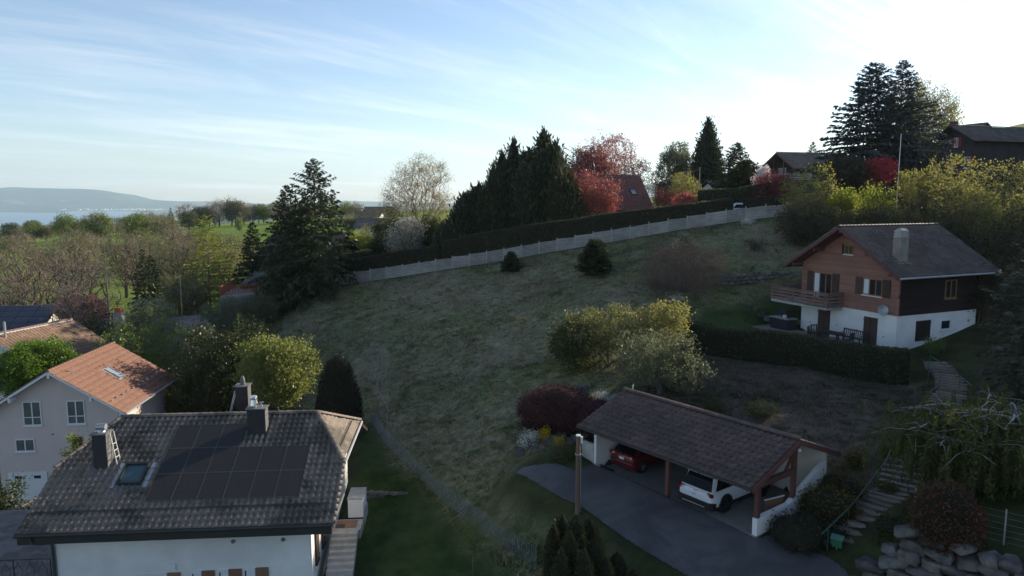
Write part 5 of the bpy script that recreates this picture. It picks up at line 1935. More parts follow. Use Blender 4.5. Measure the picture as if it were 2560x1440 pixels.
RZC = math.atan2(S_CH[1], S_CH[0])
FURN = m_plain('garden_furniture', (.055, .042, .040), .7, .25, 6, .2, 25)
ZP = Z_CH + .02
tb = thing('garden_table', 'dark wooden garden table on the chalet patio', 'table', chp(-1.65, 3.95, ZP), RZC)
for k in range(7):
    MB().box(-.42 + k * .122, -.42 + k * .122 + .11, -.95, .95, .70, .735).build('table_slat', FURN, tb)
MB().box(-.36, .36, -.85, .85, .62, .698).build('apron', FURN, tb)
lg = MB().box(-.04, .04, -.04, .04, 0, .62).mesh('leg', FURN)
for x in (-.34, .34):
    for y in (-.8, .8):
        put('leg', lg, tb, (x, y, 0))


def seat_thing(name, label, cat, loc, rz, w, group=None):
    t = thing(name, label, cat, loc, rz, group)
    for k in range(4):
        MB().box(-.24 + k * .125, -.24 + k * .125 + .11, -w / 2, w / 2, .42, .45).build('seat_slat', FURN, t)
    lm = MB().box(-.03, .03, -.03, .03, 0, .42).mesh('leg', FURN)
    lb = MB().beam((.22, 0, 0), (.33, 0, .95), .06, .05).mesh('back_leg', FURN)
    for s in (-1, 1):
        put('leg', lm, t, (-.22, s * (w / 2 - .04), 0))
        put('back_leg', lb, t, (0, s * (w / 2 - .04), 0))
        MB().box(-.26, .26, s * (w / 2 - .02) - .03, s * (w / 2 - .02) + .03, .63, .66).build('armrest', FURN, t)
    n = max(4, int(w / .16))
    for k in range(n):
        y = -w / 2 + .1 + (w - .2) * k / (n - 1)
        MB().beam((.235, y, .46), (.315, y, .9), .05, .02, (0, 1, 0)).build('back_slat', FURN, t)
    MB().beam((.32, -w / 2, .92), (.32, w / 2, .92), .05, .08).build('top_rail', FURN, t)
    return t


seat_thing('garden_bench', 'dark slatted garden bench against the white chalet wall', 'bench', chp(-.75, 3.0, ZP), RZC, 1.9)
seat_thing('garden_chair', 'slatted garden chair at the far end of the patio table', 'chair', chp(-1.5, 5.5, ZP), RZC + R(78), .56, 'patio chairs')
seat_thing('garden_chair', 'slatted garden chair beside the door nearest the chalet corner stairs', 'chair', chp(-2.2, 5.15, ZP), RZC + R(120), .56, 'patio chairs')
seat_thing('garden_chair', 'slatted garden chair on the hedge side of the patio table', 'chair', chp(-2.45, 3.9, ZP), RZC + R(180), .56, 'patio chairs')
seat_thing('garden_chair', 'slatted garden chair at the near end of the patio table', 'chair', chp(-1.75, 2.4, ZP), RZC + R(-80), .56, 'patio chairs')

bq = thing('barbecue', 'dark built barbecue block at the left end of the patio', 'barbecue', chp(-.9, 9.4, ZP), RZC)
MB().box(-.5, .5, -.9, .9, 0, .85).build('block', m_plain('bbq', (.035, .035, .04), .8), bq)
MB().box(-.55, .55, -.95, .95, .851, .91).build('worktop', CONC, bq)
MB().box(-.1, .45, -.4, .5, .912, 1.5).build('hood', m_plain('bbq', (.035, .035, .04), .8), bq)
for lab, px, py, c, s in (('small blue container on the barbecue worktop', 1938, 815, (.12, .28, .6), .1), ('white cloth bundle on the barbecue worktop', 1950, 808, (.55, .53, .5), .2)):
    p = chp(-1.05 - (px - 1944) * .01, 9.4 + (1944 - px) * .05, ZP + .915)
    o = MB().lathe([(s * .8, 0), (s, s * .6), (s * .7, s * 1.2), (s * .2, s * 1.3)], 8).build('container' if s < .15 else 'cloth_bundle', m_plain(lab[:10], c), None, True, p)
    tag(o, lab, 'container' if s < .15 else 'cloth')
wd = thing('log_pile', 'stacked orange firewood logs beside the white chalet wall', 'log pile', chp(.55, 9.1, ZP), RZC)
rng = np.random.RandomState(4)
for r in range(4):
    for k in range(5 - r // 2):
        MB().tube([(-.3 + k * .15 + .07 * (r % 2), -.22 + rng.uniform(-.04, .04), .08 + r * .14), (-.3 + k * .15 + .07 * (r % 2), .22, .08 + r * .14)], .07, 8).build('log', m_plain('log_%d' % (k % 2), ((.42, .19, .10), (.5, .40, .30))[k % 2]), wd)
gs = thing('stone_steps', 'grey block steps climbing the grass bank left of the chalet', 'steps', chp(-1.4, 11.6, ZP - .1), RZC + R(25))
for k in range(6):
    b = stone_mesh(rng, .75, .55, .42, ROCK, 1)
    put('step', b, gs, (.1 + k * .08, -.9 + k * .62 - 1.0, .1 + k * .28))

# garden retaining wall above the chalet
gw = thing('garden_wall', 'low grey block retaining wall in the garden above the balcony', 'wall', at(1795, 705, 62))
rng = np.random.RandomState(2)
bm_ = [stone_mesh(rng, .62, .4, .34, ROCK_D, 1) for _ in range(5)]
bm2 = [stone_mesh(rng, .62, .4, .34, ROCK, 1) for _ in range(3)]
a, b = at(1795, 712, 62), at(2010, 700, 64)
n = int(np.linalg.norm(b - a) / .58)
for k in range(n):
    if 13 <= k <= 14:
        continue
    for r in range(3):
        p = a + (b - a) * (k + .5 * (r % 2)) / n + np.array([0, rng.uniform(-.05, .05), .1 + r * .32]) - at(1795, 705, 62)
        o = put('block', (bm_ + bm2)[rng.randint(0, 8)], gw, p)
        o.rotation_euler = (0, 0, rng.uniform(-.1, .1))

# ---------------------------------------------------------------- carport
def carport():
    rz = math.atan2(D_CP[1], D_CP[0])
    t = thing('carport', 'open carport with brown tiled gable roof and red posts beside the drive', 'carport', (CP_L[0], CP_L[1], 0), rz)
    # local x along the front, +y into the bay (N_CP is the left normal of D_CP)
    L, D = 9.1, 5.2
    ze, zr, hw, ym = 2.17, 3.45, 3.3, 2.6
    xo0, xo1 = -.62, 9.35
    al = math.atan2(zr - ze, hw); ca, sa = math.cos(al), math.sin(al); ls = math.hypot(hw, zr - ze)
    MB().box(-.05, L + .1, -.1, D, -.35, 0).build('floor_slab', CONC_D, t)
    MB().box(-.16, 0, .0, D, -.4, 2.35).build('left_wall', WHITE, t)
    MB().box(0.002, L + .05, D - .15, D, -.4, 2.3).build('back_wall', CREAM, t)
    mb = MB(); mb.add([(-.16, .1, 2.352), (-.16, D, 2.352), (-.16, ym, zr - .2), (0, .1, 2.352), (0, D, 2.352), (0, ym, zr - .2)], [(0, 1, 2), (5, 4, 3), (0, 2, 5, 3), (1, 4, 5, 2)])
    mb.build('gable_board', REDW, t)
    mb = MB(); mb.add([(L - .1, -.08, 0), (L + .12, -.08, 0), (L + .12, D - .2, 0), (L - .1, D - .2, 0), (L - .1, -.08, .72), (L + .12, -.08, .72), (L + .12, D - .2, 2.0), (L - .1, D - .2, 2.0),
                      (L - .1, 2.2, .74), (L + .12, 2.2, .74)], [(0, 1, 2, 3)[::-1], (0, 4, 5, 1)[::-1], (2, 6, 7, 3)[::-1], (4, 8, 9, 5)[::-1], (8, 7, 6, 9)[::-1], (1, 5, 9, 6, 2)[::-1], (0, 3, 7, 8, 4)[::-1]])
    mb.build('low_side_wall', WHITE, t)
    MB().box(-1.02, -.165, -.02, .2, -.4, 1.12).build('wing_wall', m_plain('stained_concrete', (.42, .42, .38), .9, .3, 1.5, .3, 20), t)
    rf = MB()
    rf.slab([(xo0, ym - hw, ze), (xo1, ym - hw, ze), (xo1, ym, zr), (xo0, ym, zr)], .13)
    rf.slab([(xo0, ym + .004, zr), (xo1, ym + .004, zr), (xo1, ym + hw, ze), (xo0, ym + hw, ze)], .13)
    rf = rf.build('roof', REDW, t)
    tile_roof(rf, (xo0, ym - hw, ze + .004), (1, 0, 0), (0, ca, sa), [(0, 0), (xo1 - xo0, 0), (xo1 - xo0, ls - .03), (0, ls - .03)], T_CARP, .30, .335, .09, .085, parts=300, seed=12)
    tile_roof(rf, (xo1, ym + hw, ze + .004), (-1, 0, 0), (0, -ca, sa), [(0, 0), (xo1 - xo0, 0), (xo1 - xo0, ls - .03), (0, ls - .03)], T_CARP, .30, .335, .05, .035, seed=13)
    ridge_tiles(rf, (xo0, ym, zr + .04), (xo1, ym, zr + .04), T_CARP, .13, .40)
    MB().tube([(xo0, ym - hw - .07, ze - .03), (xo1, ym - hw - .07, ze - .03)], .06, 8).build('gutter', GUTTER, t)
    for s in (0, 1):
        x = xo0 - .02 if s == 0 else xo1 + .02
        mb = MB(); mb.beam((x, ym - hw, ze - .1), (x, ym - .02, zr - .1), .035, .2); mb.beam((x, ym + hw, ze - .1), (x, ym + .02, zr - .1), .035, .2)
        mb.build('verge_board', REDW, t)
    # timber frame
    for x, y, z0 in ((4.55, .05, 0), (L + .01, .05, .72), (L + .01, 2.6, .75), (4.55, 4.3, 0)):
        zt_ = 2.28 if y < 2 or y > 4 else zr - .18
        MB().box(x - .09, x + .09, y - .09, y + .09, z0 + .002, zt_).build('post', REDW, t)
    MB().box(.002, xo1 - .06, -.02, .12, 2.05, 2.25).build('front_beam', REDW, t)
    MB().box(L - .07, L + .09, .15, 2.5, 1.95, 2.18).build('tie_beam', REDW, t)
    MB().box(.002, xo1 - .06, ym - .09, ym + .09, zr - .38, zr - .18).build('ridge_beam', REDW, t)
    MB().beam((L, 2.0, 2.2), (L, 2.55, 2.9), .1, .1).build('brace', REDW, t)
    for k in range(13):
        x = xo0 + .3 + k * .78
        MB().beam((x, ym - hw + .1, ze - .17), (x, ym, zr - .2), .07, .08).build('rafter', REDW, t)
    MB().lathe([(.03, 0), (.08, .03), (.05, .12), (.01, .13)], 8, (L + .22, 2.6, 2.95)).build('lamp', WFRAME, t)
    MB().box(-.02, .9, .3, .36, 0, .12).build('kerb_stop', GUTTER, t)
    return rz


RZ_CP = carport()


def cpp(x, y, z=0.0):
    p = CP_L + D_CP * x + N_CP * y
    return np.array([p[0], p[1], z])


bd = thing('framed_board', 'white framed brown board leaning inside the low carport wall', 'board', cpp(8.6, 1.35, .02), RZ_CP)
for k, (a, b) in enumerate((((.0, 0, .0), (.0, 0, .9)), ((.28, 1.0, .05), (.28, 1.0, .95)), ((0, 0, .9), (.28, 1.0, .95)), ((0, 0, 0), (.28, 1.0, .05)))):
    MB().beam(a, b, .06, .04).build('frame_bar', WFRAME, bd)
MB().slab([(.03, .04, .04), (.26, .96, .08), (.26, .96, .9), (.03, .04, .86)], .02).build('board_panel', m_plain('hardboard', (.20, .10, .06)), bd)


# ---------------------------------------------------------------- cars
def loft(secs, closed=True):
    """secs: list of rings (list of (x,y,z)) of equal length"""
    mb = MB()
    k = len(secs[0])
    vs = [p for s in secs for p in s]
    fs = []
    for i in range(len(secs) - 1):
        for j in range(k - 1):
            fs.append((i * k + j, i * k + j + 1, (i + 1) * k + j + 1, (i + 1) * k + j))
    fs.append(tuple(range(k - 1, -1, -1)))
    fs.append(tuple(range((len(secs) - 1) * k, len(secs) * k)))
    return mb.add(vs, fs)


def car(name, label, loc, rz, L, W, H, paint, suv=True, plate=True, front=True):
    """rear of the car at x = 0, front at x = L; z = 0 on the floor"""
    t = thing(name, label, 'car', loc, rz)
    hw = W / 2
    BLK = m_plain('car_plastic', (.014, .014, .016), .6, .2, 5, .05, 40)
    GL = m_glass('car_glass', (.006, .007, .008), .06, .16)
    zb = .30 if suv else .24
    belt = H * .60
    # lower body: stations (x, half width, z bottom, z belt)
    st = [(0.0, hw * .78, zb + .18, belt * .80), (0.04, hw * .9, zb + .08, belt * .93), (.16, hw * .97, zb, belt * .985), (.5, hw * 1.0, zb - .02, belt), (L * .3, hw, zb - .02, belt), (L * .5, hw, zb - .02, belt * .99), (L * .68, hw, zb - .02, belt * .965),
          (L * .80, hw * .99, zb - .02, belt * .93), (L * .92, hw * .93, zb, belt * .84), (L * .975, hw * .82, zb + .05, belt * .74), (L, hw * .62, zb + .12, belt * .62)]
    secs = []
    for x, w, z0, z1 in st:
        m = (z0 + z1) / 2
        h = z1 - z0
        half = [(w * .86, z0), (w * .97, z0 + h * .12), (w * 1.0, z0 + h * .42), (w * .985, z0 + h * .68), (w * .95, z0 + h * .90), (w * .86, z1 + .012)]
        ring = [(x, -a, z) for a, z in half] + [(x, a, z) for a, z in half[::-1]]
        ring.append(ring[0])
        secs.append(ring)
    body = loft(secs).build('body', paint, t, True)
    # cabin
    top = H
    cs = [(.10, hw * .70, belt * .98, belt * .99), (.16, hw * .80, belt, belt + .03), (.46 if suv else .62, hw * .74, belt, top - .05), (.60 if suv else .8, hw * .74, belt, top - .015), (L * .34, hw * .745, belt, top), (L * .50, hw * .74, belt, top - .02), (L * .56, hw * .74, belt * .99, top - .06), (L * .735, hw * .80, belt * .96, belt * .985)]
    secs = []
    for x, w, z0, z1 in cs:
        h = max(z1 - z0, .005)
        half = [(hw * .90, z0 - .03), (w + (hw * .90 - w) * .5, z0 + h * .5), (w * 1.0, z0 + h * .86), (w * .88, z0 + h * .99), (w * .4, z1 + .012)]
        ring = [(x, -a, z) for a, z in half] + [(x, a, z) for a, z in half[::-1]]
        ring.append(ring[0])
        secs.append(ring)
    cab = loft(secs).build('cabin', paint, t, True)
    # glass: tailgate window, side windows, windscreen, built just proud of the cabin
    xr0, xr1 = .13, (.44 if suv else .6)
    zr0, zr1 = belt + .03, top - .13

    def side_pt(x, f, s):
        """f 0 = belt, 1 = cant rail"""
        y = hw * .905 + (hw * .755 - hw * .905) * f
        return (x, s * (y + .012), belt + .02 + (top - .15 - belt) * f)
    mb = MB()
    w0, w1 = hw * .80, hw * .66
    mb.add([(xr0 - .035, -w0, zr0), (xr0 - .035, w0, zr0), (xr1 - .045, w1, zr1), (xr1 - .045, -w1, zr1), (xr0 + .1, -w0, zr0), (xr0 + .1, w0, zr0), (xr1 + .08, w1, zr1 - .01), (xr1 + .08, -w1, zr1 - .01)],
           [(3, 2, 1, 0), (4, 5, 6, 7), (0, 1, 5, 4), (1, 2, 6, 5), (2, 3, 7, 6), (3, 0, 4, 7)])
    mb.build('rear_window', GL, t)
    for s in (-1, 1):
        prs = [(.34 if suv else .5, .02), (L * .62, .02), (L * .53, .92), (.62 if suv else .8, .95)]
        q = [side_pt(x, f, s) for x, f in prs]
        mb = MB(); qq = [(x, y - s * .06, z) for x, y, z in q]
        fs = [(0, 1, 2, 3), (7, 6, 5, 4), (0, 4, 5, 1), (1, 5, 6, 2), (2, 6, 7, 3), (3, 7, 4, 0)]
        mb.add(q + qq, fs if s < 0 else [f[::-1] for f in fs]); mb.build('side_window', GL, t)
        for xp in (L * .27, L * .44):
            a, b = side_pt(xp, .0, s), side_pt(xp - .04, .95, s)
            MB().beam(a, b, .05, .03, (1, 0, 0)).build('door_pillar', BLK, t)
        for xh in (L * .32, L * .50):
            MB().box(xh - .1, xh + .1, s * hw * .97 - .015, s * hw * .97 + .015, belt * .86, belt * .86 + .03).build('door_handle', paint, t)
        if suv:
            MB().tube([(.75, s * hw * .64, top + .0), (.85, s * hw * .64, top + .055), (L * .48, s * hw * .64, top + .05), (L * .52, s * hw * .64, top - .03)], .02, 6).build('roof_rail', BLK, t)
        # mirrors
        MB().obox((L * .635, s * (hw + .1), belt + .06), (.06, 0, 0), (0, .1, 0), (0, 0, .075)).build('wing_mirror', paint, t)
    mb = MB(); mb.add([(L * .565, -hw * .62, top - .085), (L * .565, hw * .62, top - .085), (L * .725, hw * .72, belt + .03), (L * .725, -hw * .72, belt + .03)], [(0, 1, 2, 3)[::-1]])
    mb.build('windscreen', GL, t)
    if suv:
        MB().obox((.40, 0, top - .03), (.15, 0, -.0), (0, hw * .66, 0), (0, 0, .022)).build('spoiler', paint, t)
        MB().obox((.95, 0, top + .04), (.08, 0, 0), (0, .025, 0), (.02, 0, .035)).build('antenna_fin', paint, t)
    # bumper
    mb = loft([[(x, -w, z0), (x, -w * 1.0, z1), (x, w, z1), (x, w, z0), (x, -w, z0)] for x, w, z0, z1 in ((-.07, hw * .74, zb + .02, zb + .24), (-.05, hw * .86, zb - .01, zb + .28), (.06, hw * .985, zb - .03, zb + .30), (.25, hw * 1.012, zb - .03, zb + .26))])
    bp = mb.build('rear_bumper', BLK if suv else paint, t)
    MB().box(-.085, -.06, -hw * .62, hw * .62, zb + .06, zb + .10).build('bumper_trim', METAL if suv else BLK, bp)
    LR = m_plain('lamp_red', (.22, .012, .015), .25, .1, 4, 0)
    LW = m_plain('lamp_clear', (.55, .5, .5), .25, .1, 4, 0)
    for s in (-1, 1):
        MB().obox((.075, s * hw * .80, belt * .905), (.065, s * .02, 0), (.06, s * .15 * -1, 0), (0, 0, .065)).build('tail_lamp', LR, t)
        MB().obox((.055, s * hw * .70, belt * .90), (.05, 0, 0), (.02, -s * .07, 0), (0, 0, .035)).build('reversing_lamp', LW, t)
        MB().box(-.088, -.06, s * hw * .78 - .06, s * hw * .78 + .06, zb + .19, zb + .22).build('reflector', LR, bp)
        MB().obox((L * .95, s * hw * .68, belt * .72), (.1, -s * .06, 0), (-.04, s * .1, 0), (0, 0, .07)).build('head_lamp', LW, t)
        if suv:       # dark sill and wheel arch trim
            MB().box(.95, L * .66, s * hw - .02 if s > 0 else -hw - .012, s * hw + .012 if s > 0 else -hw + .02, zb - .03, zb + .12).build('sill_trim', BLK, t)
    # number plate with characters
    pl = MB().box(-.012, .012, -.16, .16, -.085, .085).build('number_plate', WFRAME, t)
    pl.location = (.012 if suv else .0, 0.03, belt * .74)
    pl.rotation_euler = (0, R(-12), 0)
    if plate:
        cu_ = bpy.data.curves.new('plate_text', 'FONT'); cu_.body = plate; cu_.size = .085; cu_.align_x = 'CENTER'; cu_.align_y = 'CENTER'; cu_.extrude = .002; cu_.space_line = .8
        tx = bpy.data.objects.new('plate_characters', cu_); link(tx)
        dg = bpy.context.evaluated_depsgraph_get()
        me = bpy.data.meshes.new_from_object(tx.evaluated_get(dg)); bpy.data.objects.remove(tx)
        me.materials.clear(); me.materials.append(BLK)
        o = put('plate_characters', me, pl); o.matrix_local = Matrix(((0, 0, -1, -.0145), (-1, 0, 0, 0), (0, 1, 0, 0), (0, 0, 0, 1)))
        # small emblem on the tailgate
        MB().box(.0, .03, -.1, .1, belt * .90, belt * .925).build('badge', METAL, t)
        MB().box(.0, .04, -.62, -.48, belt * .66, belt * .68).build('badge', METAL, t)
    # wheels
    r = .365 if suv else .30
    for x in (.93 if suv else .62, L - (.92 if suv else .75)):
        for s in (-1, 1):
            wh = MB(); yy = s * (hw - .10)
            prof = [(r * .62, -.11), (r * .93, -.115), (r, -.07), (r, .07), (r * .93, .115), (r * .62, .11)]
            wh.lathe(prof, 22)
            o = wh.build('wheel', m_plain('tyre', (.012, .012, .013), .85, .2, 6, .1, 40), t, True)
            o.location = (x, yy, r); o.rotation_euler = (R(90), 0, 0)
            rm = MB(); rm.lathe([(r * .64, -.06), (r * .64, .112), (r * .58, .10), (r * .55, .05), (r * .12, .07), (.01, .075)], 20)
            for k in range(5):
                a = k * 2 * math.pi / 5
                c_, s_ = math.cos(a), math.sin(a)
                rm.obox((c_ * r * .34, s_ * r * .34, -s * .105), (c_ * r * .26, s_ * r * .26, 0), (-s_ * .03, c_ * .03, 0), (0, 0, .012))
            rm.build('rim', m_plain('rim_%d' % suv, ((.25, .25, .26), (.02, .02, .022))[suv], .4, .2, 4, 0, metal=.6), o, True)
            MB().tube([(x + (r + .06) * math.cos(a), s * (hw + .004), r + (r + .06) * math.sin(a)) for a in np.linspace(R(-12), R(192), 15)], .045 if suv else .03, 6).build('wheel_arch', BLK if suv else paint, t)
            MB().tube([(x, s * (hw - .32), r), (x, s * (hw + .006), r)], r + .055, 20).build('wheel_well', BLK, t)
    return t


W_PAINT = m_plain('paint_white', (.62, .64, .67), .25, .03, 2, 0, spec=.5)
R_PAINT = m_plain('paint_red', (.09, .008, .011), .25, .1, 2, 0, spec=.5)
car('white_car', 'white sport utility car backed out under the right bay of the carport', cpp(7.1 - .93, -.12, .005), RZ_CP + R(90), 4.62, 1.88, 1.68, W_PAINT, True, 'VD\n72 513')
car('red_car', 'small dark red car parked deep in the left bay of the carport', cpp(1.05, .75, .005), RZ_CP + R(90), 3.85, 1.66, 1.46, R_PAINT, False, None)

# ---------------------------------------------------------------- drive
def drape(name, poly, step, dz, mat, kind='structure', edge=0.0, zf=None):
    xs = [p[0] for p in poly]; ys = [p[1] for p in poly]
    X, Y = np.meshgrid(np.arange(min(xs), max(xs) + step, step), np.arange(min(ys), max(ys) + step, step))
    Xf, Yf = X.ravel(), Y.ravel()
    Z = (zt if zf is None else zf)(Xf, Yf) + dz
    ok = inside(poly, Xf, Yf).reshape(X.shape)
    ix = np.arange(X.size).reshape(X.shape)
    m = ok[:-1, :-1] & ok[1:, :-1] & ok[:-1, 1:] & ok[1:, 1:]
    F = np.stack([ix[:-1, :-1][m], ix[:-1, 1:][m], ix[1:, 1:][m], ix[1:, :-1][m]], -1)
    u, inv = np.unique(F, return_inverse=True)
    V = np.stack([Xf, Yf, Z], -1)[u]
    o = put(name, np_mesh(name, V, inv.reshape(F.shape), mat, smooth=True))
    if kind:
        o['kind'] = kind
    return o


def gpx(px, py):
    """first point where the line of sight meets the ground"""
    d = ray(px, py)
    Y = np.arange(14.0, 160.0, 0.1)
    Pq = np.array([0, 0, CAMZ]) + d[None] * (Y / d[1])[:, None]
    k = int(np.argmax(Pq[:, 2] <= zt(Pq[:, 0], Pq[:, 1])))
    return (float(Pq[k, 0]), float(Pq[k, 1]))


ROADP = [gpx(*q) for q in ((1281, 1189), (1306, 1172), (1345, 1163), (1395, 1161), (1440, 1178))] + [(4.1, 34.85), (9.9, 27.5)] + [gpx(*q) for q in ((1925, 1338), (1985, 1352), (2040, 1378), (2085, 1402), (2130, 1445))] + [(14.5, 18.0), (9.0, 17.0)] + [gpx(*q) for q in ((1725, 1450), (1640, 1402), (1568, 1355), (1505, 1312), (1445, 1270), (1365, 1228))]
t = NT('asphalt')
P = t.pos()
f = t.rng(t.noise(P, 0.45, 6, 0.66, .6), 0.34, 0.68)
c = t.mix(f, (0.066, 0.066, 0.069), (0.115, 0.112, 0.112))
c = t.mix(t.math('MULTIPLY', t.rng(t.noise(P, 24, 2, 0.6), 0.5, 0.7), 0.35), c, (0.10, 0.10, 0.10))
ck = t.add('ShaderNodeTexVoronoi', feature='DISTANCE_TO_EDGE'); t.l.new(t.map(P, (1, 1, 1)), ck.inputs['Vector']); ck.inputs['Scale'].default_value = 0.13
c = t.mix(t.math('MULTIPLY', t.rng(ck.outputs['Distance'], 0.0, 0.003, 1.0, 0.0), t.rng(t.noise(P, 0.35, 2), 0.55, 0.65)), c, (0.03, 0.03, 0.03))
t.principled(c, 0.85, t.bump(t.noise(P, 45, 3, 0.6), 0.5, 0.01), 0, 0.3)
MATS['asphalt'] = t.m
drape('drive', ROADP, 0.065, 0.045, t.m)
LANE = [tuple(atz(a, b, -3.2)[:2]) for a, b in ((440, 812), (512, 806), (516, 778), (500, 772), (468, 788), (440, 790))]
drape('lane', LANE, 0.5, 0.08, MATS['asphalt'])

# ---------------------------------------------------------------- concrete panel wall with posts
def panel_wall():
    t = thing('panel_wall', 'long concrete panel wall stepping up the hillside below the hedge', 'wall', WALL_A)
    N = 25
    d = (WALL_B - WALL_A)
    cm = [m_plain('wall_panel_%d' % k, c, .92, .28, 1.4, .35, 14, stretch=(1, 1, 2.2), rnd=.12) for k, c in enumerate(((.27, .265, .25), (.235, .23, .22), (.30, .295, .28)))]
    pmat = m_plain('wall_post', (.33, .325, .31), .9, .2, 2, .2, 20)
    h = d[:2] / np.linalg.norm(d[:2])
    rng = np.random.RandomState(6)
    nrm = np.array([h[1], -h[0], 0])
    if nrm[1] > 0:
        nrm = -nrm
    step = d / N
    zg = [g(*(WALL_A + step * k)[:2]) - WALL_A[2] for k in range(N + 1)]
    post = MB().obox((0, 0, .6), np.array([h[0], h[1], 0]) * .06, nrm * .075, (0, 0, .82)).mesh('wall_post', pmat)
    for k in range(N + 1):
        p = step * k
        put('wall_post', post, t, (p[0], p[1], zg[k] + rng.uniform(-.03, .03)))
    for k in range(N):
        a, b = step * k, step * (k + 1)
        zb = (zg[k] + zg[k + 1]) / 2
        slope = (zg[k + 1] - zg[k]) * 0.86
        mb = MB()
        H = 1.27
        prev = -.35
        nb_ = 5
        for r in range(nb_):
            z0, z1 = (-.35 if r == 0 else H * r / nb_), H * (r + 1) / nb_ - .02
            wv = rng.uniform(-.012, .012)
            vs = []
            for q, n_ in ((0.03, 1), (0.97, 1), (0.97, -1), (0.03, -1)):
                for zz_ in (z0, z1):
                    p = a + (b - a) * q
                    zo = zb + slope * (q - .5)
                    topw = (0.06 * math.sin(q * 5 + k) if r == nb_ - 1 and zz_ == z1 else 0)
                    vs.append((p[0] + nrm[0] * (n_ * .035 + wv), p[1] + nrm[1] * (n_ * .035 + wv), zo + zz_ + topw))
            mb.add(vs, [(0, 2, 3, 1), (2, 4, 5, 3), (4, 6, 7, 5), (6, 0, 1, 7), (1, 3, 5, 7), (6, 4, 2, 0)])
        mb.build('wall_panel', cm[rng.randint(0, 3)], t)


panel_wall()

# ---------------------------------------------------------------- boulder wall, bottom right
bw_ = thing('boulder_wall', 'retaining wall of big grey boulders at the bottom right', 'wall', (14, 24, 0))
rng = np.random.RandomState(12)
A0, A1 = np.array([13.75, 24.1]), np.array([19.5, 18.0])
dv = (A1 - A0) / np.linalg.norm(A1 - A0); nv_ = np.array([-dv[1], dv[0]]) * -1.0
nv_ = np.array([-.72, -.69])
ms = [stone_mesh(rng, .80, .7, .40, ROCK, 5) for _ in range(12)]
for row in range(9):
    ztop = 1.88 - row * .355
    off = row * .15
    s = -.35 - row * .22 + (.45 if row % 2 else 0)
    while s < 8.4:
        p = A0 + dv * (s + .5) + nv_ * (off + rng.uniform(-.08, .08))
        o = put('boulder', ms[rng.randint(0, 12)], bw_, (p[0] - 14, p[1] - 24, ztop + rng.uniform(-.06, .06)))
        o.rotation_euler = (rng.normal(0, .05), rng.normal(0, .04), math.atan2(dv[1], dv[0]) + rng.normal(0, .07) + (math.pi if rng.rand() < .5 else 0))
        w = rng.uniform(.75, 1.35)
        o.scale = (w, rng.uniform(.85, 1.1), rng.uniform(.9, 1.12))
        s += .80 * w
# metal fence behind it
mf = thing('wire_fence', 'galvanised fence posts with thin wires on top of the boulder wall', 'fence', (14.4, 24.6, 1.9))
fp_ = [(.0, 0.1, 0), (2.15, -1.5, -.05), (5.6, -4.6, 0)]
pmm = MB().tube([(0, 0, -.3), (0, 0, 1.25)], .03, 8).mesh('fence_post', METAL)
for q in fp_:
    put('fence_post', pmm, mf, q)
mb = MB()
for a, b in zip(fp_[:-1], fp_[1:]):
    for k in range(6):
        mb.tube([np.array(a) + (0, 0, .1 + k * .21), np.array(b) + (0, 0, .1 + k * .21)], .0025, 4, False)
mb.build('fence_wire', METAL, mf)

# ---------------------------------------------------------------- sleeper stairs with green handrail
sp = [(2088, 1378, -.35), (2165, 1318, -.05), (2228, 1258, .3), (2262, 1180, .7), (2300, 1095, 1.15), (2352, 1035, 1.6), (2385, 985, 1.95), (2372, 950, 2.15), (2335, 915, 2.45)]
SPW = np.array([atz(a, b, z) for a, b, z in sp])
dd = np.r_[0, np.cumsum(np.linalg.norm(np.diff(SPW, axis=0), axis=1))]
stp = thing('sleeper_stairs', 'long flight of worn timber sleeper steps climbing to the chalet', 'stairs', SPW[0])
SLEEP = m_plain('sleeper', (.20, .165, .135), .9, .35, 3, .4, 20, stretch=(1, 1, 1), rnd=.25)
rng = np.random.RandomState(3)
nst = int(dd[-1] / .52)
sme = MB().box(-.8, .8, -.16, .16, -.34, .03).mesh('step', SLEEP)
for k in range(nst):
    q = (k + .5) * dd[-1] / nst
    p = np.array([np.interp(q, dd, SPW[:, i]) for i in range(3)])
    p2 = np.array([np.interp(min(q + .5, dd[-1]), dd, SPW[:, i]) for i in range(3)])
    an = math.atan2(p2[1] - p[1], p2[0] - p[0]) - math.pi / 2
    o = put('step', sme, stp, (p[0] - SPW[0][0], p[1] - SPW[0][1], max(p[2], g(p[0], p[1])) + .12 - SPW[0][2]))
    o.rotation_euler = (rng.normal(0, .03), rng.normal(0, .03), an + rng.normal(0, .06))
    o.scale = (rng.uniform(.85, 1.1), 1, 1)
GREENP = m_plain('green_rail', (.045, .12, .085), .5, .2, 4, .05, 20)
hp_ = [(2055, 1335, .75), (2130, 1262, 1.1), (2215, 1152, 1.55), (2245, 1080, 1.9), (2275, 1040, 2.2), (2330, 975, 2.75), (2363, 950, 2.95), (2304, 898, 3.3)]
HR = np.array([atz(a, b, z) for a, b, z in hp_])
hr = thing('green_handrail', 'green painted tube handrail following the sleeper stairs', 'handrail', HR[0])
MB().tube([p - HR[0] for p in HR], .025, 6).build('rail', GREENP, hr)
hd = np.r_[0, np.cumsum(np.linalg.norm(np.diff(HR, axis=0), axis=1))]
for k in range(13):
    q = hd[-1] * (k + .3) / 13
    p = np.array([np.interp(q, hd, HR[:, i]) for i in range(3)])
    MB().tube([p - HR[0], np.array([p[0], p[1], g(p[0], p[1]) - .2]) - HR[0]], .022, 6).build('rail_post', GREENP, hr)
h2 = [atz(2325, 888, 3.4), atz(2400, 940, 3.0), atz(2430, 965, 2.9)]
hr2 = thing('green_handrail', 'short second green handrail near the chalet corner', 'handrail', h2[0])
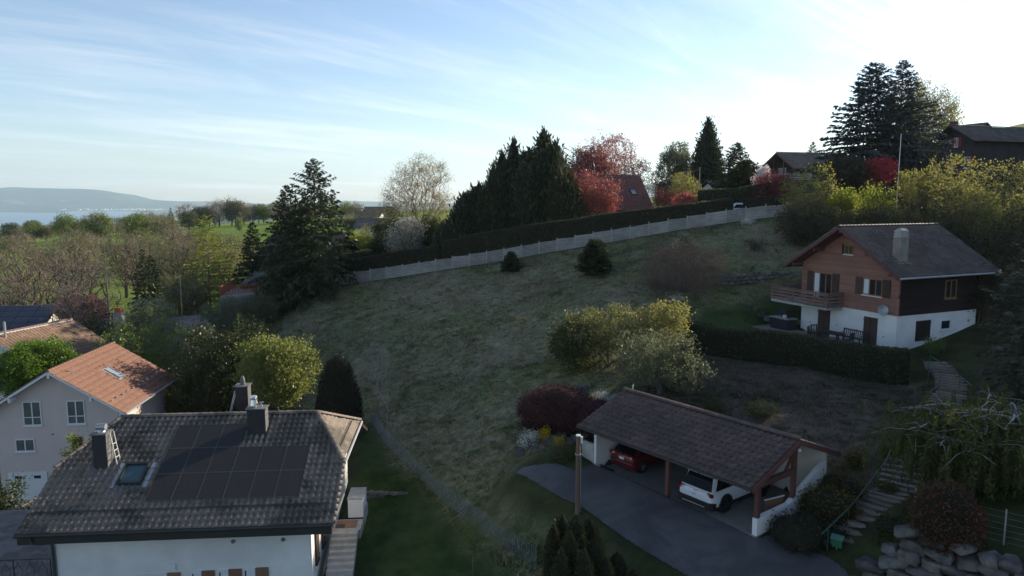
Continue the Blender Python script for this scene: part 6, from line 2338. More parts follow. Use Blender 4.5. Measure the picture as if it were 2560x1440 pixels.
MB().tube([p - h2[0] for p in h2], .03, 6).build('rail', GREENP, hr2)
for p in h2:
    MB().tube([p - h2[0], np.array([p[0], p[1], g(p[0], p[1]) - .2]) - h2[0]], .022, 6).build('rail_post', GREENP, hr2)
mp_ = atz(2090, 1398, -.45)
mbx = thing('mail_box', 'green metal mail box on a post at the foot of the stairs', 'mail box', mp_, R(-35))
MB().tube([(0, 0, -.3), (0, 0, .55)], .03, 8).build('post', METAL, mbx)
MB().box(-.2, .2, -.16, .16, .55, .86).build('box', m_plain('mail_green', (.03, .14, .085), .5), mbx)
MB().slab([(-.23, -.19, .87), (.23, -.19, .87), (.23, .19, .93), (-.23, .19, .93)], .02).build('lid', m_plain('mail_lid', (.06, .2, .14), .5), mbx)
for (px, py, z) in ((2286, 1000, 1.9), (2192, 1150, 1.2)):
    p = atz(px, py, z)
    b = thing('stake', 'dark wooden stake in the dry bank, %s' % ('upper one near the handrail' if px > 2250 else 'lower one beside the carport bushes'), 'stake', gp(p[0], p[1]))
    MB().tube([(0, 0, -.3), (0, 0, .95)], .05, 6).build('shaft', m_plain('stake_wood', (.10, .10, .11)), b)
    MB().lathe([(.055, 0), (.03, .05), (.01, .06)], 6, (0, 0, .95)).build('tip', m_plain('stake_wood', (.10, .10, .11)), b)

# ---------------------------------------------------------------- utility pole by the drive
up_ = thing('utility_pole', 'short wooden utility pole with cable conduit beside the drive', 'pole', gp(2.94, 31.0))
ztop = at(1445, 1090, 31.0)[2] - g(2.94, 31.0)
MB().tube([(0, 0, -.4), (0, 0, ztop)], [.115, .10], 14).build('shaft', m_plain('pole_wood', (.17, .115, .08), .85, .3, 3, .3, 20, stretch=(1, 1, .2)), up_, True)
MB().lathe([(.11, 0), (.11, .05), (.02, .06)], 14, (0, 0, ztop)).build('cap', WFRAME, up_)
MB().tube([(.12, -.02, .0), (.12, -.02, ztop - .8)], .022, 6).build('conduit', METAL, up_)
MB().box(.1, .2, -.06, .06, ztop - .32, ztop - .03).build('junction_box', WFRAME, up_)
MB().lathe([(.135, 0), (.135, .04)], 14, (0, 0, ztop - .85)).build('strap', METAL, up_)

# lawn fence with its posts
LF = [(935, 1062, -1.6), (972, 1118, -1.85), (1010, 1160, -2.0), (1055, 1210, -2.15), (1100, 1250, -2.3), (1150, 1298, -2.5), (1200, 1340, -2.7), (1265, 1392, -2.78), (1340, 1440, -2.8)]
LFp = np.array([gp(*atz(a, b, z)[:2]) for a, b, z in LF])
lf = thing('lawn_fence', 'sagging grey green wire mesh fence between lawn and meadow', 'fence', LFp[0])
FG = m_plain('fence_grey', (.15, .19, .19), .7, .2, 4, 0)
for p in LFp:
    MB().tube([p - LFp[0] - (0, 0, .3), p - LFp[0] + (0, 0, 1.05)], .025, 6).build('fence_post', FG, lf)
mb = MB()
for a, b in zip(LFp[:-1], LFp[1:]):
    d = b - a
    for k in range(9):
        mb.tube([a - LFp[0] + (0, 0, .04 + k * .115), (a + b) / 2 - LFp[0] + (0, 0, .01 + k * .11), b - LFp[0] + (0, 0, .04 + k * .115)], .0095, 3, False)
    nn = int(np.linalg.norm(d) / .16)
    for k in range(nn):
        p = a + d * k / nn - LFp[0]
        mb.tube([p, p + np.array([0, 0, .97])], .0075, 3, False)
mb.build('wire_mesh', FG, lf)

# poles and flagpole in the distance
def pole(name, label, px, y0, y1, Y, r, mat, cat='pole'):
    a, b = at(px, y1, Y), at(px, y0, Y)
    zg_ = g(a[0], a[1])
    t = thing(name, label, cat, (a[0], a[1], zg_))
    MB().tube([(0, 0, -.3), (0, 0, b[2] - zg_)], [r, r * .7], 8).build('shaft', mat, t)
    MB().lathe([(r * 1.2, 0), (r * .8, .08), (.01, .1)], 8, (0, 0, b[2] - zg_)).build('cap', mat, t)
    return t


pole('flag_pole', 'bare white flagpole in front of the dark spruces', 2246, 337, 440, 74, .05, WFRAME, 'flagpole')
pole('street_pole', 'slim grey lamp pole beside the lane and rubble mound', 456, 690, 800, 70, .045, m_plain('pole_dark', (.16, .15, .14)))
tp = pole('telephone_pole', 'thin telephone pole with a cable in front of the conical sequoia', 1748, 420, 480, 88, .07, m_plain('pole_grey', (.30, .27, .23)))
a = np.array(tp.location); 
e = at(1748, 422, 88) - a; f_ = at(1640, 456, 93) - a
MB().tube([e, (e + f_) / 2 - (0, 0, .5), f_], .02, 5, False).build('cable', m_plain('cable', (.25, .24, .2)), tp)
# white aerial cross behind the carport
ac = cpp(-.5, 3.1, 0)
ae = thing('aerial', 'small white cross shaped aerial behind the carport roof', 'aerial', (ac[0], ac[1], 1.3))
MB().tube([(0, 0, 0), (0, 0, 2.35)], .025, 6).build('mast', WFRAME, ae)
MB().beam((-.28, .2, 1.85), (.28, -.2, 2.05), .05, .03).build('crossbar', WFRAME, ae)
MB().beam((-.04, .0, 1.7), (.05, 0, 2.4), .05, .03).build('upright_bar', WFRAME, ae)

# parked car behind the wall, rubble mound, tile stack, field trough
p = at(1875, 502, 79.5)
pc = car('parked_car', 'pale car whose roof shows above the upper end of the wall', (p[0] - 2.1, p[1] + 1.0, p[2] - 1.66), R(-8), 4.2, 1.7, 1.42, m_plain('paint_silver', (.55, .60, .62), .2, .05, 2, 0, spec=.6), False, None)
rm_c = at(462, 775, 84)
rng = np.random.RandomState(15)
rm_ = thing('rubble_mound', 'flat topped mound of grey rubble beside the lane', 'mound', (rm_c[0], rm_c[1], g(rm_c[0], rm_c[1])))
V, F = revolve([(6.2, -.8), (5.6, .6), (4.7, 1.6), (3.9, 2.1), (2.0, 2.25), (.05, 2.3)], 26, .1, 4.0)
put('heap', np_mesh('heap', V, F, m_plain('rubble', (.20, .18, .17), .95, .5, 1.6, .8, 5, c2=(.34, .31, .28)), smooth=False), rm_)
ms_ = [stone_mesh(rng, .7, .55, .4, ROCK, 1) for _ in range(5)]
for k in range(46):
    a = rng.uniform(-2.9, .1); rr = rng.uniform(4.0, 6.2)
    o = put('stone', ms_[k % 5], rm_, (rr * math.cos(a), rr * math.sin(a), np.interp(rr, [3.9, 4.7, 5.6, 6.2], [2.1, 1.6, .6, -.2])))
    o.rotation_euler = tuple(rng.uniform(0, 3, 3)); s = rng.uniform(.4, 1.1); o.scale = (s, s, s)
p = at(297, 776, 76)
ts = thing('tile_stack', 'stack of bright orange roof tiles beyond the white gable', 'tile stack', (p[0], p[1], p[2] - .2))
for k in range(5):
    MB().box(-.36 + .03 * k, .36 - .02 * k, -.3, .3, k * .1, k * .1 + .09).build('tile_layer', m_plain('orange_tile', (.55, .16, .08)), ts)
MB().box(-.45, .45, -.4, .4, -1.2, -.002).build('pallet', CONC, ts)
p = at(237, 682, 168)
tr = thing('field_shelter', 'small round roofed shelter standing in the green field', 'shelter', (p[0], p[1], g(p[0], p[1])))
mb = MB()
vs, fs = [], []
for i, x in enumerate((-1.4, 1.4)):
    for j in range(7):
        a = math.pi * j / 6
        vs.append((x, -1.3 * math.cos(a), 1.5 + 1.0 * math.sin(a)))
fs = [(j, j + 1, j + 8, j + 7) for j in range(6)] + [tuple(range(6, -1, -1)), tuple(range(7, 14))]
mb.add(vs, fs); mb.build('arched_roof', m_plain('shelter_green', (.20, .28, .24)), tr)
for x in (-1.3, 1.3):
    for y in (-1.2, 1.2):
        MB().box(x - .06, x + .06, y - .06, y + .06, -.2, 1.5).build('post', METAL, tr)
p = at(220, 683, 166)
tk = thing('water_tank', 'pale cylindrical water tank on wheels beside the field shelter', 'tank', (p[0], p[1], g(p[0], p[1])))
MB().tube([(-1.3, 0, 1.1), (-1.1, 0, 1.1), (1.1, 0, 1.1), (1.3, 0, 1.1)], [.5, .8, .8, .5], 14).build('barrel', m_plain('tank_white', (.6, .62, .64)), tk)
MB().box(-1.4, 1.4, -.5, .5, .15, .36).build('chassis', METAL, tk)
for x in (-.7, .7):
    MB().tube([(x, -.6, .3), (x, .6, .3)], .3, 12).build('wheel', GUTTER, tk)

# ---------------------------------------------------------------- hedges
def along(a, b, n, off=0.0):
    d = (np.asarray(b)[:2] - np.asarray(a)[:2]); L = np.linalg.norm(d); nn = np.array([-d[1], d[0]]) / L
    if nn[1] < 0:
        nn = -nn
    return [np.asarray(a)[:2] + d * k / n + nn * off for k in range(n + 1)]


pp = along(WALL_A - (WALL_B - WALL_A) * .012, WALL_B - (WALL_B - WALL_A) * .105, 14, 1.0)
split = 4
hp1 = [(p[0], p[1], WALL_A[2] + (WALL_B[2] - WALL_A[2]) * k / 15.6 + .1) for k, p in enumerate(pp)]
hts1 = [2.35, 2.4, 2.5, 2.5, 2.55]
hedge('long_hedge', 'lower clipped part of the long brown green hedge above the wall, nearest the spruces', hp1[:5], 1.5, hts1, 41, L_HEDGE, CORE, 55, .20, .06, 'hedge along the panel wall')
hedge('long_hedge', 'tall main run of the long brown green hedge above the concrete wall', [tuple(np.array(hp1[4]) + (.25, 0, 0))] + hp1[5:], 1.5, [2.95, 3.0, 3.05, 3.05, 3.0, 2.9, 2.8, 2.7, 2.6, 2.45, 2.3], 42, L_HEDGE, CORE, 55, .20, .06, 'hedge along the panel wall')
q = [at(845, 668, 84.3), at(840, 655, 86)]
hedge('end_hedge', 'short clipped hedge end wrapping the left end of the wall', [(-20.8, 83.4, 3.0), (-20.8, 86, 3.0)], 1.1, 2.4, 43, L_HEDGE, CORE, 60, .2)
hedge('ivy_hedge', 'low dark hedge with red leaves along the top end of the wall', [(24.4, 76.8, 12.0), (28.4, 76.0, 12.4)], .9, 1.2, 44, L_DRED, CORE, 60, .2)
hedge('upper_hedge', 'clipped olive hedge with sunlit top beyond the long hedge', [tuple(at(1745, 500, 86)), tuple(at(1830, 497, 85)), tuple(at(1925, 490, 83))], 1.6, [1.0, 1.15, 1.5], 45, L_HEDGE_G, CORE, 60, .2, .1)
hedge('flat_hedge', 'flat topped sunlit hedge beside the dark chalet gable', [tuple(at(850, 655, 90)), tuple(at(925, 640, 92))], 2.5, .9, 46, L_OLIVE, CORE, 40, .2, .1)
hc = [gp(*p) for p in ((12.3, 51.3), (14.6, 49.7), (17.6, 48.0), (20.6, 46.3), (23.2, 44.9), (24.8, 44.4))]
hedge('chalet_hedge', 'curving clipped hedge in front of the chalet patio', hc, 1.25, [1.9, 1.95, 2.0, 2.0, 2.05, 2.05], 47, L_HEDGE_G, CORE, 150, .12, .07)

# ---------------------------------------------------------------- conifers
def ground_at(px, Y):
    z = 0.0
    for _ in range(6):
        x = xat(px, Y, z); z = g(x, Y)
    return np.array([x, Y, z])


def top_h(px, py, Y):
    """height needed for a plant at px, distance Y, to reach py"""
    b = ground_at(px, Y)
    return at(px, py, Y)[2] - b[2], b


H, b = top_h(795, 400, 82)
conifer('spruce', 'tallest open spruce of the pair beside the dark chalet', b, H, 6.2, 11, L_SPRUCE, 260, .04, .45, .62, 27, .62, None, .5, .28, 'tree', 'twin spruces', hang=.7, gap=.12)
H, b = top_h(728, 465, 83)
conifer('spruce', 'slimmer spruce with a thin spire left of the tall open spruce', b, H, 5.2, 12, L_SPRUCE, 240, .03, .4, .72, 27, .58, None, .35, .2, 'tree', 'twin spruces', hang=.7)
H, b = top_h(640, 556, 90)
conifer('spruce', 'dark narrow spruce left of the shingled chalet roof', b, H, 3.4, 13, L_SPRUCE, 190, .05, .35, .7, 26, .5, None, .3, .2, hang=.7)
H, b = top_h(368, 622, 95)
conifer('spruce', 'dark cone shaped spruce among bare trees in the left valley', b, H, 2.6, 14, L_SPRUCE, 150, .02, .3, .75, 18, .5, None, .15, .1, hang=.6)
H, b = top_h(388, 640, 100)
conifer('ivy_spruce', 'thin dark ivy clad tree behind the valley spruce', b, H, 1.7, 15, L_SPRUCE, 110, .02, .3, .5, 18, .5, None, .4, .1)
_y = gpx(1278, 679)[1]
H, b = top_h(1278, 632, _y)
t_ = conifer('young_spruce', 'small young spruce with a bare leader standing in the meadow', b, H, 1.15, 16, L_SPRUCE, 120, .02, .1, .55, 34, .24, None, .2, .35, hang=.2)
MB().tube([(0, 0, H * .9), (.02, 0, H + 1.0)], [.02, .008], 5).build('leader', BARK, t_)
_y = gpx(1487, 688)[1]
H, b = top_h(1487, 606, _y)
t_ = conifer('young_pine', 'rounder young conifer in the meadow near the bare shrub', b, H, 1.85, 17, L_SPRUCE, 190, .02, .05, .42, 40, .26, None, .2, .4, hang=.2)
H, b = top_h(2162, 160, 84)
conifer('blue_spruce', 'left one of the two tall blue grey conifers on the hill', b, H, 6.2, 18, L_BLUE, 260, .16, .25, .55, 38, .62, None, .35, .12, 'tree', 'tall blue conifers', hang=.35)
H, b = top_h(2237, 152, 86)
conifer('blue_spruce', 'right and tallest of the blue grey conifers on the hill', b, H, 7.2, 19, L_BLUE, 300, .05, .3, .72, 38, .62, None, .3, .15, 'tree', 'tall blue conifers', hang=.4)
H, b = top_h(1838, 357, 106)
conifer('dark_fir', 'broad dark fir right of the conical sequoia', b, H, 5.6, 20, L_SPRUCE, 200, .05, .3, .8, 30, .6, None, .3, .2, hang=.4)
H, b = top_h(1862, 402, 101)
conifer('green_fir', 'lower spreading green fir in front of the broad dark fir', b, H, 5.2, 21, L_THUJA_Y, 170, .05, .3, .8, 30, .6, None, .4, .35, hang=.3)
H, b = top_h(2028, 355, 150)
conifer('far_fir', 'small fir tip above the roof of the hill chalet', b, H, 3.0, 22, L_SPRUCE, 90, .05, .3, .8, 12, .7)
H, b = top_h(1440, 378, 104)
conifer('cedar', 'wispy dark cedar between the big thujas and the pink tree', b, H, 6.5, 23, L_SPRUCE, 120, .3, .2, .4, 10, .5, None, .5, .3)
H, b = top_h(528, 540, 92)
conifer('larch', 'tall lime green larch with visible trunk and level branches', b, H, 4.6, 24, L_LIME, 130, .16, .1, .5, 30, .45, BARK_G, .3, .05, hang=.2, gap=.12)
H, b = top_h(283, 560, 74)
conifer('bare_larch', 'almost leafless tall thin larch stem behind the pink house', b, H, 3.3, 25, L_OLIVE, 46, .1, .1, .5, 3, .25, BARK_G, .4, .05, hang=.2, gap=.3)
# sequoia: dense even cone
H, b = top_h(1764, 293, 116)
hh = H
dense('sequoia', 'tall dense conical sequoia on the hill skyline', b, [(1.0, 0), (2.5, hh * .08), (2.4, hh * .25), (2.15, hh * .45), (1.65, hh * .65), (1.05, hh * .82), (.45, hh * .94), (.03, hh)], 26, L_THUJA, CORE, 40, .45, 'up', .2, cat='tree', jitter=.3)
# thujas and yews
def plumes(name, label, loc, H, r, seed, leaf, core, group, n=7):
    rng = np.random.RandomState(seed)
    t = thing(name, label, 'tree', loc, 0, group)
    Vs, Fs, b_ = [], [], 0
    for j in range(n):
        a = rng.uniform(0, 6.28); q = r * .62 * math.sqrt(rng.rand()) if j else 0
        h = H * (1 - .42 * q / r * rng.uniform(.6, 1.4)) if j else H
        rr = r * rng.uniform(.36, .5)
        V, F = revolve([(rr * .8, -.3), (rr * 1.05, h * .15), (rr, h * .38), (rr * .82, h * .6), (rr * .5, h * .8), (rr * .22, h * .93), (.03, h)], 12, .26, seed * 1.3 + j)
        V[:, 0] += q * math.cos(a) + V[:, 2] * rng.normal(0, .012); V[:, 1] += q * math.sin(a)
        Vs.append(V); Fs.append(F + b_); b_ += len(V)
    V, F = np.concatenate(Vs), np.concatenate(Fs)
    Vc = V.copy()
    put('shade_core', np_mesh('shade_core', Vc, F, core, smooth=True), t)  # solid core, dark in place of the shade between plumes
    V2, F2, r2 = coat(rng, V, F, 22, .62, 'up', .32, .12, .3)
    put('foliage', np_mesh('foliage', V2, F2, leaf, r2), t)
    return t


tl = [(1150, 520, 88, 3.2), (1195, 455, 89, 3.7), (1232, 412, 90.5, 3.9), (1290, 345, 90, 4.4), (1358, 318, 92, 4.6), (1396, 400, 88, 2.9)]
tn = ['smallest outer thuja at the left end of the dark clump', 'second thuja from the left in the dark clump', 'pointed third thuja from the left in the dark clump', 'tall dark thuja left of the clump summit', 'tallest thuja at the summit of the dark clump', 'olive tinted thuja at the right end of the clump']
for k, (px, py, Y, r) in enumerate(tl):
    H, b = top_h(px, py, Y)
    plumes('thuja', tn[k], b, H, r * 1.05, 50 + k, L_THUJA_Y if k == 5 else L_THUJA, CORE, 'clump of thujas behind the hedge', 8)
H, b = top_h(848, 895, 46.5)
dense('yew', 'dark brown green upright yew above the solar house roof', b, [(1.1, -.3), (1.5, H * .2), (1.45, H * .45), (1.15, H * .7), (.8, H * .9), (.5, H * .98), (.05, H)], 60, L_YEW, CORE, 110, .2, 'up', .12, cat='tree', jitter=.08, aspect=.3)
tz = [(1382, 1310, 26.0, .42), (1402, 1283, 26.6, .5), (1436, 1287, 25.4, .52), (1470, 1296, 26.2, .55), (1422, 1330, 24.6, .5), (1482, 1345, 25.0, .55), (1455, 1375, 24.0, .5), (1510, 1395, 24.6, .5), (1540, 1380, 25.2, .45), (1400, 1372, 24.0, .46), (1580, 1425, 24.5, .4)]
tzl = ['leftmost narrow column of the foreground thuja group', 'tall back left column of the foreground thuja group', 'tall middle column of the foreground thuja group', 'tall right column of the foreground thuja group by the pole', 'second row left column of the foreground thuja group', 'second row right column of the foreground thuja group', 'front centre column of the foreground thuja group', 'front right column of the foreground thuja group', 'low column right of the foreground thuja group', 'front left column of the foreground thuja group', 'smallest thuja column at the lower right of the foreground group']
for k, (px, py, Y, r) in enumerate(tz):
    H, b = top_h(px, py, Y)
    dense('thuja_column', tzl[k], b, [(r * .7, -.2), (r, H * .2), (r * .98, H * .55), (r * .8, H * .78), (r * .45, H * .93), (.03, H)], 70 + k, L_THUJA_Y, CORE, 300, .12, 'up', .1, cat='shrub', group='columnar thujas at the bottom', jitter=.04, aspect=.32, k=16)

# right edge conifer
H, b = top_h(2590, 575, 37)
conifer('cedar', 'pale grey green conifer at the right edge beside the chalet', b, H, 3.4, 28, m_leaf('needles_grey', (.055, .065, .045), (.10, .11, .075), .12, (.05, .05, .035)), 210, .03, .3, .5, 22, .4, None, .4, .3, hang=.3)

# ---------------------------------------------------------------- broadleaf trees
def dtree(name, label, px, py, Y, rad, seed, **kw):
    H, b = top_h(px, py, Y)
    return deciduous(name, label, b, H, rad, seed, **kw)


dtree('bare_poplar', 'big bare spreading tree with yellow buds behind the hedge', 1050, 388, 100, (5.4, 5.0, 5.6), 101, leaf=L_BUD, n=750, leaves=3.0, lsize=.15, twigs=4, twig_len=.9, bark=BARK_G, r_tip=.011, trunk_frac=.2, clump=.3, noise=.4, bf=.5)
dtree('flowering_cherry', 'white blossoming tree beside the long hedge', 1020, 548, 93, (3.0, 2.8, 2.5), 102, leaf=m_leaf('blossom_grey', (.20, .21, .17), (.50, .50, .46), .3, (.10, .12, .06)), n=420, leaves=4, lsize=.2, twigs=2, r_tip=.01, low=-.8, trunk_frac=.15)
dtree('pink_tree', 'tall open tree with pinkish red new leaves behind the red roof', 1512, 335, 106, (4.8, 4.6, 5.2), 103, leaf=L_PINK, n=560, leaves=2.2, lsize=.26, twigs=3, twig_len=.9, r_tip=.012, bf=.6, noise=.45)
dtree('pink_tree', 'lower pinkish tree right of the tall open pink one', 1585, 398, 108, (3.2, 3, 3.2), 104, leaf=L_PINK, n=280, leaves=1.6, lsize=.24, twigs=3, twig_len=.8, r_tip=.012, noise=.45)
dtree('red_tree', 'dense dark red tree rising behind the left end of the red roof', 1482, 366, 101, (3.4, 3.2, 3.8), 105, leaf=m_leaf('leaf_brickred', (.20, .06, .06), (.30, .10, .09), .4, (.2, .07, .065), (.42, .15, .13)), n=460, leaves=3.2, lsize=.26, twigs=3, r_tip=.011, noise=.45)
dtree('red_maple', 'bright red bushy maple in front of the red roofed house', 1470, 432, 89.5, (3.7, 2.6, 2.6), 106, leaf=L_RED, n=320, leaves=1.3, lsize=.22, twigs=5, twig_len=.8, noise=.55, r_tip=.01, trunk_frac=.1, low=-.9, bf=.6)
dtree('red_maple', 'lower orange red maple leaning over the hedge', 1500, 470, 88.5, (1.9, 1.7, 1.7), 107, leaf=L_RED, n=220, leaves=2, lsize=.2, twigs=4, trunk_frac=.1, low=-.9)
dtree('red_maple', 'small red maple between the red roof and the birch', 1662, 478, 90, (1.4, 1.2, 1.2), 108, leaf=L_RED, n=120, leaves=4, lsize=.2, twigs=2, trunk_frac=.1, low=-.9)
dtree('red_maple', 'low red shrub maple below the slender birch', 1712, 487, 86, (1.3, 1.1, .8), 109, leaf=L_RED, n=90, leaves=4, lsize=.2, twigs=2, trunk_frac=.1, low=-.9)
dtree('birch', 'slender pale green birch left of the sequoia', 1685, 347, 118, (3.4, 3.2, 6.0), 110, leaf=L_GREY, n=600, leaves=9, lsize=.26, twigs=2, bark=BARK_W, r_tip=.011, low=-1, weep=.35, noise=.3)
dtree('birch', 'lower twiggy birch in front of the slender birch', 1705, 430, 92, (2.2, 2.0, 3.0), 111, leaf=L_OLIVE, n=300, leaves=4, lsize=.18, twigs=3, bark=BARK_G, r_tip=.01)
dtree('weeping_birch', 'airy birch with hanging branches right of the blue conifers', 2322, 185, 97, (4.0, 3.6, 7.2), 112, leaf=L_OLIVE, n=560, leaves=6, lsize=.24, twigs=3, bark=BARK_W, r_tip=.012, weep=.8, noise=.45, twig_len=.9, trunk_frac=.3)
dtree('weeping_birch', 'yellowish birch half hidden behind the tall blue conifers', 2255, 178, 100, (2.8, 2.6, 7), 113, leaf=L_OLIVE, n=380, leaves=6, lsize=.24, twigs=2, bark=BARK_W, r_tip=.012, weep=.5)
dtree('red_maple', 'small bright crimson tree below the blue conifers', 2192, 402, 78, (1.35, 1.2, 1.15), 114, leaf=m_leaf('leaf_crimson', (.38, .04, .06), (.52, .08, .09), .5, None, (.7, .12, .14)), n=220, leaves=12, lsize=.16, twigs=2, trunk_frac=.25)
dtree('magnolia', 'narrow pale pink blossoming tree beside the red shrub', 1902, 418, 88, (.75, .7, 2.0), 115, leaf=L_WPINK, n=130, leaves=9, lsize=.2, twigs=2, clump=.15)
dtree('red_shrub', 'dark red leaved shrub left of the round yellow shrub', 1935, 435, 83, (2.4, 2.0, 1.9), 116, leaf=m_leaf('leaf_wine', (.16, .035, .04), (.26, .06, .06), .4), n=260, leaves=8, lsize=.2, twigs=2, trunk_frac=.1, low=-.9, cat='shrub')
dtree('dark_shrub', 'mass of dark brownish shrubs under the blue conifers', 2110, 395, 80, (3.6, 3.0, 2.6), 117, leaf=m_leaf('leaf_murk', (.045, .045, .022), (.085, .075, .035), .3), n=420, leaves=10, lsize=.22, twigs=2, trunk_frac=.1, low=-.9, cat='shrub')
# sunlit shrubs above the chalet
sh_l = [
    ('round_shrub', 'big round yellow green shrub at the upper end of the wall', 2018, 418, 71, 2.75, L_OLIVE, 3.6, 201),
    ('lime_shrub', 'lime green shrub right of the round yellow shrub', 2180, 462, 66, 2.1, L_LIME, 3.2, 202),
    ('lime_shrub', 'low lime sprigs between the two sunlit shrubs', 2105, 475, 69, 1.3, L_LIME, 2.4, 203),
    ('yellow_shrub', 'large yellow leaved shrub below the red shuttered chalet', 2365, 392, 66, 3.4, L_OLIVE, 5.5, 204),
    ('yellow_shrub', 'yellow leaved shrub at the left of the large one', 2292, 430, 68, 2.2, L_OLIVE, 4.0, 205),
    ('yellow_shrub', 'tall yellow green shrub at the right picture edge', 2520, 388, 64, 3.6, L_OLIVE, 6.0, 206),
    ('yellow_shrub', 'lower sunlit shrub in front of the large yellow one', 2400, 455, 61, 2.6, L_OLIVE, 4.0, 207),
    ('olive_shrub', 'olive shrub at the right edge above the chalet ridge', 2540, 470, 58, 3.0, L_OLIVE, 4.6, 208),
]
for nm, lb, px, py, Y, r, lf_, hmin, sd in sh_l:
    H, b = top_h(px, py, Y)
    bush(nm, lb, b, r, H, sd, lf_, n=300, leaves=15, lsize=.19, sx=1.0, sy=.9, clump=.19, bare=.2, noise=.5)
dk_l = [(2000, 520, 68, 2.2, 'brownish bare stemmed thicket under the round yellow shrub'), (2075, 528, 66, 2.2, 'dark thicket left of the chalet ridge'), (2150, 530, 64, 2.6, 'dark thicket directly behind the chalet ridge'), (2240, 520, 62, 2.6, 'dark thicket behind the chalet chimney'), (2330, 520, 60, 2.8, 'dark green thicket right of the chalet chimney'),
        (2420, 560, 57, 2.8, 'dark green shrub behind the right end of the chalet roof'), (2500, 575, 54, 3.0, 'dark bushy shrub right of the chalet roof'), (2560, 540, 56, 3.0, 'dark shrub at the right edge behind the chalet'), (2470, 650, 52, 2.2, 'dark shrub beside the chalet eave')]
L_THICK = m_leaf('leaf_thicket', (.032, .036, .016), (.075, .072, .03), .3, (.05, .04, .03))
for k, (px, py, Y, r, lb) in enumerate(dk_l):
    H, b = top_h(px, py, Y)
    bush('thicket', lb, b, r, max(H, 1.5), 220 + k, L_THICK, n=150, leaves=40, lsize=.17, sy=.9, clump=.26, noise=.3)
# meadow and garden
H, b = top_h(1705, 575, 60)
deciduous('bare_shrub', 'wide leafless purple brown shrub in the upper meadow', b, 4.3, (3.6, 3.0, 2.3), 118, leaf=m_leaf('bud_brown', (.12, .075, .055), (.2, .13, .1), .2), n=620, leaves=2, lsize=.09, twigs=5, twig_len=.7, r_tip=.009, trunk_frac=.06, low=-.75, bark=BARK_G, twig_mat=m_plain('twig_mauve', (.17, .125, .11), .95, .25, 4, 0, rnd=.3), bf=.9, cat='shrub')
dtree('apple_tree', 'apple tree with grey trunk in front of the hedge', 1648, 835, 41, (2.7, 2.4, 2.0), 119, leaf=L_GREY, n=480, leaves=3.0, lsize=.14, twigs=4, bark=BARK_G, r_tip=.007, clump=.14, noise=.5, trunk_frac=.25, low=-.75, twig_len=.5, trunk_r=1.4)
dtree('apple_tree', 'leafy fruit tree behind the apple tree with sunlit crown', 1520, 765, 46.5, (2.9, 2.6, 2.1), 120, leaf=m_leaf('leaf_fruit', (.075, .09, .03), (.14, .155, .055), .42, (.085, .09, .035), (.28, .29, .08)), n=400, leaves=2.8, lsize=.15, twigs=4, r_tip=.007, clump=.15, noise=.5, low=-.85, trunk_frac=.18)
dtree('apple_tree', 'yellow topped fruit tree catching the last sun by the hedge end', 1655, 762, 47, (1.7, 1.6, 1.8), 121, leaf=L_OLIVE, n=260, leaves=2.8, lsize=.15, twigs=4, r_tip=.007, clump=.14, noise=.5, low=-.85, trunk_frac=.18)
dtree('fruit_tree', 'dark rounded fruit tree at the left of the garden trees', 1440, 805, 47, (1.7, 1.6, 1.7), 122, leaf=m_leaf('leaf_deep', (.04, .055, .018), (.08, .10, .03), .35), n=300, leaves=6, lsize=.15, twigs=3, noise=.45, low=-.9, trunk_frac=.1)
H, b = top_h(705, 833, 50)
deciduous('lit_maple', 'round fresh green tree with a sunlit crown above the solar house', b, H, (2.75, 2.5, 2.75), 123, leaf=m_leaf('leaf_maple', (.085, .115, .03), (.16, .19, .05), .5, (.10, .12, .035), (.36, .40, .08)), n=600, leaves=8, lsize=.17, twigs=2, r_tip=.007, clump=.2, low=-.9, trunk_frac=.12, noise=.25)
H, b = top_h(118, 845, 54)
deciduous('lime_tree', 'bright green round tree between the pink and brown roofs', b, H, (2.9, 2.6, 2.9), 124, leaf=m_leaf('leaf_bright', (.06, .13, .012), (.12, .21, .02), .45, None, (.25, .40, .03)), n=600, leaves=16, lsize=.16, twigs=2, r_tip=.007, clump=.2, low=-.9, trunk_frac=.12, noise=.25)
H, b = top_h(212, 1085, 44.5)
bush('small_shrub', 'small yellow green shrub against the pink wall', b, 1.0, H, 240, L_LIME, n=60, leaves=30, lsize=.14, clump=.15)
H, b = top_h(20, 1215, 36)
bush('dark_garden_shrub', 'dark green shrub at the lower left edge', b, 1.7, H, 241, m_leaf('leaf_deep', (.04, .055, .018), (.08, .10, .03), .35), n=160, leaves=60, lsize=.15, clump=.22)
# sapling in the fence line
dtree('bare_sapling', 'thin leafless sapling beside the upper fence corner', 948, 835, 46, (1.0, .9, 2.3), 125, leaf=None, leaves=0, n=90, twigs=3, twig_len=.5, r_tip=.006, bark=BARK_G, twig_mat=m_plain('twig_grey', (.26, .25, .23), .9, .2, 4, 0), noise=.4, bf=.8)
dtree('bare_sapling', 'short leaning leafless sapling near the fence', 968, 960, 44.5, (.6, .5, 1.0), 126, leaf=None, leaves=0, n=40, twigs=2, twig_len=.4, r_tip=.006, twig_mat=m_plain('twig_grey', (.26, .25, .23), .9, .2, 4, 0))
dtree('sapling', 'young staked sapling on the lower lawn', 1183, 1300, 30.5, (.32, .3, .8), 127, leaf=L_FRESH, n=30, leaves=8, lsize=.08, twigs=2, clump=.1)
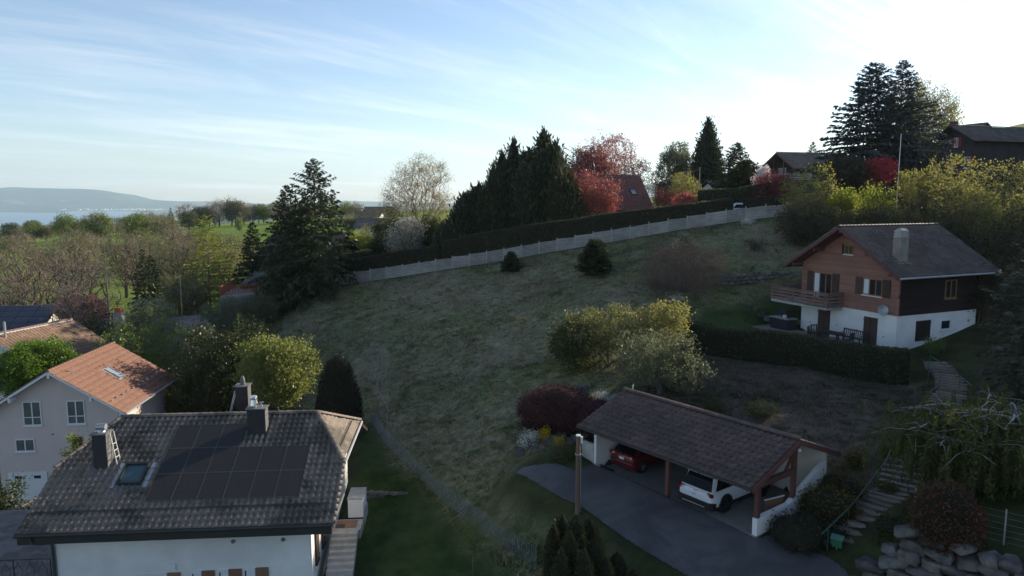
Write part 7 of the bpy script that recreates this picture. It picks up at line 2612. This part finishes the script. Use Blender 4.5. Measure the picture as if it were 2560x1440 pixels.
# weeping tree, bottom right
def weeper(label, loc, H, reach, seed, leaf, nb=9, dens=1.0):
    rng = np.random.RandomState(seed)
    t = thing('weeping_tree', label, 'tree', loc)
    MB().tube([(0, 0, -.4), (.05, .03, H * .35), (.0, .1, H * .7)], [.10, .08, .06], 7).build('trunk', BARK, t, True)
    Q = []
    for k in range(nb):
        a = 6.283 * k / nb + rng.uniform(-.3, .3)
        L = reach * rng.uniform(.6, 1.05); up = H * rng.uniform(.86, 1.0) if rng.rand() < .75 else H * .72
        d = np.array([math.cos(a), math.sin(a), 0])
        pts = []
        for q in np.linspace(0, 1, 9):
            z = H * .62 + (up - H * .62) * math.sin(min(1, q * 1.7) * math.pi / 2) - L * .42 * max(0, q - .45) ** 1.6
            pts.append(d * L * q + np.array([0, 0, z]) + rng.normal(0, .05, 3))
        MB().tube(pts, [.05 * (1 - .85 * q) + .006 for q in np.linspace(0, 1, 9)], 5, False).build('branch', BARK_S, t, True)
        pts = np.array(pts)
        for m in range(int(30 * dens)):
            f = rng.uniform(.12, 1.0) ** .8 * 7.99
            p = pts[int(f)] * (1 - f % 1) + pts[int(f) + 1] * (f % 1)
            side = rng.normal(0, .33 + .05 * f, 3) * np.array([1, 1, .25])
            if m % 6 == 0:
                e_ = p + side * 1.3 + np.array([0, 0, .05]); MB().tube([p, (p + e_) / 2 + (0, 0, .08), e_ - (0, 0, .15)], [.014, .01, .005], 3, False).build('twig', BARK_S, t)
            ln = rng.uniform(.4, 1.0) * min(2.1, p[2] * .85)
            ns = int(ln / .035)
            s0 = p + side
            zz_ = np.arange(ns) * .035
            Q.append(np.stack([s0[0] + d[0] * .12 * np.sqrt(zz_) + rng.normal(0, .035, ns), s0[1] + d[1] * .12 * np.sqrt(zz_) + rng.normal(0, .035, ns), s0[2] - zz_ + .05], -1))
    Q = np.concatenate(Q)
    V, F, rn = cards(Q, .13, rng, np.array([[0, 0, -1.0]]), .55, .5)
    put('crown', np_mesh('crown', V, F, leaf, rn), t)
    return t


LW_ = m_leaf('leaf_weep', (.052, .060, .012), (.10, .11, .022), .4)
H, b = top_h(2440, 1005, 28.0)
weeper('weeping birch with white arching branches in the lower right', b, H, 3.1, 128, LW_, 13, 1.5)
H, b = top_h(2352, 1062, 27.2)
weeper('smaller weeping birch nearest the stairs', b, H, 1.6, 129, LW_, 10, 1.2)
H, b = top_h(2545, 1020, 26.0)
weeper('weeping birch cut by the right picture edge', b, H, 2.4, 130, LW_, 10, 1.3)
b = ground_at(2360, 23.6)
dense('photinia', 'round clipped red tinged photinia bush above the boulder wall', b + (0, 0, -.1), ell(1.0, at(2360, 1206, 23.6)[2] - b[2]), 61, L_PHOT, CORE, 460, .11, 'out', .22, jitter=.11)
# carport surroundings
b = gp(2.6, 39.0)
dense('berberis', 'wide dark red clipped berberis left of the carport', b + (0, 0, -.2), ell(2.3, 2.2, flat=.9), 62, L_DRED, CORE_R, 300, .10, 'out', .24, sx=1.05, sy=.75, jitter=.12, rz=-.5)
b = gp(4.4, 38.0)
dense('berberis', 'smaller dark red berberis touching the carport roof edge', b + (0, 0, -.2), ell(1.5, 1.7, flat=.9), 63, L_DRED, CORE_R, 260, .09, 'out', .12, jitter=.05)
for k, (px, py, z, r, h, lf_, lb) in enumerate((
        (1322, 1095, .3, .55, .8, L_WHITE, 'white flowering cushion at the left foot of the berberis'),
        (1502, 972, 2.1, .5, .75, L_WHITE, 'round white flowering bush above the carport, left one'),
        (1537, 975, 2.2, .45, .65, L_WHITE, 'round white flowering bush touching the carport ridge'),
        (1428, 962, 1.9, .32, .35, L_WHITE, 'small white flower patch left of the rockery stones'),
        (1362, 1090, .4, .28, .75, L_YEL, 'yellow flowering plant in the rockery'),
        (1397, 1100, .4, .22, .4, L_YEL, 'second smaller yellow plant in the rockery'),
        (1390, 1130, .2, .6, .7, L_GREY, 'grey green cushion plant in the rockery'),
        (1415, 1140, .1, .35, 1.0, m_leaf('leaf_moss', (.07, .075, .02), (.12, .12, .03), .3), 'mossy upright shrub beside the wooden pole'))):
    p = atz(px, py + 18, z)
    bush('rockery_plant', lb, gp(p[0], p[1], -.05), r, h, 250 + k, lf_, n=40, leaves=26, lsize=.07, clump=.1, cat='plant')
rk = thing('rockery', 'rockery stones set in the bank left of the carport', 'rockery', gp(2.0, 36.9))
rng = np.random.RandomState(21)
ms = [stone_mesh(rng, .55, .45, .4, ROCK, 2) for _ in range(5)]
for k in range(16):
    p = gp(.3 + rng.uniform(0, 3.6), 36.6 + rng.uniform(-.4, .9), .08) - gp(2.0, 36.9)
    o = put('stone', ms[k % 5], rk, p); o.rotation_euler = tuple(rng.uniform(-.4, .4, 3)); s = rng.uniform(.6, 1.2); o.scale = (s, s, s)
rk2 = thing('rockery', 'few pale stones between the white flowers above the carport', 'rockery', atz(1465, 968, 2.0))
for k in range(6):
    o = put('stone', ms[k % 5], rk2, (rng.uniform(-.5, .5), rng.uniform(-.3, .3), rng.uniform(-.1, .1))); o.rotation_euler = tuple(rng.uniform(-.4, .4, 3)); s = rng.uniform(.5, .8); o.scale = (s, s, s)
for k, (px, py, z, r, h, lf_, lb) in enumerate((
        (2100, 1198, 1.0, .95, 1.2, L_YELB, 'upper yellowish rounded shrub right of the carport'),
        (2068, 1258, .5, 1.05, 1.25, L_YELB, 'lower yellowish rounded shrub beside the low carport wall'),
        (1998, 1322, .1, 1.1, 1.05, m_leaf('leaf_black', (.022, .022, .013), (.042, .038, .02), .2), 'dark low shrub at the corner of the carport'),
        (2145, 1130, 1.2, .5, .9, L_YELB, 'small yellowish shrub on the dry bank'),
        (2222, 1112, 1.2, .4, .6, L_YELB, 'yellowish shrub leaning over the green handrail'),
        (2215, 1200, .8, .35, .6, L_YELB, 'small yellow green plant beside the stairs'),
        (1905, 1010, 2.0, .8, 1.0, m_leaf('leaf_deep', (.04, .055, .018), (.08, .10, .03), .35), 'dark shrub on the dry bank behind the carport'),
        (1780, 990, 2.1, .7, .8, m_leaf('leaf_deep', (.04, .055, .018), (.08, .10, .03), .35), 'second dark shrub on the bank above the carport ridge'),
        (2075, 1330, -.1, .6, .5, m_leaf('leaf_black', (.022, .022, .013), (.042, .038, .02), .2), 'dark ground hugging shrub left of the lower stairs'),
        (2225, 1345, .2, .7, .5, m_leaf('leaf_deep', (.04, .055, .018), (.08, .10, .03), .35), 'dark low plant right of the lowest steps'))):
    p = atz(px, py + 22, z)
    q = gp(p[0], p[1], -.1)
    if k < 3 or k > 7:
        dense('bank_shrub', lb, q, ell(r, h, flat=.8), 270 + k, lf_, CORE, 260, .11, 'out', .32, jitter=.14)
    else:
        bush('bank_shrub', lb, q, r, h, 270 + k, lf_, n=50, leaves=26, lsize=.09, clump=.13)
b = ground_at(2330, 47.4)
bush('corner_shrub', 'small green shrub at the foot of the chalet corner', gp(28.4, 47.9), .6, 1.0, 290, L_FRESH, n=50, leaves=24, lsize=.1)
for k, (px, py, z, r, h, lf_, lb) in enumerate(((1880, 735, 3.9, 1.1, 1.2, m_leaf('leaf_rust', (.06, .035, .03), (.11, .06, .045), .3), 'round rusty brown shrub below the balcony'), (1640, 745, 4.5, .8, .7, L_GREY, 'grey green cushion under the bare shrub'), (1690, 765, 4.2, .9, .5, L_WHITE, 'low white flower patch at the lawn edge'), (1865, 690, 4.9, .6, .5, L_WHITE, 'white flowers in front of the block wall'))):
    p = atz(px, py + 10, z)
    bush('garden_plant', lb, gp(p[0], p[1], -.1), r, h, 300 + k, lf_, n=50, leaves=24 if k != 2 else 10, lsize=.1, clump=.14, cat='plant')
# left slope between the houses
lv = [(380, 770, 66, 4.6, L_FRESH, 'wide fresh green bushy tree behind the orange roof'), (430, 800, 63, 3.6, L_FRESH, 'lower green bushy tree beside the lane'), (330, 812, 61, 3.0, L_FRESH, 'green bush left of the wide bushy tree'), (620, 790, 66, 2.6, m_leaf('leaf_deep', (.04, .055, .018), (.08, .10, .03), .35), 'dark shrub on the shaded slope below the spruces'),
      (560, 745, 76, 2.8, L_GREY, 'grey leaved shrub below the timber terrace'), (650, 742, 78, 2.4, L_GREY, 'second grey leaved shrub below the timber terrace'), (380, 745, 79, 3.2, m_leaf('leaf_silver', (.12, .14, .10), (.22, .24, .17), .4), 'silvery shrub in front of the rubble mound'), (510, 815, 62, 2.0, L_GREY, 'thin grey shrub on the shaded slope'),
      (520, 870, 56, 2.6, m_leaf('leaf_deep', (.04, .055, .018), (.08, .10, .03), .35), 'dark shrub mass right of the orange roof'), (460, 900, 57, 2.4, m_leaf('leaf_deep', (.04, .055, .018), (.08, .10, .03), .35), 'dark shrub at the far corner of the orange roof'), (255, 790, 72, 2.2, m_leaf('leaf_deep', (.04, .055, .018), (.08, .10, .03), .35), 'dark shrub beside the small white gable'), (445, 735, 86, 2.2, L_OLIVE, 'yellowish shrub on the rubble mound edge')]
for k, (px, py, Y, r, lf_, lb) in enumerate(lv):
    H, b = top_h(px, py, Y)
    bush('slope_shrub', lb, b, r, max(H, 1.4), 320 + k, lf_, n=190, leaves=38, lsize=.17, sy=.85, clump=.24)
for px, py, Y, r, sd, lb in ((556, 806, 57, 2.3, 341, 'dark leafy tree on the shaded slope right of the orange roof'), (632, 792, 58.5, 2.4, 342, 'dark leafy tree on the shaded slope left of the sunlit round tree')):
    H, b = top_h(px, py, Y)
    deciduous('slope_tree', lb, b, H, (r, r, H * .45), sd, leaf=m_leaf('leaf_shade', (.028, .04, .014), (.055, .07, .022), .2), n=300, leaves=8, lsize=.2, twigs=2, r_tip=.009, low=-.9, trunk_frac=.15, noise=.4)  # leaf colour set darker in place of the slope's missing shade
H, b = top_h(608, 785, 60)
conifer('young_larch', 'thin young larch with bare lower stem on the shaded slope', b, H, 1.9, 27, L_FRESH, 60, .2, .1, .7, 8, .26, BARK_G, .3, .1, gap=.2)

# ---------------------------------------------------------------- left valley: bare spring trees
TW_B = m_plain('twig_brown', (.22, .18, .14), .95, .25, 4, 0, rnd=.3)
TW_R = m_plain('twig_rose', (.26, .19, .16), .95, .25, 4, 0, rnd=.3)
L_OLIVE = m_leaf('leaf_valley_olive', (.095, .105, .045), (.16, .165, .07), .4, (.11, .10, .055), (.26, .26, .09))
L_BUD = m_leaf('leaf_valley_bud', (.15, .125, .085), (.25, .21, .15), .3, (.18, .14, .10))
near_l = [
    # px, top py, Y, rx, seed, leaf, amount, label
    (95, 622, 92, 5.6, 401, L_BUD, .5, 'large bare brown oak nearest the left edge'),
    (175, 588, 108, 5.0, 402, L_BUD, 1.4, 'tall bare tree behind the large brown oak'),
    (225, 640, 86, 4.2, 404, L_BUD, 1.0, 'bare spreading tree above the small white gable'),
    (240, 585, 150, 4.4, 405, L_BUD, 1.2, 'dark trunked bare tree standing in the green field'),
    (345, 575, 128, 4.8, 407, L_BUD, 1.5, 'broad brown bare tree above the valley spruce'),
    (420, 580, 118, 4.8, 408, L_OLIVE, 2.2, 'olive tinted tree behind the valley spruce'),
    (462, 560, 112, 4.2, 409, L_BUD, 1.6, 'tall ivy clad bare tree left of the lime larch'),
    (500, 600, 104, 3.8, 410, L_OLIVE, 3.0, 'yellow green tree just left of the larch trunk'),
    (575, 615, 108, 3.6, 411, L_LIME, 4.0, 'bright yellow green tree right of the larch'),
    (470, 690, 88, 3.0, 413, L_FRESH, 3.0, 'low green tree beside the lamp pole'),
    (62, 598, 118, 4.2, 419, L_OLIVE, 2.4, 'olive leaved tree behind the large brown oak at left'),
    (190, 566, 135, 4.4, 420, L_FRESH, 3.0, 'fresh green tree rising behind the bare oaks'),
    (318, 572, 132, 4.2, 421, L_FRESH, 3.0, 'fresh green tree right of the dark trunked field tree'),
    (440, 600, 106, 3.6, 422, L_FRESH, 3.0, 'fresh green tree behind the lamp pole'),
    (20, 690, 84, 3.4, 414, L_BUD, 1.0, 'bare tree cut by the left edge above the blue solar roof'),
    (205, 715, 72, 2.4, 415, L_BUD, .8, 'small bare tree in front of the white gable'),
]
for px, py, Y, rx, sd, lf_, am, lb in near_l:
    H, b = top_h(px, py, Y)
    deciduous('bare_tree', lb, b, H, (rx, rx * .9, H * .44), sd, leaf=lf_, n=520, leaves=am * .42, lsize=.17, twigs=4, twig_len=1.1, r_tip=.016, trunk_r=1.5, bark=BARK, twig_mat=(TW_B, TW_R)[sd % 2], trunk_frac=.25, low=-.95, noise=.4, clump=.35, bf=.28, group='bare spring trees in the left valley')
H, b = top_h(226, 738, 78)
deciduous('purple_shrub', 'purple red leaved small tree beside the white gable', b, H, (2.3, 2.0, 2.0), 416, leaf=m_leaf('leaf_plum', (.14, .05, .06), (.22, .085, .09), .4), n=300, leaves=7, lsize=.2, twigs=2, r_tip=.01, low=-.9, trunk_frac=.2)
rt = [(885, 575, 104, 3.2, L_LIME, 10, 431, 'sunlit lime green tree behind the dark chalet gable'), (930, 555, 120, 3.8, L_OLIVE, 5, 432, 'olive budding tree left of the white cherry'), (905, 590, 112, 2.8, L_BUD, 2, 433, 'greyish bare tree below the olive tree'), (985, 520, 104, 3.0, m_leaf('leaf_deep', (.04, .055, .018), (.08, .10, .03), .35), 9, 434, 'dark tree left under the big bare poplar'), (1080, 545, 95, 2.6, m_leaf('leaf_deep', (.04, .055, .018), (.08, .10, .03), .35), 10, 435, 'dark shrub right of the white cherry'), (960, 590, 96, 2.0, m_leaf('leaf_deep', (.04, .055, .018), (.08, .10, .03), .35), 10, 436, 'dark shrub at the left of the white cherry')]
for px, py, Y, rx, lf_, am, sd, lb in rt:
    H, b = top_h(px, py, Y)
    deciduous('spring_tree', lb, b, H, (rx, rx * .9, H * .46), sd, leaf=lf_, n=330, leaves=am, lsize=.22, twigs=3, twig_len=.7, r_tip=.011, trunk_frac=.15, low=-.95, clump=.3)

# far rows: prototypes copied as individuals
protos = []
for k, (kw, lb) in enumerate((
        (dict(leaf=L_BUD, leaves=.7, lsize=.32, twigs=6, twig_len=1.4, r_tip=.022, n=240, twig_mat=TW_R), 'bare rosy brown tree in a far row across the fields'),
        (dict(leaf=L_OLIVE, leaves=3, lsize=.40, twigs=3, twig_len=1.2, r_tip=.02, n=210, twig_mat=TW_B), 'olive budding tree in a far row across the fields'),
        (dict(leaf=L_FRESH, leaves=11, lsize=.42, twigs=1, twig_len=1.0, r_tip=.02, n=210), 'fresh green tree in a far row across the fields'),
        (dict(leaf=m_leaf('leaf_deep', (.04, .055, .018), (.08, .10, .03), .35), leaves=12, lsize=.42, twigs=1, r_tip=.02, n=210), 'dark green tree in a far row across the fields'))):
    t = deciduous('far_tree', lb, (0, 0, -500), 11, (4.6, 4.4, 4.8), 500 + k, trunk_frac=.2, low=-.95, clump=.5, group='trees across the fields: ' + lb.split(' tree')[0], **kw)
    protos.append(t)
pf = conifer('far_conifer', 'dark conifer in a far row across the fields', (0, 0, -500), 13, 3.6, 505, L_SPRUCE, 90, .05, .3, .8, 12, .8, group='far conifers')
protos.append(pf)
rng = np.random.RandomState(77)
spots = []


ORD = ['first', 'second', 'third', 'fourth', 'fifth', 'sixth', 'seventh', 'eighth', 'ninth', 'tenth', 'eleventh']
KIND = ['bare rosy brown', 'olive budding', 'fresh green', 'dark green', 'dark needled']


def row(desc, n, pxa, pxb, Ya, Yb, ha, hb, kinds, jx=8):
    for k in range(n):
        f = (k + rng.uniform(-.4, .4)) / max(1, n - 1)
        spots.append((pxa + (pxb - pxa) * f + rng.uniform(-jx, jx), Ya + (Yb - Ya) * f + rng.uniform(-8, 8), rng.uniform(ha, hb), rng.choice(kinds), '%s from left ' % ORD[k] + desc))


row('of the lake side tree line', 9, -20, 180, 430, 420, 6, 11, [0, 0, 1, 3, 4])
row('of the hedgerow beyond the green field', 11, 150, 430, 300, 250, 8, 12, [0, 1, 1, 2])
row('of the darker row behind the hedgerow', 10, 320, 480, 350, 330, 8, 12, [0, 4, 0, 3, 1])
row('of the tall copse on the plateau edge', 9, 480, 600, 400, 400, 11, 16, [0, 0, 4, 3, 1])
row('of the row right of the plateau copse', 8, 600, 700, 420, 410, 8, 12, [0, 1, 3, 2])
row('of the row behind the twin spruces', 9, 700, 900, 380, 340, 7, 11, [0, 1, 2, 3])
row('of the row left of the big bare poplar', 9, 860, 1010, 300, 280, 6, 10, [0, 1, 3, 3])
row('of the low trees behind the white cherry', 7, 900, 1130, 190, 180, 6, 9, [0, 1, 2, 1])
row('of the row behind the thuja clump', 8, 1040, 1300, 240, 220, 8, 12, [0, 1, 3])
row('of the middle row across the left valley', 5, 0, 340, 205, 190, 6, 9, [0, 0, 1])
row('of the near row in the left valley', 3, 10, 330, 160, 150, 6, 8, [0, 1, 1])
row('of the row around the lime larch', 6, 390, 600, 185, 170, 8, 10, [0, 1, 1, 2])
row('of the short row in the far left field', 5, 20, 130, 300, 300, 6, 9, [1, 2, 3])
used = [False] * 5
for px, Y, h, k, ds in spots:
    k = int(k)
    b = ground_at(px, Y)
    o = protos[k] if not used[k] else copy_tree(protos[k])
    used[k] = True
    o.location = [float(c) for c in b]
    s = h / (11 if k < 4 else 13)
    o.scale = (s * rng.uniform(.9, 1.2), s * rng.uniform(.9, 1.2), s)
    o.rotation_euler = (0, 0, rng.uniform(0, 6.28))
    tag(o, KIND[k] + ' tree ' + ds)
b = ground_at(599, 300)
o = copy_tree(protos[2]); o.location = [float(c) for c in b]; o.scale = (.34, .34, .62)
tag(o, 'slim lone pale tree standing in the bright green field', 'tree', 'lone field tree')
# unseen wood added on the hill beyond the right edge to shade the slope
for k in range(34):
    x, y = 104 + 5.5 * (k % 7) + rng.uniform(-2.5, 2.5), 66 + 15 * (k // 7) + rng.uniform(-4, 4)
    if x / y < .80:
        x = y * .80 + rng.uniform(0, 6)
    kk = (4, 3, 4, 2)[k % 4]
    o = copy_tree(protos[kk]); o.location = (x, y, g(x, y) - .3)
    s = min(rng.uniform(15, 19), 47.5 - g(x, y)) / (11 if kk < 4 else 13)
    o.scale = (s, s, s); o.rotation_euler = (0, 0, rng.uniform(0, 6))
    tag(o, 'tall unseen tree added beyond the right picture edge to shade the slope', 'tree', 'hillside wood')
for k in range(16):  # more unseen trees, heights set to block sun from bank and terrace
    x, y = 84 + 6 * (k % 4) + rng.uniform(-2, 2), 52 + 11 * (k // 4) + rng.uniform(-3, 3)
    kk = (4, 3, 3, 4)[k % 4]
    o = copy_tree(protos[kk]); o.location = (x, y, g(x, y) - .3)
    s = (44 - g(x, y)) * rng.uniform(.85, 1.0) / (11 if kk < 4 else 13)
    o.scale = (s * .8, s * .8, s); o.rotation_euler = (0, 0, rng.uniform(0, 6))
    tag(o, 'tall unseen tree added beyond the right picture edge to shade the slope', 'tree', 'hillside wood')
# a few far houses on the plateau
for k, (px, py, Y, w, lb) in enumerate(((880, 520, 420, 7, 'tiny far house left of the plateau row'), (925, 526, 330, 6, 'tiny far white house below the plateau trees'), (948, 518, 390, 8, 'tiny far dark roofed house near the bare poplar'), (965, 545, 210, 8, 'far house with purple brown roof behind olive trees'))):
    p = at(px, py, Y); zb = g(p[0], p[1]) - .5
    zr = max(5.0, p[2] - zb)
    gable_house('far_house', lb, (p[0] - w, p[1], zb), R(rng.uniform(-15, 15)), 2 * w, 5, 5, zr, zr - 2.6, zr - 2.6, .6, 2 * w - .6, 4.2, 4.2, WHITE, T_BROWN if k != 3 else T_DARK, tiles=(.9, .9), ridge=False)
# hay bales / wrapped row at the far field edge
p = at(60, 563, 400)
hb = thing('bale_row', 'long pale wrapped bale row at the edge of the far left field', 'bales', (p[0], p[1], g(p[0], p[1])))
for k in range(9):
    MB().tube([(-11 + k * 2.6, -1, .8), (-11 + k * 2.6, 1, .8)], 1.0, 12).build('bale', m_plain('bale', (.55, .5, .40)), hb)

# ---------------------------------------------------------------- grass
def grass(name, poly, n, h, w, seed, mat, label, blades=7, lean=.8, spread=.16):
    rng = np.random.RandomState(seed)
    xs = [p[0] for p in poly]; ys = [p[1] for p in poly]
    X = rng.uniform(min(xs), max(xs), n * 3); Y = rng.uniform(min(ys), max(ys), n * 3)
    k = inside(poly, X, Y)
    X, Y = X[k][:n], Y[k][:n]
    Z = np.empty(len(X))
    for i in range(0, len(X), 4000):
        Z[i:i + 4000] = zt(X[i:i + 4000], Y[i:i + 4000])
    p3 = np.stack([X * .9, Y * .9, X * 0], -1)
    Z = Z + (fbm(p3 * 1.6, 2) - .5) * .20 + (vnoise(p3 * .35) - .5) * .3 - .03
    m = len(X)
    ang = 6.28 * vnoise(np.stack([X * .45, Y * .45, X * 0 + 7], -1)) * 1.6
    P = np.repeat(np.stack([X, Y, Z], -1), blades, 0)
    A = np.repeat(ang, blades) + rng.normal(0, .9, m * blades)
    P[:, :2] += rng.normal(0, spread, (m * blades, 2))
    hh = h * rng.uniform(.45, 1.25, m * blades) * np.repeat(.5 + vnoise(np.stack([X * .8, Y * .8, X * 0 + 3], -1)), blades)
    d = np.stack([np.cos(A), np.sin(A), 0 * A], -1)
    s = np.stack([-np.sin(A), np.cos(A), 0 * A], -1) * w * .5
    tip = P + d * (hh * lean)[:, None] + np.array([0, 0, 1.0]) * (hh * .55)[:, None]
    mid = P + d * (hh * lean * .4)[:, None] + np.array([0, 0, 1.0]) * (hh * .5)[:, None]
    V = np.stack([P - s, P + s, mid + s * .8, tip, mid - s * .8], 1)
    N = len(P)
    V = np.stack([P - s, P + s, tip + s * .15, tip - s * .15], 1).reshape(-1, 3)
    F = np.arange(4 * N).reshape(N, 4)
    o = put(name, np_mesh(name, V, F, mat, np.repeat(rng.rand(N), 4)))
    return tag(o, label, 'grass', kind='stuff')


def grass_mat(name, g1, g2, d1, d2, lo, hi):
    t = NT(name)
    P = t.pos()
    f = grass_color(t, P)
    r = t.attr('rnd').outputs['Fac']
    c = t.mix(t.rng(t.math('ADD', f, t.math('MULTIPLY_ADD', r, .16, -.08)), lo, hi), t.mix(r, g1, g2), t.mix(r, d1, d2))
    d = t.add('ShaderNodeBsdfDiffuse'); t.l.new(c, d.inputs[0])
    tr = t.add('ShaderNodeBsdfTranslucent'); t.l.new(c, tr.inputs[0])
    mx = t.add('ShaderNodeMixShader'); mx.inputs[0].default_value = .3
    t.l.new(d.outputs[0], mx.inputs[1]); t.l.new(tr.outputs[0], mx.inputs[2]); t.l.new(mx.outputs[0], t.out.inputs[0])
    return t.m


gm = grass_mat('meadow_grass', (.078, .108, .034), (.135, .175, .058), (.21, .18, .12), (.40, .345, .245), .45, .70)
grass('meadow_grass', MEADOW, 21000, .30, .045, 1, gm, 'matted rough grass of the sloping meadow', 6)
TUFT = grass_mat('tuft_grass', (.10, .105, .05), (.16, .155, .08), (.26, .22, .15), (.44, .38, .27), .40, .62)
grass('tussock_grass', MEADOW, 2600, .42, .05, 9, TUFT, 'pale straw coloured tussocks scattered over the meadow', 13, .95, .22)
gb = grass_mat('bank_grass', (.040, .046, .022), (.062, .066, .03), (.10, .082, .062), (.185, .15, .115), .44, .62)
grass('bank_grass', BANK, 4200, .34, .04, 2, gb, 'dry brownish grass on the bank behind the carport', 6)
gl_ = grass_mat('lawn_grass', (.028, .056, .015), (.055, .09, .025), (.045, .07, .02), (.075, .10, .035), .5, .7)
grass('lawn_grass', LAWN, 5200, .10, .03, 3, gl_, 'short dark lawn grass beside the solar house', 6, .5)
EDGE = [(1.0, 31.2), (3.4, 29.4), (5.1, 25.8), (7.1, 22), (4, 20), (1, 27.5), (-1, 31.5)]
grass('verge_grass', EDGE, 2600, .22, .035, 4, gl_, 'green grass verge between drive and fence', 6, .6)
STAIRB = [(13.4, 25.4), (17.6, 29.6), (21.4, 34.4), (24, 33), (20, 26), (15.5, 24.2)]
grass('slope_grass', STAIRB, 2600, .2, .035, 5, gl_, 'dark grass right of the sleeper stairs', 6, .6)
GL2 = [(-22, 60), (-14, 51), (-18, 44), (-21, 57), (-30, 66), (-30, 74), (-24, 72)]
grass('shade_grass', GL2, 3600, .22, .05, 6, gl_, 'shaded green grass on the left slope', 5, .6)
